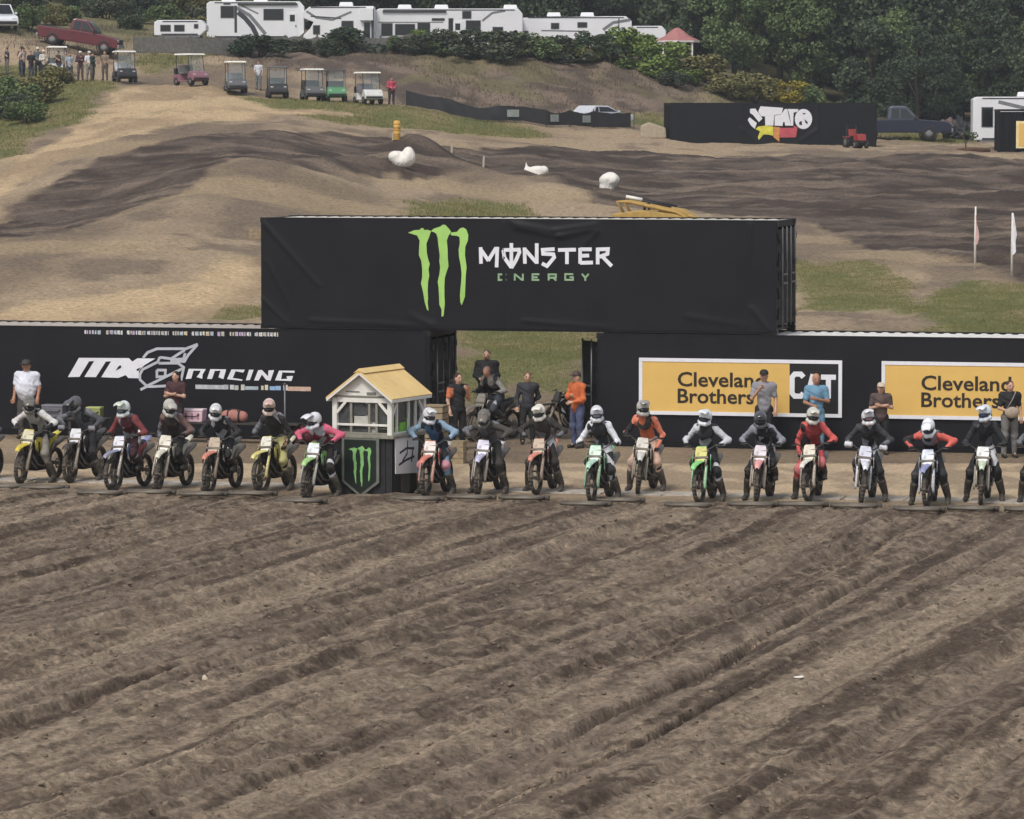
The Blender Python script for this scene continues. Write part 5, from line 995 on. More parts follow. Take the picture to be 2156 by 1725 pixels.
    if cap:
        c = MB().lathe([(.0, .125), (.05, .118), (.085, .085), (.098, .035), (.1, .02)], 18); c.v = [(a, b_*1.1, q) for a, b_, q in c.v]; co = c.build('cap', mat('cap'+cap, cap, .7), t); co.location = Vector(M['hd'])+Vector((0, 0, .02))
        link('brim', strip([(-.08, .03), (-.14, .03), (-.19, .02)], [.075, .075, .045], .015, .006).mesh('brim', mat('cap'+cap, cap, .7)), co)
    return t
GP = 'people standing by the containers'
standing(-11.35, 98.7, R(15), 1.84, 'heavy man in a white shirt and dark cap behind the yellow bike', '#d9dbe6', '#4b4744', ('hang', 'hang'), 'short', cap='#3b3834', belly=.02, wide=1.12, skin=1)
standing(-7.75, 97.3, R(25), 1.66, 'person in a dark maroon top with arms crossed beside the racing logo', '#45292c', '#2a2024', ('cross', 'cross'), 'short', longhair=True, hair='#2a1f1d')
standing(-1.22, 95.3, R(-30), 1.74, 'person in a long black outfit with one bare arm raised at the container corner', '#1d1d20', '#1b1b1e', ('hang', 'phone'), 'short', longhair=True, hair='#3a2a26', sleevecol='#c9764f')
standing(-.62, 104.0, R(10), 1.78, 'person in a puffy black coat standing farthest back in the gap', '#1c1c1f', '#2b2826', ('front', 'front'), wide=1.12, hair='#5a5048', belly=.04)
standing(.36, 97.0, R(0), 1.66, 'person in dark clothes standing alone in the gap before the grass', '#34343a', '#1f1f22', ('hang', 'back'), hair='#6d5546')
standing(1.48, 95.9, R(50), 1.74, 'man in an orange jacket and blue jeans beside the open door', '#c4663a', '#4a5270', ('cross', 'front'), cap='#4a3a38', sleevecol='#cf6e40')
standing(5.66, 94.75, R(5), 1.84, 'man in a grey shirt and black cap before the first yellow sign', '#8d8d95', '#1f1f22', ('phone', 'hang'), 'short', cap='#1c1c1f')
standing(6.80, 94.35, R(-8), 1.78, 'man in a pale blue shirt before the white brand letters', '#6d97b4', '#6a8fa8', ('front', 'cross'), 'short', hair='#b98a6a', skin=1)
standing(8.22, 94.0, R(-5), 1.60, 'person in a cream cap with crossed arms between the two signs', '#5a4a48', '#1c1c20', ('cross', 'cross'), 'short', cap='#c9b9a4', longhair=True, hair='#3a2e2a', sleevecol='#4a3f3d')
standing(11.0, 93.2, R(-12), 1.70, 'person in black with a beige bag strap at the right edge', '#202024', '#6f6d6c', ('front', 'hang'), 'short', hair='#4a342c')
bg = empty('shoulder_bag', (11.0, 92.96, 1.02), R(12)); tag(bg, 'beige shoulder bag carried by the person at the right edge', 'bag'); link('pouch', sdf_mesh('pouch', [('e', (.0, -.06, .0), (.17, .07, .13), 0)], fab('#a8988a', .1), .02, .02), bg); MB().tube([(-.12, -.07, .08), (-.02, -.13, .28), (.10, .0, .43), (.15, .2, .44)], .02, 6, flat=.4).build('strap', fab('#b3a497', .1), bg)

# ---------------------------------------------------------------- vehicles and camp on the hill (local: +X is forward)
m_rub = mat('road_tyre', '#232220', .85, dirt=.3, dirtcol='#6b6055'); m_hubc = mat('wheel_alloy', '#8b8c8e', .4, .6); m_wglass = mat('vehicle_glass', '#15181b', .12, var=.05, coat=.3); m_chrome = mat('bright_trim', '#a9abae', .3, .7); m_lampw = mat('headlamp', '#d9dcde', .2, coat=.5); m_lampr = mat('tail_lamp', '#8a1e1c', .3, coat=.4); m_plastic = mat('dark_plastic', '#26262a', .6)
def paint(c): return mat('paint'+c, c, .38, var=.05, scale=2, dirt=.12, dirtcol='#8f8171', coat=.2)
WM = {}
def wheels(t, xs, yw, r, wd=.22):
    k = (r, wd)
    if k not in WM: WM[k] = (MB().lathe([(r*.62, -wd*.45), (r*.9, -wd*.5), (r, -wd*.3), (r, wd*.3), (r*.9, wd*.5), (r*.62, wd*.45)], 26, ax='y').mesh('tyre', m_rub), MB().lathe([(0, -wd*.42), (r*.3, -wd*.46), (r*.64, -wd*.38), (r*.64, wd*.38), (r*.3, wd*.46), (0, wd*.42)], 18, ax='y').mesh('rim', m_hubc))
    for x in xs:
        for y in (-yw, yw):
            q = link('wheel', WM[k][1], t, (x, y, r)); link('tyre', WM[k][0], q)
def slab(name, prof, y0, y1, m, par, bevel=.03, top_in=0, zsplit=None):
    """side profile (x, z) extruded across the width; points above zsplit lean inwards"""
    mb = MB(); mb.prism(prof, lambda a, b, s: (a, (y0 if s == 0 else y1)*(1-(top_in*max(0, b-zsplit) if zsplit is not None else 0)), b)); return mb.build(name, m, par, bevel)
def pane_on(name, pts, sgn, yw, m, par, zs, ti, lift=.012):
    mb = MB(); n = len(pts); vs = [(a, sgn*(yw*(1-ti*max(0, b-zs))+lift), b) for a, b in pts]; mb.add(vs+[(x, y-sgn*.02, z) for x, y, z in vs], [tuple(range(n)), tuple(range(n, 2*n))[::-1]]+[(i, (i+1) % n, n+(i+1) % n, n+i) for i in range(n)]); return mb.build(name, m, par)
def pickup(loc, yaw, col, label, pitch=0, roof=None, L_=5.6):
    t = empty('pickup_truck', loc); t.rotation_euler = (0, pitch, yaw); tag(t, label, 'truck'); p = paint(col); h = L_/2
    body = slab('body', [(-h, .55), (-h, 1.12), (-.62, 1.14), (-.6, 1.16), (1.02, 1.16), (h-.35, 1.05), (h-.06, .92), (h, .55), (h-.1, .42), (-h+.1, .42)], -.97, .97, p, t, .05)
    slab('cab', [(-.62, 1.15), (-.52, 1.82), (-.3, 1.9), (.45, 1.88), (1.12, 1.15)], -.93, .93, paint(roof) if roof else p, t, .05, .16, 1.15)
    slab('bed_floor', [(-h+.12, 1.10), (-h+.12, 1.16), (-.75, 1.16), (-.75, 1.10)], -.82, .82, m_plastic, t, 0)
    for s in (-1, 1):
        pane_on('side_window', [(-.42, 1.22), (-.36, 1.74), (.05, 1.76), (.05, 1.22)], s, .93, m_wglass, t, 1.15, .16); pane_on('side_window', [(.12, 1.22), (.12, 1.76), (.42, 1.74), (.9, 1.22)], s, .93, m_wglass, t, 1.15, .16)
        for a, b in ((-.5, .08), (.1, 1.0)):
            d = pane_on('door', [(a, .52), (a, 1.1), (b, 1.1), (b, .52)], s, .97, p, t, 9, 0, .008); MB().box(((a+.14), s*1.0, 1.0), (.16, .03, .04)).build('handle', m_plastic, d)
        MB().box((.95, s*1.05, 1.25), (.12, .18, .16)).build('mirror', m_plastic, t, .02); MB().box((h-.12, s*.72, .86), (.16, .36, .16)).build('headlight', m_lampw, t, .02); MB().box((-h, s*.86, .92), (.05, .16, .3)).build('tail_light', m_lampr, t, .01)
        for x in (-1.62, 1.72): MB().lathe([(.44, -.02), (.5, 0), (.44, .02)], 24, (x, s*.955, .42), 'y').build('wheel_arch', m_plastic, t)
    mb = MB(); mb.add([(1.10, -.8, 1.2), (1.10, .8, 1.2), (.47, .72, 1.84), (.47, -.72, 1.84)], [(0, 1, 2, 3)]); w_ = mb.build('windshield', m_wglass, t); w_.location = (.03, 0, .02)
    MB().box((h+.01, 0, .55), (.12, 1.9, .2)).build('bumper', m_chrome, t, .03); MB().box((-h-.03, 0, .55), (.12, 1.85, .18)).build('bumper', m_chrome, t, .03); MB().box((h-.02, 0, .86), (.06, .95, .26)).build('grille', m_plastic, t, .02)
    wheels(t, (-1.62, 1.72), .86, .4, .25); return t
def car(loc, yaw, col, label, tall=0, L_=4.6, kind='parked_car', cat='car', pitch=0):
    t = empty(kind, loc); t.rotation_euler = (0, pitch, yaw); tag(t, label, cat); p = paint(col); h = L_/2; z2 = .95+tall*.12; zt = 1.45+tall*.32
    slab('body', [(-h, .5), (-h+.02, z2-.05), (-h+.2, z2), (.85, z2), (h-.3, z2-.14), (h, .72), (h, .42), (h-.15, .32), (-h+.15, .32)], -.9, .9, p, t, .06)
    slab('cabin', [(-h+(.12 if tall else .55), z2-.01), (-h+(.3 if tall else 1.0), zt-.05), (-.9, zt), (.1, zt-.02), (.95, z2-.01)], -.86, .86, p, t, .06, .22, z2)
    for s in (-1, 1):
        for pts in ([(-h+(.35 if tall else .95), z2+.05), (-h+(.45 if tall else 1.1), zt-.12), (-.75, zt-.1), (-.75, z2+.05)], [(-.68, z2+.05), (-.68, zt-.1), (.05, zt-.12), (.72, z2+.05)]): pane_on('side_window', pts, s, .86, m_wglass, t, z2, .22)
        MB().box((h-.08, s*.66, .74), (.14, .34, .13)).build('headlight', m_lampw, t, .02); MB().box((-h+.01, s*.7, .82), (.05, .26, .16)).build('tail_light', m_lampr, t, .01); MB().box((.78, s*.96, z2+.08), (.1, .16, .12)).build('mirror', p, t, .02)
    w_ = MB().add([(.93, -.74, z2+.04), (.93, .74, z2+.04), (.14, .62, zt-.07), (.14, -.62, zt-.07)], [(0, 1, 2, 3)]).build('windshield', m_wglass, t); w_.location = (.03, 0, .015)
    MB().box((h-.01, 0, .5), (.08, 1.6, .2)).build('bumper', m_plastic, t, .03); wheels(t, (-h+.85, h-.85), .8, .34, .2); return t
def golf_cart(loc, yaw, body, roof, label, seat='#c9c4b8', rear='#2a2a2d', scr=True):
    t = empty('golf_cart', loc, yaw); tag(t, label, 'golf cart', 'golf carts parked on the grass verge')
    slab('cowl', [(.55, .28), (.5, .62), (.72, .86), (.95, .82), (1.18, .55), (1.2, .3)], -.55, .55, paint(body), t, .05); slab('tub', [(-1.15, .30), (-1.12, .62), (-.35, .66), (-.3, .32), (.6, .30), (.6, .24), (-1.1, .22)], -.56, .56, paint(body), t, .02)
    MB().box((-.35, 0, .74), (.55, 1.02, .14)).build('seat', fab(seat, .1), t, .04); MB().box((-.64, 0, 1.0), (.12, 1.0, .42), (0, R(-12), 0)).build('backrest', fab(seat, .1), t, .04)
    for x, b in ((-.9, -.78), (.72, .52)):
        for y in (-.5, .5): MB().tube([(x, y, .6), (b, y, 1.80)], .022, 6).build('post', m_plastic, t)
    MB().box((-.15, 0, 1.84), (1.72, 1.2, .09), taper=(.92, .9)).build('roof', mat('cartroof'+roof, roof, .5, dirt=.1), t, .03)
    if scr: MB().add([(.71, -.48, .86), (.71, .48, .86), (.54, .48, 1.76), (.54, -.48, 1.76)], [(0, 1, 2, 3)]).build('windshield', mat('clear_screen', '#8f9a9c', .1, alpha=.35), t)
    MB().tube([(.62, .25, .7), (.42, .25, .95)], .02, 6).build('steering_column', m_plastic, t); MB().lathe([(.15, -.012), (.165, 0), (.15, .012), (.14, 0), (.15, -.012)], 16, (.4, .25, .97), 'x').build('steering_wheel', m_plastic, t)
    MB().box((-1.05, 0, .85), (.32, .95, .36)).build('rear_basket', mat('basket'+rear, rear, .7), t, .03); MB().box((1.2, 0, .40), (.08, 1.0, .12)).build('bumper', m_plastic, t, .02)
    for y in (-.38, .38): MB().box((1.07, y, .64), (.06, .16, .1)).build('headlight', m_lampw, t, .01)
    wheels(t, (-.78, .82), .5, .23, .2); return t
m_rvw = mat('camper_white', '#e3e4e8', .4, var=.04, scale=1, coat=.2, dirt=.05); m_rvg = mat('camper_grey', '#77787c', .45); m_rvd = mat('camper_dark', '#3c3d42', .45); m_awn = mat('awning_dark', '#4a4a4c', .7)
def camper(loc, yaw, L_, H_, label, prof=None, wins=(), stripes=(), acs=(.3, .7), door=None, slides=(), kind='camper_trailer', W_=2.4, axle=(-.5, .5), awn=None):
    """long side faces local -Y; x from -L/2 to L/2"""
    t = empty(kind, loc, yaw); tag(t, label, 'camper'); h = L_/2
    prof = prof or [(-h, .55), (-h, H_-.15), (-h+.25, H_), (h-.3, H_), (h, H_-.35), (h, .9), (h-.4, .55)]
    slab('body', prof, -W_/2, W_/2, m_rvw, t, .05)
    for (a, b, c, d) in slides: MB().box(((a+b)/2, -W_/2-.16, (c+d)/2), (b-a, .36, d-c)).build('slide_out', m_rvw, t, .03)
    for (a, b, c, d, o) in wins:
        f = MB().box(((a+b)/2, -W_/2-.012-o, (c+d)/2), (b-a, .04, d-c)).build('window', m_rvg, t, .015); MB().box(((a+b)/2, -W_/2-.034-o, (c+d)/2), (b-a-.08, .02, d-c-.08)).build('pane', m_wglass, f)
    for i, (pts, wd, mm) in enumerate(stripes):
        mb = MB()
        for k, q in enumerate(stroke(pts, wd*1.5)): mb.add([(a, -W_/2-.006-.002*i-.0007*k, b) for a, b in q], [(0, 1, 2, 3)])
        mb.build('stripe', mm, t)
    for zz, hh_ in ((H_-.09, .07), (.62, .1)): MB().box((0, -W_/2-.008, zz), (L_-1.1, .03, hh_)).build('trim_strip', m_rvd, t)
    if door is not None:
        d = MB().box((door, -W_/2-.01, 1.4), (.66, .04, 1.75)).build('door', m_rvw, t, .02); MB().box((door+.24, -W_/2-.045, 1.35), (.06, .03, .16)).build('handle', m_plastic, d); MB().box((door, -W_/2-.04, 1.9), (.34, .02, .45)).build('door_pane', m_wglass, d); MB().box((door, -W_/2-.25, .42), (.6, .4, .05)).build('step', m_rvd, t)
    for a in acs: MB().box((-h+a*L_, 0, H_+.15), (1.0, .8, .28), taper=(.85, .85)).build('roof_unit', m_rvw, t, .05)
    if awn: MB().tube([(awn[0], -W_/2-.09, H_-.2), (awn[1], -W_/2-.09, H_-.2)], .07, 8).build('awning_roll', m_awn, t)
    for s in (-1, 1): MB().box((0, s*(W_/2-.04), .5), (L_-.8, .05, .16)).build('skirt', m_rvg, t)
    MB().box((-h-.03, 0, .6), (.1, W_-.1, .18)).build('bumper', m_rvd, t, .02)
    wheels(t, axle, W_/2-.16, .36, .24); return t
def G(x, y, dz=0): return (x, y, gz(x, y)+dz)
camper(G(-17.7, 293.5), R(1), 6.7, 3.05, 'white fifth wheel camper with grey swooshes at the left of the ridge', wins=((-2.4, -1.45, 1.9, 2.75, 0), (.55, 1.95, 1.75, 2.55, .0), (-2.2, -1.7, 2.82, 2.98, 0)), stripes=(([(-1.3, 2.6), (-.4, 2.1), (.2, 1.4), (.7, .8)], .16, m_rvg), ([(-1.2, 2.3), (-.7, 1.9), (-.2, 1.3), (.1, .7)], .22, m_rvd), ([(-1.35, 2.75), (-1.35, .9)], .12, m_rvd), ([(-1.0, 2.8), (.2, 2.2)], .07, m_rvg)), acs=(.22, .55), door=2.55, awn=(-1.2, 2.9))
camper(G(-11.9, 292.5), R(-1), 4.9, 3.3, 'white motorhome with a bulging cab roof behind the bushes', prof=[(-2.4, .5), (-2.4, 1.3), (-1.95, 1.75), (-1.7, 2.2), (-2.35, 2.45), (-2.4, 2.9), (-2.0, 3.25), (2.45, 3.3), (2.45, .55)], wins=((-1.75, -1.25, 1.35, 2.0, 0), (.2, 1.05, 1.7, 2.3, 0), (1.75, 2.2, 1.0, 2.2, 0)), stripes=(([(-2.2, 2.95), (-1.5, 2.5), (-.4, 2.35), (.9, 2.9)], .1, m_rvg), ([(-1.9, 2.6), (.2, 2.45)], .06, m_rvd), ([(2.35, 3.1), (2.35, .7)], .12, m_rvd)), acs=(.6,), kind='motorhome', axle=(-1.6, 1.6), slides=((1.5, 2.4, 2.3, 3.15),))
camper(G(-4.4, 295.0), R(2), 10.2, 3.15, 'longest white camper with a dark screened patio in mid ridge', wins=((-4.7, -3.9, 1.25, 2.15, 0), (-3.75, -2.35, 1.3, 2.1, 0), (-2.2, -1.3, 1.2, 2.2, 0), (-1.2, -.3, 2.3, 2.5, 0), (-.05, .3, 1.4, 2.5, 0), (.9, 1.55, 2.45, 3.0, 0), (1.15, 2.2, 1.3, 2.35, 0), (3.0, 3.75, 1.35, 1.9, 0)), stripes=(([(2.3, 2.3), (3.0, 2.85), (3.9, 3.0)], .1, m_rvg), ([(-4.9, 2.2), (-.4, 2.2)], .05, m_rvg)), acs=(.2, .45, .92), door=.6, awn=(-4.6, -.2))
camper(G(4.5, 297.5), R(-2), 7.8, 2.85, 'white camper behind the green bushes at the right of the ridge', prof=[(-3.9, .5), (-3.9, 2.55), (-3.7, 2.75), (2.2, 2.85), (3.5, 2.85), (3.9, 2.5), (3.9, .9), (2.6, .9), (2.4, .5)], wins=((-1.75, -1.15, 1.95, 2.4, 0), (.1, .8, 2.05, 2.45, 0), (-3.85, -3.3, 1.45, 1.85, 0)), stripes=(([(1.9, 1.9), (2.6, 2.4), (3.8, 2.6)], .14, m_rvg), ([(-2.4, 1.85), (.9, 1.8)], .05, m_rvd), ([(3.0, 2.7), (3.0, 1.0)], .05, m_rvd)), acs=(.3, .6))
camper(G(9.6, 299.5), R(-4), 2.6, 2.3, 'small white trailer at the right end of the camper row', wins=((-.6, .5, 1.2, 1.65, 0),), acs=(), axle=(0,))
camper(G(-21.7, 278.6), R(0), 3.4, 1.55, 'low white trailer with dark openings behind the left fence', wins=((-1.3, -.6, .8, 1.25, 0), (-.4, .3, .8, 1.25, 0), (.9, 1.2, 1.0, 1.3, 0)), acs=())
pickup(G(-27.3, 267.6, .02), R(-6), '#5e1c28', 'maroon pickup parked nose down on the slope above the crowd', pitch=R(9), L_=5.2)
car(G(-33.5, 277.5, .02), R(-75), '#dfe3ea', 'white off-roader cut off at the top left corner', tall=1, L_=4.7, kind='sport_utility_car')
pickup((23.9, 262.5, gz(23.9, 262.5)), R(-3), '#0f1a33', 'dark blue pickup parked beside the far black container', roof='#3c4656', L_=6.0).scale = (1.1, 1.1, 1.12)
car(G(5.2, 253.6, .0), R(40), '#c5c8d0', 'white car showing its roof behind the sagging black fence', L_=4.0).scale = (1, 1, .82)
# carts: heading is mostly towards the camera (-Y)
for (x, y), yw, bd, rf, lb, st_ in [((-27.3, 254.4), -80, '#c9c9cc', '#e8e6e0', 'white roofed golf cart hidden behind the crowd', '#3a3a3c'), ((-23.0, 251.7), -75, '#26272b', '#dcdcd8', 'black golf cart beside the crowd, leftmost in the open', '#c8c9cc'), ((-19.0, 250.9), -55, '#8d6570', '#e8e7e2', 'pink golf cart with white roof on the sandy road', '#6a6a68'),
    ((-16.2, 248.3), -80, '#5b5c60', '#e9e6da', 'grey golf cart with cream roof at the left end of the grass', '#8e8f92'), ((-13.7, 247.2), -82, '#2a2a2d', '#5d5e60', 'dark golf cart with grey roof and white cowl stripe', '#5a5a5c'), ((-11.7, 248.4), -78, '#5d5e60', '#dedfdb', 'grey golf cart with white roof in mid row', '#3a3a3a'),
    ((-10.3, 247.9), -84, '#4f8a60', '#3c3d3f', 'green golf cart with a dark roof', '#2c2c2c'), ((-8.4, 247.3), -70, '#d8d8d6', '#ebe8de', 'white golf cart at the right end of the row', '#77757a')]:
    golf_cart(G(x, y, .02), R(yw), bd, rf, lb, st_)
GCW = 'people gathered on the hill'
standing(-15.1, 252.6, R(20), 1.74, 'person in white top walking between two golf carts', '#c9ced6', '#6a7078', ('front', 'hang'), 'short', vox=.03, group=GCW)
standing(-7.1, 249.6, R(-20), 1.6, 'person in a red jacket beside the last golf cart', '#b5485c', '#3a3436', ('front', 'front'), vox=.03, group=GCW, wide=1.15)
cw = random.Random(12); shirts = ['#2b2b2f', '#8d9aa0', '#d8d4d2', '#3a3f45', '#6b4f45', '#b9a9a4', '#1f1f22', '#57606a', '#c9c2b8', '#3d2f2d', '#77706a', '#9aa4ad', '#4a2d38', '#d5d5da', '#2d3a33', '#847468']
spots = [('black', 'standing at the left end of the crowd'), ('blue grey', 'second from left in the crowd'), ('pale', 'in the crowd near the left edge'), ('slate', 'left of the white canopy in the crowd'), ('brown', 'under the white cart roof'), ('dusty pink', 'in mid crowd below the pickup'), ('black', 'behind the pale crouching one'), ('steel blue', 'below the pickup door'), ('cream', 'crouching look in mid crowd'), ('dark brown', 'right of the cream top in the crowd'), ('taupe', 'below the pickup front wheel'), ('light blue', 'third from right in the crowd'), ('plum', 'second from right in the crowd'), ('white', 'standing a step back in the crowd'), ('dark green', 'at the right end of the crowd'), ('tan', 'between crowd and black golf cart')]
for i, (cn, wh) in enumerate(spots):
    x = -31.6+i*.50+cw.uniform(-.25, .25); y = 252.6+cw.uniform(-1.6, 1.9)
    standing(x, y, R(cw.uniform(-70, 70)), cw.uniform(1.6, 1.82), f'person in a {cn} top {wh}', shirts[i], cw.choice(['#2a2a2e', '#3d4450', '#5b544c', '#7a756e']), (cw.choice(['hang', 'front', 'hip', 'cross']), cw.choice(['hang', 'front', 'phone'])), cw.choice(['long', 'short']), vox=.03, group=GCW, hair=cw.choice(['#2f2823', '#5a4436', '#1f1b1a']), cap=cw.choice([None, None, '#d8d4cc', '#26262a']))
# board fence along the ridge
FN = [(-24.05, 270.1), (-20.6, 271.6), (-14.7, 275), (-8.6, 277.7), (-4.0, 279.8)]
m_fence = mat('weathered_board', '#73716c', .85, var=.3, scale=5, bump=.2); m_fence2 = mat('weathered_post', '#5f5d58', .85, var=.3)
fe = empty('board_fence', G(-14.7, 275)); tag(fe, 'long grey weathered board fence in front of the campers', 'fence')
def along(pts, step):
    P = [Vector((a, b)) for a, b in pts]; o = []; d = 0
    for a, b in zip(P, P[1:]):
        L_ = (b-a).length; k = max(1, round(L_/step)); o += [a+(b-a)*(i/k) for i in range(k)]
    return o+[P[-1]]
fp = along(FN, 2.3); base = Vector(fe.location)
for a in fp: MB().box((a.x-base.x, a.y-base.y, gz(a.x, a.y)-base.z+.55), (.12, .12, 1.3)).build('post', m_fence2, fe)
for i, (a, b) in enumerate(zip(fp, fp[1:])):
    mb = MB(); n = 14; d = (b-a)/n
    for k in range(n):
        q = a+d*(k+.5); mb.box((q.x-base.x, q.y-base.y-.07, gz(q.x, q.y)-base.z+.52+.02*math.sin(k*5.1+i)), (d.length*.93, .025, 1.0), (0, 0, math.atan2(d.y, d.x)))
    mb.build('panel', m_fence, fe)['kind'] = 'stuff'
# sagging black silt fence
SF = [(-6.18, 247.1), (-3.54, 246.8), (-.77, 246.8), (2.0, 247.9), (4.84, 251.3), (7.3, 253.4)]
sf = empty('fabric_fence', G(-.77, 246.8)); tag(sf, 'sagging black fabric fence with pale patches below the dirt bank', 'fence'); base = Vector(sf.location); sp = along(SF, 2.4)
for a in sp: MB().box((a.x-base.x, a.y-base.y+.05, gz(a.x, a.y)-base.z+.5), (.07, .06, 1.2)).build('post', m_fence2, sf)
vs = []; nn = 0
for i, (a, b) in enumerate(zip(sp, sp[1:])):
    for k in range(12):
        u = k/12; q = a+(b-a)*u; sag = .22*math.sin(math.pi*u)*(.6+.4*math.sin(i*2.3)); z = gz(q.x, q.y)-base.z
        for j in range(6): vs.append((q.x-base.x, q.y-base.y-.05+.05*math.sin(k*1.9+j+i), z+.12+(.88-sag)*j/5)); 
        nn += 1
mb = MB(); mb.add(vs, [(i*6+j, i*6+6+j, i*6+7+j, i*6+j+1) for i in range(nn-1) for j in range(5)], 0, True); mb.build('fabric', mat('silt_fabric', '#29292c', .75, var=.2, scale=1.5), sf)
for i, k in ((2, .3), (3, .35), (4, .7)):
    a, b = sp[i], sp[i+1]; q = a+(b-a)*k; MB().box((q.x-base.x, q.y-base.y-.13, gz(q.x, q.y)-base.z+.55), (.75, .02, .42), (0, 0, math.atan2(b.y-a.y, b.x-a.x))).build('patch', mat('pale_patch', '#8f9794', .7), sf)

# ---------------------------------------------------------------- far container with the painted logo, and the boxed one at the right
FY = math.atan2(1.5, 12.1)
zb = gz(15, 246.8)-.25
container('shipping_container', 0, 0, 'black container with a white, yellow and red logo at the far side of the track', m_black, 'black containers on the far side', pos=(9.2, 246, zb), rz=FY)
fE = Vector((math.cos(FY), math.sin(FY), 0)); fN = Vector((-math.sin(FY), math.cos(FY), 0)); fO = Vector((9.2, 246, zb))
def ffr(u, o, z): return fO+fE*u-fN*o+Vector((0, 0, z))
o, fr, dp = banner('banner', .05, CL-.05, .08, CH-.05, [(4.15, 2.5, 4.15, .1, .06, .05), (8.7, 2.5, 8.7, .1, .06, .05), (4.2, 1.1, 5.4, .15, .12, .06), (8.6, 1.0, 7.4, .2, .12, .05)], 'black banner bearing the white, yellow and red logo on the far container', frame=ffr, seed=31, nx=120)
def lg(pts): return [(4.2+(x-20)/2136*5.1, .12+(1090-y)/1000*2.55) for x, y in pts]
m_ly = mat('logo_yellow', '#d8d24e', .6, var=.25, scale=3); m_lo = mat('logo_orange', '#c98a4e', .6, var=.25, scale=3); m_lr = mat('logo_red', '#b8505a', .6, var=.2, scale=3)
for pts in ([(220, 260), (350, 250), (530, 480), (440, 560), (300, 400), (220, 350)], [(165, 510), (210, 450), (390, 580), (340, 715), (240, 630)], [(430, 300), (480, 200), (1040, 235), (1000, 380), (820, 400), (800, 640), (600, 640), (590, 430), (500, 430), (430, 340)], [(830, 410), (990, 390), (1080, 265), (1140, 260), (1240, 640), (1090, 640), (1080, 560), (1040, 560), (1030, 650), (830, 640)], [(1150, 260), (1420, 265), (1400, 320), (1300, 345), (1290, 640), (1240, 640), (1200, 400)]): printed('logo_letter', [lg(pts)], m_white, o, fr, dp, .02, 0)
wh = [(1545+215*math.cos(a), 490-230*math.sin(a)) for a in np.linspace(0, 2*math.pi, 22)[:-1]]; printed('logo_wheel', [lg(wh)], m_white, o, fr, dp, .02, 0)
for pts in ([(1510, 350), (1610, 360), (1560, 390)], [(1440, 560), (1500, 530), (1510, 630), (1440, 620)], [(1570, 490), (1650, 560), (1640, 610), (1590, 570)]): printed('wheel_opening', [lg(pts)], m_vinyl, o, fr, dp, .03, 0)
printed('logo_flame', [lg([(360, 720), (420, 660), (600, 640), (790, 660), (800, 870), (700, 850), (560, 840), (440, 965), (415, 900), (470, 770)])], m_ly, o, fr, dp, .024, 0); printed('logo_flame', [lg([(800, 665), (960, 680), (950, 1010), (800, 900)])], m_lo, o, fr, dp, .026, 0); printed('logo_flame', [lg([(960, 690), (1300, 690), (1300, 640), (1400, 680), (1360, 905), (1270, 910), (960, 910)])], m_lr, o, fr, dp, .026, 0)
zb2 = gz(29, 246)-.15; RB = R(-2)
container('shipping_container', 0, 0, 'black container with a yellow sign cut off by the right edge on the hill', m_roofw, 'black containers on the far side', pos=(27.9, 243.4, zb2), rz=RB, L=6.06)
s2 = empty('sign', (28.95, 243.29, zb2+.35), RB); tag(s2, 'small yellow dealer sign with cream border on the hill container at the right edge', 'sign')
MB().box((1.9, 0, .78), (3.8, .04, 1.56)).build('border', mat('cream_border', '#e9d7a6', .6), s2); MB().box((1.9, -.03, .78), (3.5, .03, 1.3)).build('yellow_panel', m_yel, s2)
for i, tx in enumerate(('Cleveland', 'Brothers')):
    me, wd_ = text_mesh(tx, .5, m_signtxt, .01); q = link('lettering', me, s2); q.rotation_euler = (R(90), 0, 0); q.location = (1.0, -.05, .82-i*.5)
camper(G(30.8, 251.5), R(-3), 7.0, 3.1, 'white camper with a dark doorway behind the container at the right edge', wins=((-3.0, -2.3, 1.3, 2.5, 0), (-.5, .6, 1.8, 2.4, 0)), acs=(.45, .8), stripes=(([(-2.0, 2.8), (.5, 2.2), (3, 2.2)], .14, m_rvg),))
# dark covered heap beside the blue pickup
hp = link('covered_heap', sdf_mesh('covered_heap', [('e', (0, 0, .5), (1.0, .8, .75), 0), ('e', (.7, .1, .35), (.7, .7, .55), 0), ('e', (-.5, -.2, .9), (.5, .5, .5), 1), ('e', (.1, .2, 1.0), (.4, .5, .5), 0)], [mat('dark_tarp', '#232428', .6, var=.5, scale=3), mat('rosy_tarp', '#5a4a47', .7, var=.4, scale=3)], .05, .15, .3, 2.2)); hp.location = G(27.9, 266); tag(hp, 'dark covered heap beside the front of the blue pickup', 'heap')
lgw = MB().tube([(-1.0, 0, .1), (-.2, .06, .14), (.9, -.05, .1)], [.12, .14, .1], 10).build('fallen_log', mat('bark_red', '#5a4033', .9, var=.4, bump=.5)); lgw.location = G(26.6, 243.5); tag(lgw, 'short reddish brown log on the dirt by the right hand container', 'log')

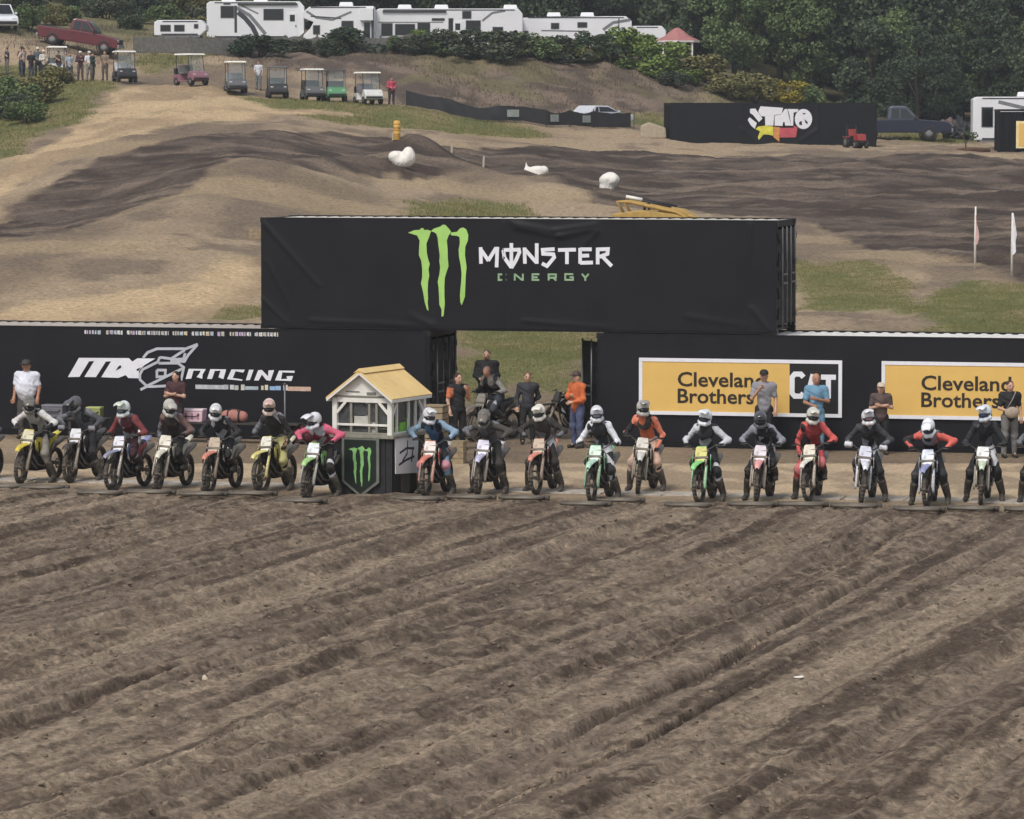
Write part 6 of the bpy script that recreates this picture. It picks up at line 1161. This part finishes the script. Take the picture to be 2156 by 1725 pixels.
# ---------------------------------------------------------------- small red tractor
tr = empty('garden_tractor', G(19.9, 244.6, .0), R(-70)); tag(tr, 'small red tractor parked before the far black container', 'tractor'); rp = paint('#9a3836')
slab('hood', [(.1, .45), (.12, .85), (.72, .82), (.8, .45)], -.26, .26, rp, tr, .04); slab('chassis', [(-.7, .32), (-.7, .5), (.75, .48), (.75, .32)], -.2, .2, m_plastic, tr, .01); MB().box((-.38, 0, .68), (.42, .46, .1)).build('seat', m_seat, tr, .03); MB().box((-.62, 0, .9), (.1, .46, .42), (0, R(-10), 0)).build('backrest', rp, tr, .03)
for y in (-.42, .42): MB().box((-.5, y, .66), (.62, .22, .08)).build('mudguard', rp, tr, .03)
MB().tube([(.12, 0, .8), (-.08, 0, 1.02)], .02, 6).build('steering_column', m_plastic, tr); MB().lathe([(.14, -.012), (.155, 0), (.14, .012), (.13, 0), (.14, -.012)], 16, (-.1, 0, 1.03), 'x').build('steering_wheel', m_plastic, tr)
MB().tube([(-.72, -.3, .5), (-.74, -.3, 1.35), (-.74, .3, 1.35), (-.72, .3, .5)], .03, 8).build('roll_bar', m_plastic, tr); wheels(tr, (-.5,), .42, .36, .24); wheels(tr, (.58,), .36, .22, .14)

# ---------------------------------------------------------------- things on the track
m_bale = mat('white_wrap', '#e6e3dc', .6, var=.08, scale=3, dirt=.08, dirtcol='#8b7d6e')
def bale(x, y, prims, label, rz=0):
    o_ = link('wrapped_bale', sdf_mesh('wrapped_bale', prims, m_bale, .035, .12, .045, 2.4)); o_.location = G(x, y, -.05); o_.rotation_euler = (0, 0, rz); tag(o_, label, 'bale', 'white wrapped bales on the track')
bale(-4.94, 190.2, [('e', (-.28, 0, .5), (.34, .36, .3), 0), ('e', (.3, 0, .48), (.32, .36, .46), 0), ('e', (.02, -.05, .3), (.45, .36, .3), 0)], 'large lumpy white bale below the yellow drum')
bale(1.14, 203.2, [('c', (-.35, 0, .42), (.38, 0, .44), .24, .26, 0), ('c', (-.42, 0, .55), (-.46, 0, .82), .1, .06, 0), ('e', (0, 0, .2), (.5, .3, .25), 0)], 'flat white bale on the dark track right of the stakes', R(6))
bale(4.43, 192.6, [('e', (0, 0, .52), (.48, .42, .36), 0), ('e', (-.1, 0, .2), (.34, .3, .24), 0)], 'round white bale above the yellow machine')
dr = empty('marker_drum', G(-5.69, 209.4, -.02)); tag(dr, 'upright yellow marker drum at the edge of the track', 'drum'); yd = mat('drum_yellow', '#d0a24e', .55, var=.1, dirt=.2)
MB().lathe([(0, 0), (.17, 0), (.18, .02), (.17, .3), (.185, .32), (.17, .34), (.17, .62), (.185, .64), (.17, .66), (.16, .95), (.0, .97)], 18).build('barrel', yd, dr)
for z in (.2, .5, .8): MB().lathe([(.186, z-.02), (.19, z), (.186, z+.02)], 18).build('hoop', yd, dr)
for i, (x, y, h_, lb) in enumerate([(-3.04, 213.2, .42, 'short pale wooden stake nearest the yellow drum'), (-1.41, 209.5, .55, 'pale wooden stake in the dark dirt right of the drum'), (-6.1, 217.0, .5, 'white stake standing just behind the yellow drum')]):
    s_k = empty('wooden_stake', G(x, y, -.05)); tag(s_k, lb, 'stake', 'stakes along the track'); MB().box((0, 0, h_/2), (.1, .04, h_), (0, R(3), 0)).build('shaft', mat('pale_stake', '#b3a898', .8), s_k); MB().prism([(-.05, 0), (.05, 0), (0, .09)], lambda a, b, s: (a+h_*.052, -.02+.04*s, h_+b)).build('tip', mat('pale_stake', '#b3a898', .8), s_k)
crate('wooden_crate', Vector(G(-9.29, 152.9, -.05)), (.44, .44, .36), R(5), 'brown wooden crate on the sandy slope left of the upper container', 3)
bk = link('pale_block', MB().prism([(-.75, 0), (-.7, .75), (-.2, .95), (.75, .62), (.8, 0)], lambda a, b, s: (a, -.5+s, b)).mesh('pale_block', mat('pale_tarp', '#a89b88', .8, var=.15), .1)); bk.location = G(8.2, 247.0, -.05); tag(bk, 'pale covered block beside the left end of the far container', 'block'); 
for i, (x, y, cloth, lb) in enumerate([(16.21, 148.0, '#cdaaa6', 'tall white pole with a furled pinkish flag'), (17.36, 146.8, '#e9e9f0', 'tall white feather flag nearest the right edge')]):
    f = empty('feather_flag', G(x, y, -.1)); tag(f, lb, 'flag', 'flags at the right of the track'); MB().tube([(0, 0, 0), (0, 0, 1.2), (.01, 0, 2.3)], [.045, .04, .03], 8).build('pole', mat('pole_white', '#dedad2', .5), f)
    mb = MB(); pts = [(.04, 2.28), (.07, 2.1), (.17, 1.55), (.12, 1.3), (.13, .95), (.05, .85)] if i else [(.03, 2.0), (.06, 1.7), (.13, 1.45), (.14, 1.2), (.08, 1.0), (.04, .95)]
    vs = [];
    for a, b in pts: vs += [(.0, -.03, b), (a*.5, -.05-.03*math.sin(b*7), b), (a, -.02+.05*math.sin(b*5), b)]
    mb.add(vs, [(k*3+j, k*3+j+1, k*3+j+4, k*3+j+3) for k in range(len(pts)-1) for j in range(2)], 0, True); mb.build('cloth', fab(cloth, .05), f)
# yellow loader behind the upper container
ld = empty('yellow_loader', G(5.6, 166.5, 0), R(-12)); tag(ld, 'yellow loader showing its boom above the upper container', 'loader'); yl = mat('loader_yellow', '#b3924e', .6, var=.2, dirt=.25, dirtcol='#7d6d58')
slab('hull', [(-1.5, .5), (-1.55, 1.15), (-.4, 1.3), (.9, 1.15), (1.7, .95), (1.75, .5)], -.75, .75, yl, ld, .05); slab('engine_hood', [(.2, 1.15), (.3, 1.45), (1.2, 1.32), (1.75, 1.0)], -.55, .55, yl, ld, .04)
for y in (-.86, .86):
    MB().prism([(-1.5, .1), (-1.65, .35), (-1.4, .6), (1.4, .6), (1.65, .35), (1.5, .1)], lambda a, b, s, y=y: (a, y-.16+.32*s, b)).build('track', m_rub, ld, .04)
    q = MB().tube([(-1.1, y*.8, 1.2), (-1.35, y*.8, 1.62), (-.9, y*.8, 1.62), (1.0, y*.8, 1.22), (1.9, y*.8, .7)], [.06, .08, .08, .07, .05], 8).build('boom', yl, ld); MB().tube([(-.9, y*.8-.02, 1.78), (.8, y*.8-.02, 1.42)], [.05, .035], 8).build('hydraulic_ram', m_plastic, q)
MB().tube([(-1.0, -.7, 1.82), (-.35, -.7, 1.70)], .07, 8).build('ram_sleeve', m_bale, ld)
MB().prism([(1.7, .1), (1.9, .85), (2.3, .7), (2.6, .1)], lambda a, b, s: (a, -1.0+2*s, b)).build('bucket', yl, ld, .02)
MB().tube([(-.3, -.5, 1.25), (-.3, -.5, 1.5), (-.3, .5, 1.5), (-.3, .5, 1.25)], .05, 8).build('roll_bar', m_plastic, ld)
# canopy
gb = empty('garden_canopy', G(11.4, 292.8)); tag(gb, 'small canopy with a faded red roof at the end of the camper row', 'canopy')
for x in (-1, 1):
    for y in (-1, 1): MB().box((x, y, .75), (.1, .1, 1.7)).build('post', m_wpaint, gb)
MB().lathe([(1.55, 1.56), (1.5, 1.64), (.9, 1.9), (.45, 2.28), (.18, 2.46), (0, 2.5)], 8, sm=False).build('roof', mat('faded_red', '#a8706e', .7, var=.15), gb); MB().lathe([(1.54, 1.46), (1.58, 1.48), (1.58, 1.6), (1.54, 1.6)], 8, sm=False).build('valance', mat('canopy_white', '#d9d4d2', .7), gb)

# ---------------------------------------------------------------- trees, bushes, grass, clods
def leaf_mat(name, c1, c2, c3):
    m = bpy.data.materials.new(name); m.use_nodes = True; n = m.node_tree.nodes; l = m.node_tree.links; b = n['Principled BSDF']; b.inputs['Roughness'].default_value = .75; b.inputs['Specular IOR Level'].default_value = .2
    g = n.new('ShaderNodeNewGeometry'); r = n.new('ShaderNodeValToRGB'); e = r.color_ramp.elements; e[0].color = (*lin(c1), 1); e[1].color = (*lin(c3), 1); q = e.new(.55); q.color = (*lin(c2), 1)
    oi = n.new('ShaderNodeObjectInfo'); ad = n.new('ShaderNodeMath'); ad.operation = 'MULTIPLY_ADD'; ad.inputs[1].default_value = .3; l.new(oi.outputs['Random'], ad.inputs[0])
    sc = n.new('ShaderNodeMath'); sc.operation = 'MULTIPLY'; sc.inputs[1].default_value = .7; l.new(g.outputs['Random Per Island'], sc.inputs[0]); l.new(sc.outputs[0], ad.inputs[2]); l.new(ad.outputs[0], r.inputs[0]); l.new(r.outputs[0], b.inputs['Base Color'])
    return m
LM = dict(dark=leaf_mat('leaf_dark', '#2c372e', '#45533f', '#65724f'), mid=leaf_mat('leaf_mid', '#3a472c', '#607248', '#828f62'), green=leaf_mat('leaf_green', '#425327', '#697d3e', '#8b9a54'), olive=leaf_mat('leaf_olive', '#4b4d30', '#737047', '#948c5e'), yellow=leaf_mat('leaf_yellow', '#6a6428', '#9a8c34', '#b9a548'), grey=leaf_mat('leaf_grey', '#2b322c', '#48523f', '#6a6f58'))
m_bark = mat('tree_bark', '#4a4038', .9, var=.35, scale=4, bump=.5)
def leaf_cloud(cen, rad, n, size, g, flat=.7):
    """n leaf-sized quads in clumps; cen (k,3), rad (k,)"""
    k = len(cen); w_ = rad**2; idx = g.choice(k, n, p=w_/w_.sum())
    d = g.normal(size=(n, 3)); d /= np.linalg.norm(d, axis=1)[:, None]; r = rad[idx]*g.uniform(.45, 1.05, n)**.6
    p = cen[idx]+d*r[:, None]*np.array([1, 1, flat])
    a = g.normal(size=(n, 3))+d*.6; a /= np.linalg.norm(a, axis=1)[:, None]; b = np.cross(a, g.normal(size=(n, 3))); b /= np.linalg.norm(b, axis=1)[:, None]; c = np.cross(a, b)
    s = size*g.uniform(.55, 1.35, n)[:, None]
    v = np.stack([p-b*s*.5-c*s*.32, p+b*s*.1-c*s*.42, p+b*s*.6+c*s*.1, p-b*s*.2+c*s*.45], 1).reshape(-1, 3); return v
def cloud_mesh(name, v, m):
    n = len(v)//4; me = bpy.data.meshes.new(name); me.vertices.add(n*4); me.vertices.foreach_set('co', v.reshape(-1).astype(np.float32)); me.loops.add(n*4); me.loops.foreach_set('vertex_index', np.arange(n*4, dtype=np.int32)); me.polygons.add(n); me.polygons.foreach_set('loop_start', (np.arange(n)*4).astype(np.int32)); me.update(calc_edges=True); me.materials.append(m); return me
def tree_variant(seed, H_, W_, leaf=.30, n=9500, conifer=False):
    g = np.random.default_rng(seed); tr_ = MB(); tr_.tube([(0, 0, -.5), (.1, .05, H_*.2), (g.uniform(-.3, .3), g.uniform(-.3, .3), H_*.5), (g.uniform(-.5, .5), 0, H_*.85)], [.36, .28, .2, .05], 8)
    cen = []; rad = []
    if conifer:
        for z in np.linspace(.12, .98, 13):
            rr_ = W_*(1-z)**.8+.25
            for a in range(max(2, int(7*(1-z)+2))):
                th = a*6.283/max(2, int(7*(1-z)+2))+z*9; cen.append((rr_*.62*math.cos(th), rr_*.62*math.sin(th), z*H_-.25*rr_)); rad.append(.55*rr_**.7+.15)
    else:
        for i in range(46):
            th = g.uniform(0, 6.283); z = g.uniform(.16, 1); rr_ = W_*math.sin(math.pi*min(.97, (z-.1)/.95)**.75)*g.uniform(.45, 1.05)
            cen.append((rr_*math.cos(th), rr_*math.sin(th), z*H_)); rad.append(W_*g.uniform(.2, .38))
        for i in range(9):
            c = cen[i*5]; z0 = max(.15*H_, c[2]*.6); tr_.tube([(0, 0, z0*.8), (c[0]*.5, c[1]*.5, (z0+c[2])*.5), c], [.13, .08, .03], 6)
    return tr_.mesh('trunk', m_bark), leaf_cloud(np.array(cen), np.array(rad), n, leaf, g)
TV = [tree_variant(50+i, *a) for i, a in enumerate([(14, 4.6), (12, 4.2), (16, 4.8), (13, 5.2), (10, 3.6)])]+[tree_variant(60+i, *a, conifer=True) for i, a in enumerate([(15, 3.2), (13, 2.8)])]
CM = {}
def tree(x, y, var, lm, sc, rz, label, group='trees of the wood behind the far containers'):
    t = empty('tree' if var < 5 else 'conifer_tree', (x, y, gz(x, y)-.2), rz); t.scale = (sc, sc, sc); tag(t, label, 'tree', group)
    if (var, lm) not in CM: CM[var, lm] = cloud_mesh('crown', TV[var][1], LM[lm])
    link('trunk', TV[var][0], t); link('crown', CM[var, lm], t)
g = np.random.default_rng(5)
ORD = ['leftmost', 'second', 'third', 'fourth', 'fifth', 'sixth', 'seventh', 'eighth', 'ninth', 'tenth', 'eleventh', 'twelfth', 'thirteenth', 'fourteenth', 'fifteenth', 'sixteenth', 'seventeenth', 'eighteenth', 'nineteenth', 'rightmost']
def nth(i, n): return 'leftmost' if i == 0 else ('rightmost' if i == n-1 else ORD[i]+' from the left')
L1 = 'tall dark leafy tree in the dense wood at the upper right'; L2 = 'paler green leafy tree at the left edge of the wood'; L3 = 'dark tree top standing behind the row of campers'; L4 = 'dark conifer deep in the wood at the upper right'
for i, (px_, Y_, var, lm, sc) in enumerate([(1455, 316, 4, 'dark', .95), (1500, 318, 1, 'mid', .85), (1545, 300, 4, 'mid', .62), (1570, 312, 0, 'mid', .8), (1640, 306, 3, 'mid', .72), (1700, 303, 1, 'mid', .62)]):
    tree((px_-1078)/8900*Y_, Y_, var, lm, sc, i*1.7, L2+', '+nth(i, 6), 'paler trees at the edge of the wood')
for i in range(30):
    px_ = 1600+i*24+g.uniform(-12, 12); Y_ = [322, 338, 309][i % 3]+g.uniform(-5, 5)
    if px_ < 1720 and Y_ < 316: Y_ += 15
    v_ = [0, 2, 5, 3, 1, 2, 6, 4][i % 8]; tree((px_-1078)/8900*Y_, Y_, v_, 'dark' if i % 4 else 'grey', g.uniform(.85, 1.1), g.uniform(0, 6), L4 if v_ > 4 else L1)
for i in range(9):
    px_ = 1830+i*48+g.uniform(-10, 10); Y_ = 298+g.uniform(-4, 5); tree((px_-1078)/8900*Y_, Y_, [4, 1, 3][i % 3], ['dark', 'mid', 'dark'][i % 3], g.uniform(.5, .72), g.uniform(0, 6), 'lower leafy tree at the foot of the wood, '+nth(i, 9), 'lower trees at the foot of the wood')
for i in range(20):
    px_ = 640+i*45+g.uniform(-12, 12); Y_ = 328+g.uniform(-4, 6); tree((px_-1078)/8900*Y_, Y_, [5, 0, 6, 2, 1][i % 5], 'dark', g.uniform(.8, 1.05), g.uniform(0, 6), L3+', '+nth(i, 20), 'trees behind the campers')
for i in range(12):
    px_ = 1450+i*75+g.uniform(-20, 20); Y_ = 358+g.uniform(-6, 10); tree((px_-1078)/8900*Y_, Y_, [2, 0, 5, 3][i % 4], 'dark', g.uniform(1.1, 1.35), g.uniform(0, 6), 'tallest dark tree line at the back of the wood', 'back row of the wood')
for i in range(10):
    px_ = 20+i*62+g.uniform(-20, 20); Y_ = 350+g.uniform(-6, 12); tree((px_-1078)/8900*Y_, Y_, [1, 4, 0, 3][i % 4], ['olive', 'mid'][i % 2], g.uniform(.55, .8), g.uniform(0, 6), 'scrubby tree on top of the left hill, '+nth(i, 10), 'scrubby trees on the left hill')
# bushes
def bush_variant(seed, n):
    g = np.random.default_rng(seed); k = 16; th = g.uniform(0, 6.283, k); rr_ = g.uniform(0, .42, k)**.7; z = g.uniform(.18, .85, k)*(1-.5*rr_); cen = np.stack([rr_*np.cos(th), rr_*np.sin(th), z], 1); rad = g.uniform(.13, .24, k)
    st_ = MB()
    for i in range(7): st_.tube([(cen[i][0]*.2, cen[i][1]*.2, -.06), (cen[i][0]*.6, cen[i][1]*.6, cen[i][2]*.5), tuple(cen[i])], [.022, .014, .006], 5)
    return st_.mesh('stems', m_bark), leaf_cloud(cen, rad, n, .06, g, .95)
BV = [bush_variant(80+i, 3000) for i in range(5)]; BC = {}
def bush(x, y, wd, ht, lm, label, group, var, dz=0):
    t = empty('bush', (x, y, gz(x, y)-.05+dz), x*3.7); t.scale = (wd, wd*.9, ht*1.1); tag(t, label, 'bush', group)
    if (var, lm) not in BC: BC[var, lm] = cloud_mesh('foliage', BV[var][1], LM[lm])
    link('stems', BV[var][0], t); link('foliage', BC[var, lm], t)
RG = 'bushes along the ridge below the campers'
BL = [((-16.38, 271.8), 3.7, 1.5, 'dark', 'wide dark bush against the left part of the board fence'), ((-13.5, 275.2), 1.9, 1.0, 'grey', 'low grey bush at the fence right of the wide dark one'), ((-11.6, 274.9), 1.9, 1.3, 'dark', 'small dark bush below the motorhome'), ((-10.1, 277), 4.0, 1.9, 'dark', 'large dark bush below the gap between motorhome and long camper'), ((-7.7, 277.6), 1.6, 1.1, 'mid', 'small green bush just right of the large dark bush'),
 ((-4.6, 278), 2.2, 1.6, 'grey', 'grey green bush at the right end of the board fence'), ((-2.4, 276.6), 5.0, 2.2, 'grey', 'broad grey green bush below the long camper window'), ((.06, 279.8), 3.5, 1.9, 'mid', 'green bush below the right end of the long camper'), ((3.2, 280.2), 3.8, 2.0, 'grey', 'grey green bush left of the brightest bush'), ((5.4, 281.8), 3.2, 2.0, 'dark', 'dark bush below the right hand camper'), ((7.4, 283.6), 3.8, 2.6, 'green', 'tallest bright green bush before the right hand camper'),
 ((9.3, 282.5), 4.1, 2.5, 'green', 'bright green bush left of the canopy'), ((11.2, 281.6), 2.4, 1.2, 'green', 'green bush right below the canopy'), ((13.4, 284), 3.8, 2.3, 'olive', 'olive bush right of the canopy'), ((13.0, 286.0), 1.6, 1.0, 'yellow', 'yellow flowering bush beside the canopy'), ((15.8, 281.2), 3.5, 2.0, 'olive', 'olive bush halfway down the bank'), ((17.9, 283.5), 2.9, 1.8, 'yellow', 'yellow bush lowest on the bank above the far container'), ((14.4, 279.9), 2.8, 1.5, 'olive', 'low olive bush above the left end of the far container'), ((20.5, 284), 3.4, 2.2, 'mid', 'green bush above the right end of the far container'), ((23.2, 286), 3.2, 2.0, 'dark', 'dark bush behind the blue pickup cab'), ((10.6, 279.2), 2.2, 1.1, 'grey', 'low grey bush on the bare bank below the bright ones'),
 ((-6.2, 279.3), 2.2, 1.5, 'green', 'yellowish green bush by the fence end'), ((1.6, 279), 2.8, 1.6, 'mid', 'mid green bush between two grey ones')]
for i, ((x, y), a, b, lm, lb) in enumerate(BL): bush(x, y, a*1.05, b, lm, lb, RG, i % 5)
sg_ = np.random.default_rng(33); xs_ = sorted(sg_.uniform(-7, 13.5, 14))
for i, x in enumerate(xs_):
    y = 277.2+.34*(x+7)+sg_.uniform(-1.2, 1.0); bush(x, y, sg_.uniform(2.0, 3.4), sg_.uniform(.8, 1.4), ['grey', 'mid', 'olive', 'green'][i % 4], 'low scrubby growth filling the ridge edge, '+nth(i, 14), 'scrub filling the ridge edge', i % 5)
LG = 'bushes on the left bank'
for i, ((x, y), a, b, lm, lb) in enumerate([((-28.1, 236), 3.2, 2.2, 'mid', 'big green bush on the left bank below the crowd'), ((-26.6, 238.4), 2.9, 1.8, 'olive', 'olive bush right of the big one on the left bank'), ((-26.5, 246), 2.4, 1.3, 'olive', 'small olive bush just below the crowd'), ((-25.9, 226), 2.4, 1.3, 'mid', 'lowest green bush on the left bank'), ((-30.4, 237), 3.2, 2.1, 'mid', 'green bush cut off by the left edge'), ((-27.4, 231.5), 2.8, 1.7, 'grey', 'grey green bush between the big and lowest ones'), ((-29.3, 243.5), 2.6, 1.5, 'mid', 'green bush at the left edge just below the crowd')]): bush(x, y, a, b, lm, lb, LG, (i+2) % 5)
TG = 'shrubs scattered over the upper left hill'
for i, (x, y, a, b) in enumerate([(-32, 281, 1.9, 1.7), (-31.2, 287, 1.8, 1.4), (-27.9, 293.5, 2.6, 1.7), (-26, 299, 3, 1.8), (-24.1, 292.4, 2.4, 1.3), (-23.6, 304, 3, 1.8), (-22.3, 300.7, 2.4, 1.6), (-25.9, 286.5, 2.0, 1.1), (-29.3, 301, 2.8, 1.6), (-25.9, 309.7, 3.2, 2), (-24, 316, 3.4, 2.2), (-30.9, 298, 2.4, 1.4), (-28.3, 308, 3, 1.9), (-21.5, 308, 2.6, 1.8), (-33.5, 293, 2.6, 1.6), (-20.2, 312, 3, 2), (-30, 290, 1.8, 1.1), (-22, 296, 2, 1.2), (-27, 304, 2.2, 1.4), (-33, 303, 3, 2)]): bush(x, y, a*1.15, b*1.1, ['mid', 'olive', 'grey', 'dark'][i % 4], 'low scrub bush on the slope above the maroon pickup', TG, i % 5)
bare = empty('bare_sapling', G(26.1, 243.8)); tag(bare, 'thin bare sapling left of the right hand hill container', 'sapling'); MB().tube([(0, 0, 0), (.03, 0, .4), (-.1, 0, .8), (-.5, .1, 1.3)], [.05, .04, .035, .01], 6).build('trunk', m_bark, bare); MB().tube([(.02, 0, .5), (.3, 0, .85), (.5, .1, .95)], [.03, .015, .008], 5).build('branch', m_bark, bare); MB().tube([(-.08, 0, .75), (.1, -.1, 1.15)], [.02, .008], 5).build('branch', m_bark, bare)
link('leaves', cloud_mesh('leaves', leaf_cloud(np.array([(.45, .1, .95), (.1, -.1, 1.1)]), np.array([.3, .18]), 140, .1, g), LM['mid']), bare)

# grass: blades scattered over the grassy places
gx_, gy_ = GROUND_ARR[0], GROUND_ARR[1]
def scatter(mask, n, seed, ymax=300):
    g = np.random.default_rng(seed); i0 = np.searchsorted(gx_, -46); i1 = np.searchsorted(gx_, 46); j1 = np.searchsorted(gy_, ymax)
    M_ = mask[:j1, i0:i1].copy(); M_ *= (np.abs(gx_[None, i0:i1]) < gy_[:j1, None]*.135); p = M_.ravel()/M_.sum(); c = g.choice(p.size, n, p=p); jj, ii = np.divmod(c, M_.shape[1]); ii += i0
    x = gx_[ii]+g.uniform(0, .34, n); y = gy_[jj]+g.uniform(0, .34, n); fx = (x-gx_[ii])/.34; fy = (y-gy_[jj])/.34; ii1 = np.minimum(ii+1, len(gx_)-1); jj1 = np.minimum(jj+1, len(gy_)-1)
    z = (Z0[jj, ii]*(1-fx)+Z0[jj, ii1]*fx)*(1-fy)+(Z0[jj1, ii]*(1-fx)+Z0[jj1, ii1]*fx)*fy; return x, y, z
def blades(name, x, y, z, h, wdt, m, seed):
    g = np.random.default_rng(seed); n = len(x); a = g.uniform(0, 6.283, n); hh = h*g.uniform(.4, 1.3, n); dx = np.cos(a)*wdt; dy = np.sin(a)*wdt; lx = g.normal(0, .35, n)*hh; ly = g.normal(0, .35, n)*hh
    v = np.stack([np.stack([x-dx, y-dy, z-.02], 1), np.stack([x+dx, y+dy, z-.02], 1), np.stack([x+lx, y+ly, z+hh], 1)], 1).reshape(-1, 3)
    me = bpy.data.meshes.new(name); me.vertices.add(n*3); me.vertices.foreach_set('co', v.ravel().astype(np.float32)); me.loops.add(n*3); me.loops.foreach_set('vertex_index', np.arange(n*3, dtype=np.int32)); me.polygons.add(n); me.polygons.foreach_set('loop_start', (np.arange(n)*3).astype(np.int32)); me.update(calc_edges=True); me.materials.append(m); o_ = link(name, me); o_['kind'] = 'stuff'; return o_
gm = leaf_mat('grass_blade', '#55592f', '#75774a', '#9a8f62'); dm = leaf_mat('dry_grass_blade', '#4f463a', '#6b5f4e', '#857660')
near = GRS0*(gy_[:, None] < 160); farg = GRS0*(gy_[:, None] >= 160)
tag(blades('grass', *scatter(near, 110000, 1), .055, .011, gm, 2), 'short worn grass growing on the slope behind the containers', 'grass', kind='stuff')
tag(blades('verge_grass', *scatter(farg, 70000, 3), .11, .022, gm, 4), 'short green grass on the far verges and left bank', 'grass', kind='stuff')
hill = np.clip(BRN0+.6*((gy_[:, None] > 262)*np.ones_like(BRN0)), 0, 1)*np.clip(.5+fbm(np.meshgrid(gx_, gy_)[0]*.3, np.meshgrid(gx_, gy_)[1]*.2, 401, 3)*2, 0, 1)
tag(blades('dry_weeds', *scatter(hill, 14000, 5), .22, .03, dm, 6), 'dry weeds over the bare hillside', 'weeds', kind='stuff')
# clods on the start straight
ico = bmesh.new(); bmesh.ops.create_icosphere(ico, subdivisions=1, radius=1); iv = np.array([v.co for v in ico.verts]); itf = np.array([[v.index for v in f.verts] for f in ico.faces]); ico.free()
def clods(name, n, xr, yr, s0, s1, seed, zf, m):
    g = np.random.default_rng(seed); x = g.uniform(*xr, n); y = g.uniform(*yr, n); keep = np.abs(x) < y*.16+2; x, y = x[keep], y[keep]; n = len(x)
    s = s0*(s1/s0)**(g.uniform(0, 1, n)**2.2); z = zf(x, y); V = iv[None]*(1+g.uniform(-.35, .35, (n, len(iv), 1))); V = V*np.stack([s*g.uniform(.7, 1.3, n), s*g.uniform(.7, 1.3, n), s*g.uniform(.5, .9, n)], 1)[:, None]
    a = g.uniform(0, 6.28, n); ca, sa = np.cos(a)[:, None], np.sin(a)[:, None]; V = np.stack([V[..., 0]*ca-V[..., 1]*sa+x[:, None], V[..., 0]*sa+V[..., 1]*ca+y[:, None], V[..., 2]+z[:, None]+s[:, None]*.25], -1)
    F = (itf[None]+(np.arange(n)*len(iv))[:, None, None]).reshape(-1, 3); me = bpy.data.meshes.new(name); me.vertices.add(n*len(iv)); me.vertices.foreach_set('co', V.reshape(-1).astype(np.float32)); me.loops.add(F.size); me.loops.foreach_set('vertex_index', F.ravel().astype(np.int32)); me.polygons.add(len(F)); me.polygons.foreach_set('loop_start', (np.arange(len(F))*3).astype(np.int32)); me.update(calc_edges=True); me.materials.append(m); o_ = link(name, me); o_['kind'] = 'stuff'; return o_
def zs_(x, y):
    i = np.clip(((x-sx[0])/.055).round().astype(int), 0, len(sx)-1); j = np.clip(np.searchsorted(sy, y), 0, len(sy)-1); return Zs[j, i]
tag(clods('dirt_clods', 14000, (-13, 13), (40, 82), .006, .036, 9, zs_, leaf_mat('clod', '#64574c', '#7a6c5e', '#8f7f6d')), 'loose clods scattered over the churned start straight', 'dirt', kind='stuff')
for i, (x, y, c, lb) in enumerate([(-4.09, 55.84, '#c8b9a6', 'pale cream stone lying on the ruts at lower left'), (3.83, 56.08, '#d8d4ce', 'flat white scrap lying on the ruts at right')]):
    o_ = link('stone' if i == 0 else 'paper_scrap', sdf_mesh('stone', [('e', (0, 0, .03), (.035, .035, .05), 0), ('e', (.02, 0, .02), (.03, .03, .03), 0)] if i == 0 else [('e', (0, 0, .02), (.075, .05, .016), 0), ('e', (.04, .0, .03), (.03, .03, .012), 0)], mat('stone'+str(i), c, .8), .012, .02)); o_.location = (x, y, sz(x, y)); tag(o_, lb, 'stone' if i == 0 else 'scrap')

# ---------------------------------------------------------------- air: thin even haze that softens the far wood
hz = MB().box((0, 420, 24), (1500, 1300, 56)).build('haze', []); hz['kind'] = 'stuff'; hz['label'] = 'thin even haze in the air over the valley'
hm = bpy.data.materials.new('haze_air'); hm.use_nodes = True; nt = hm.node_tree; nt.nodes.clear(); ou = nt.nodes.new('ShaderNodeOutputMaterial'); pv = nt.nodes.new('ShaderNodeVolumePrincipled'); pv.inputs['Color'].default_value = (.86, .92, 1, 1); pv.inputs['Density'].default_value = .00028; pv.inputs['Anisotropy'].default_value = .2
nt.links.new(pv.outputs[0], ou.inputs['Volume']); hz.data.materials.append(hm)
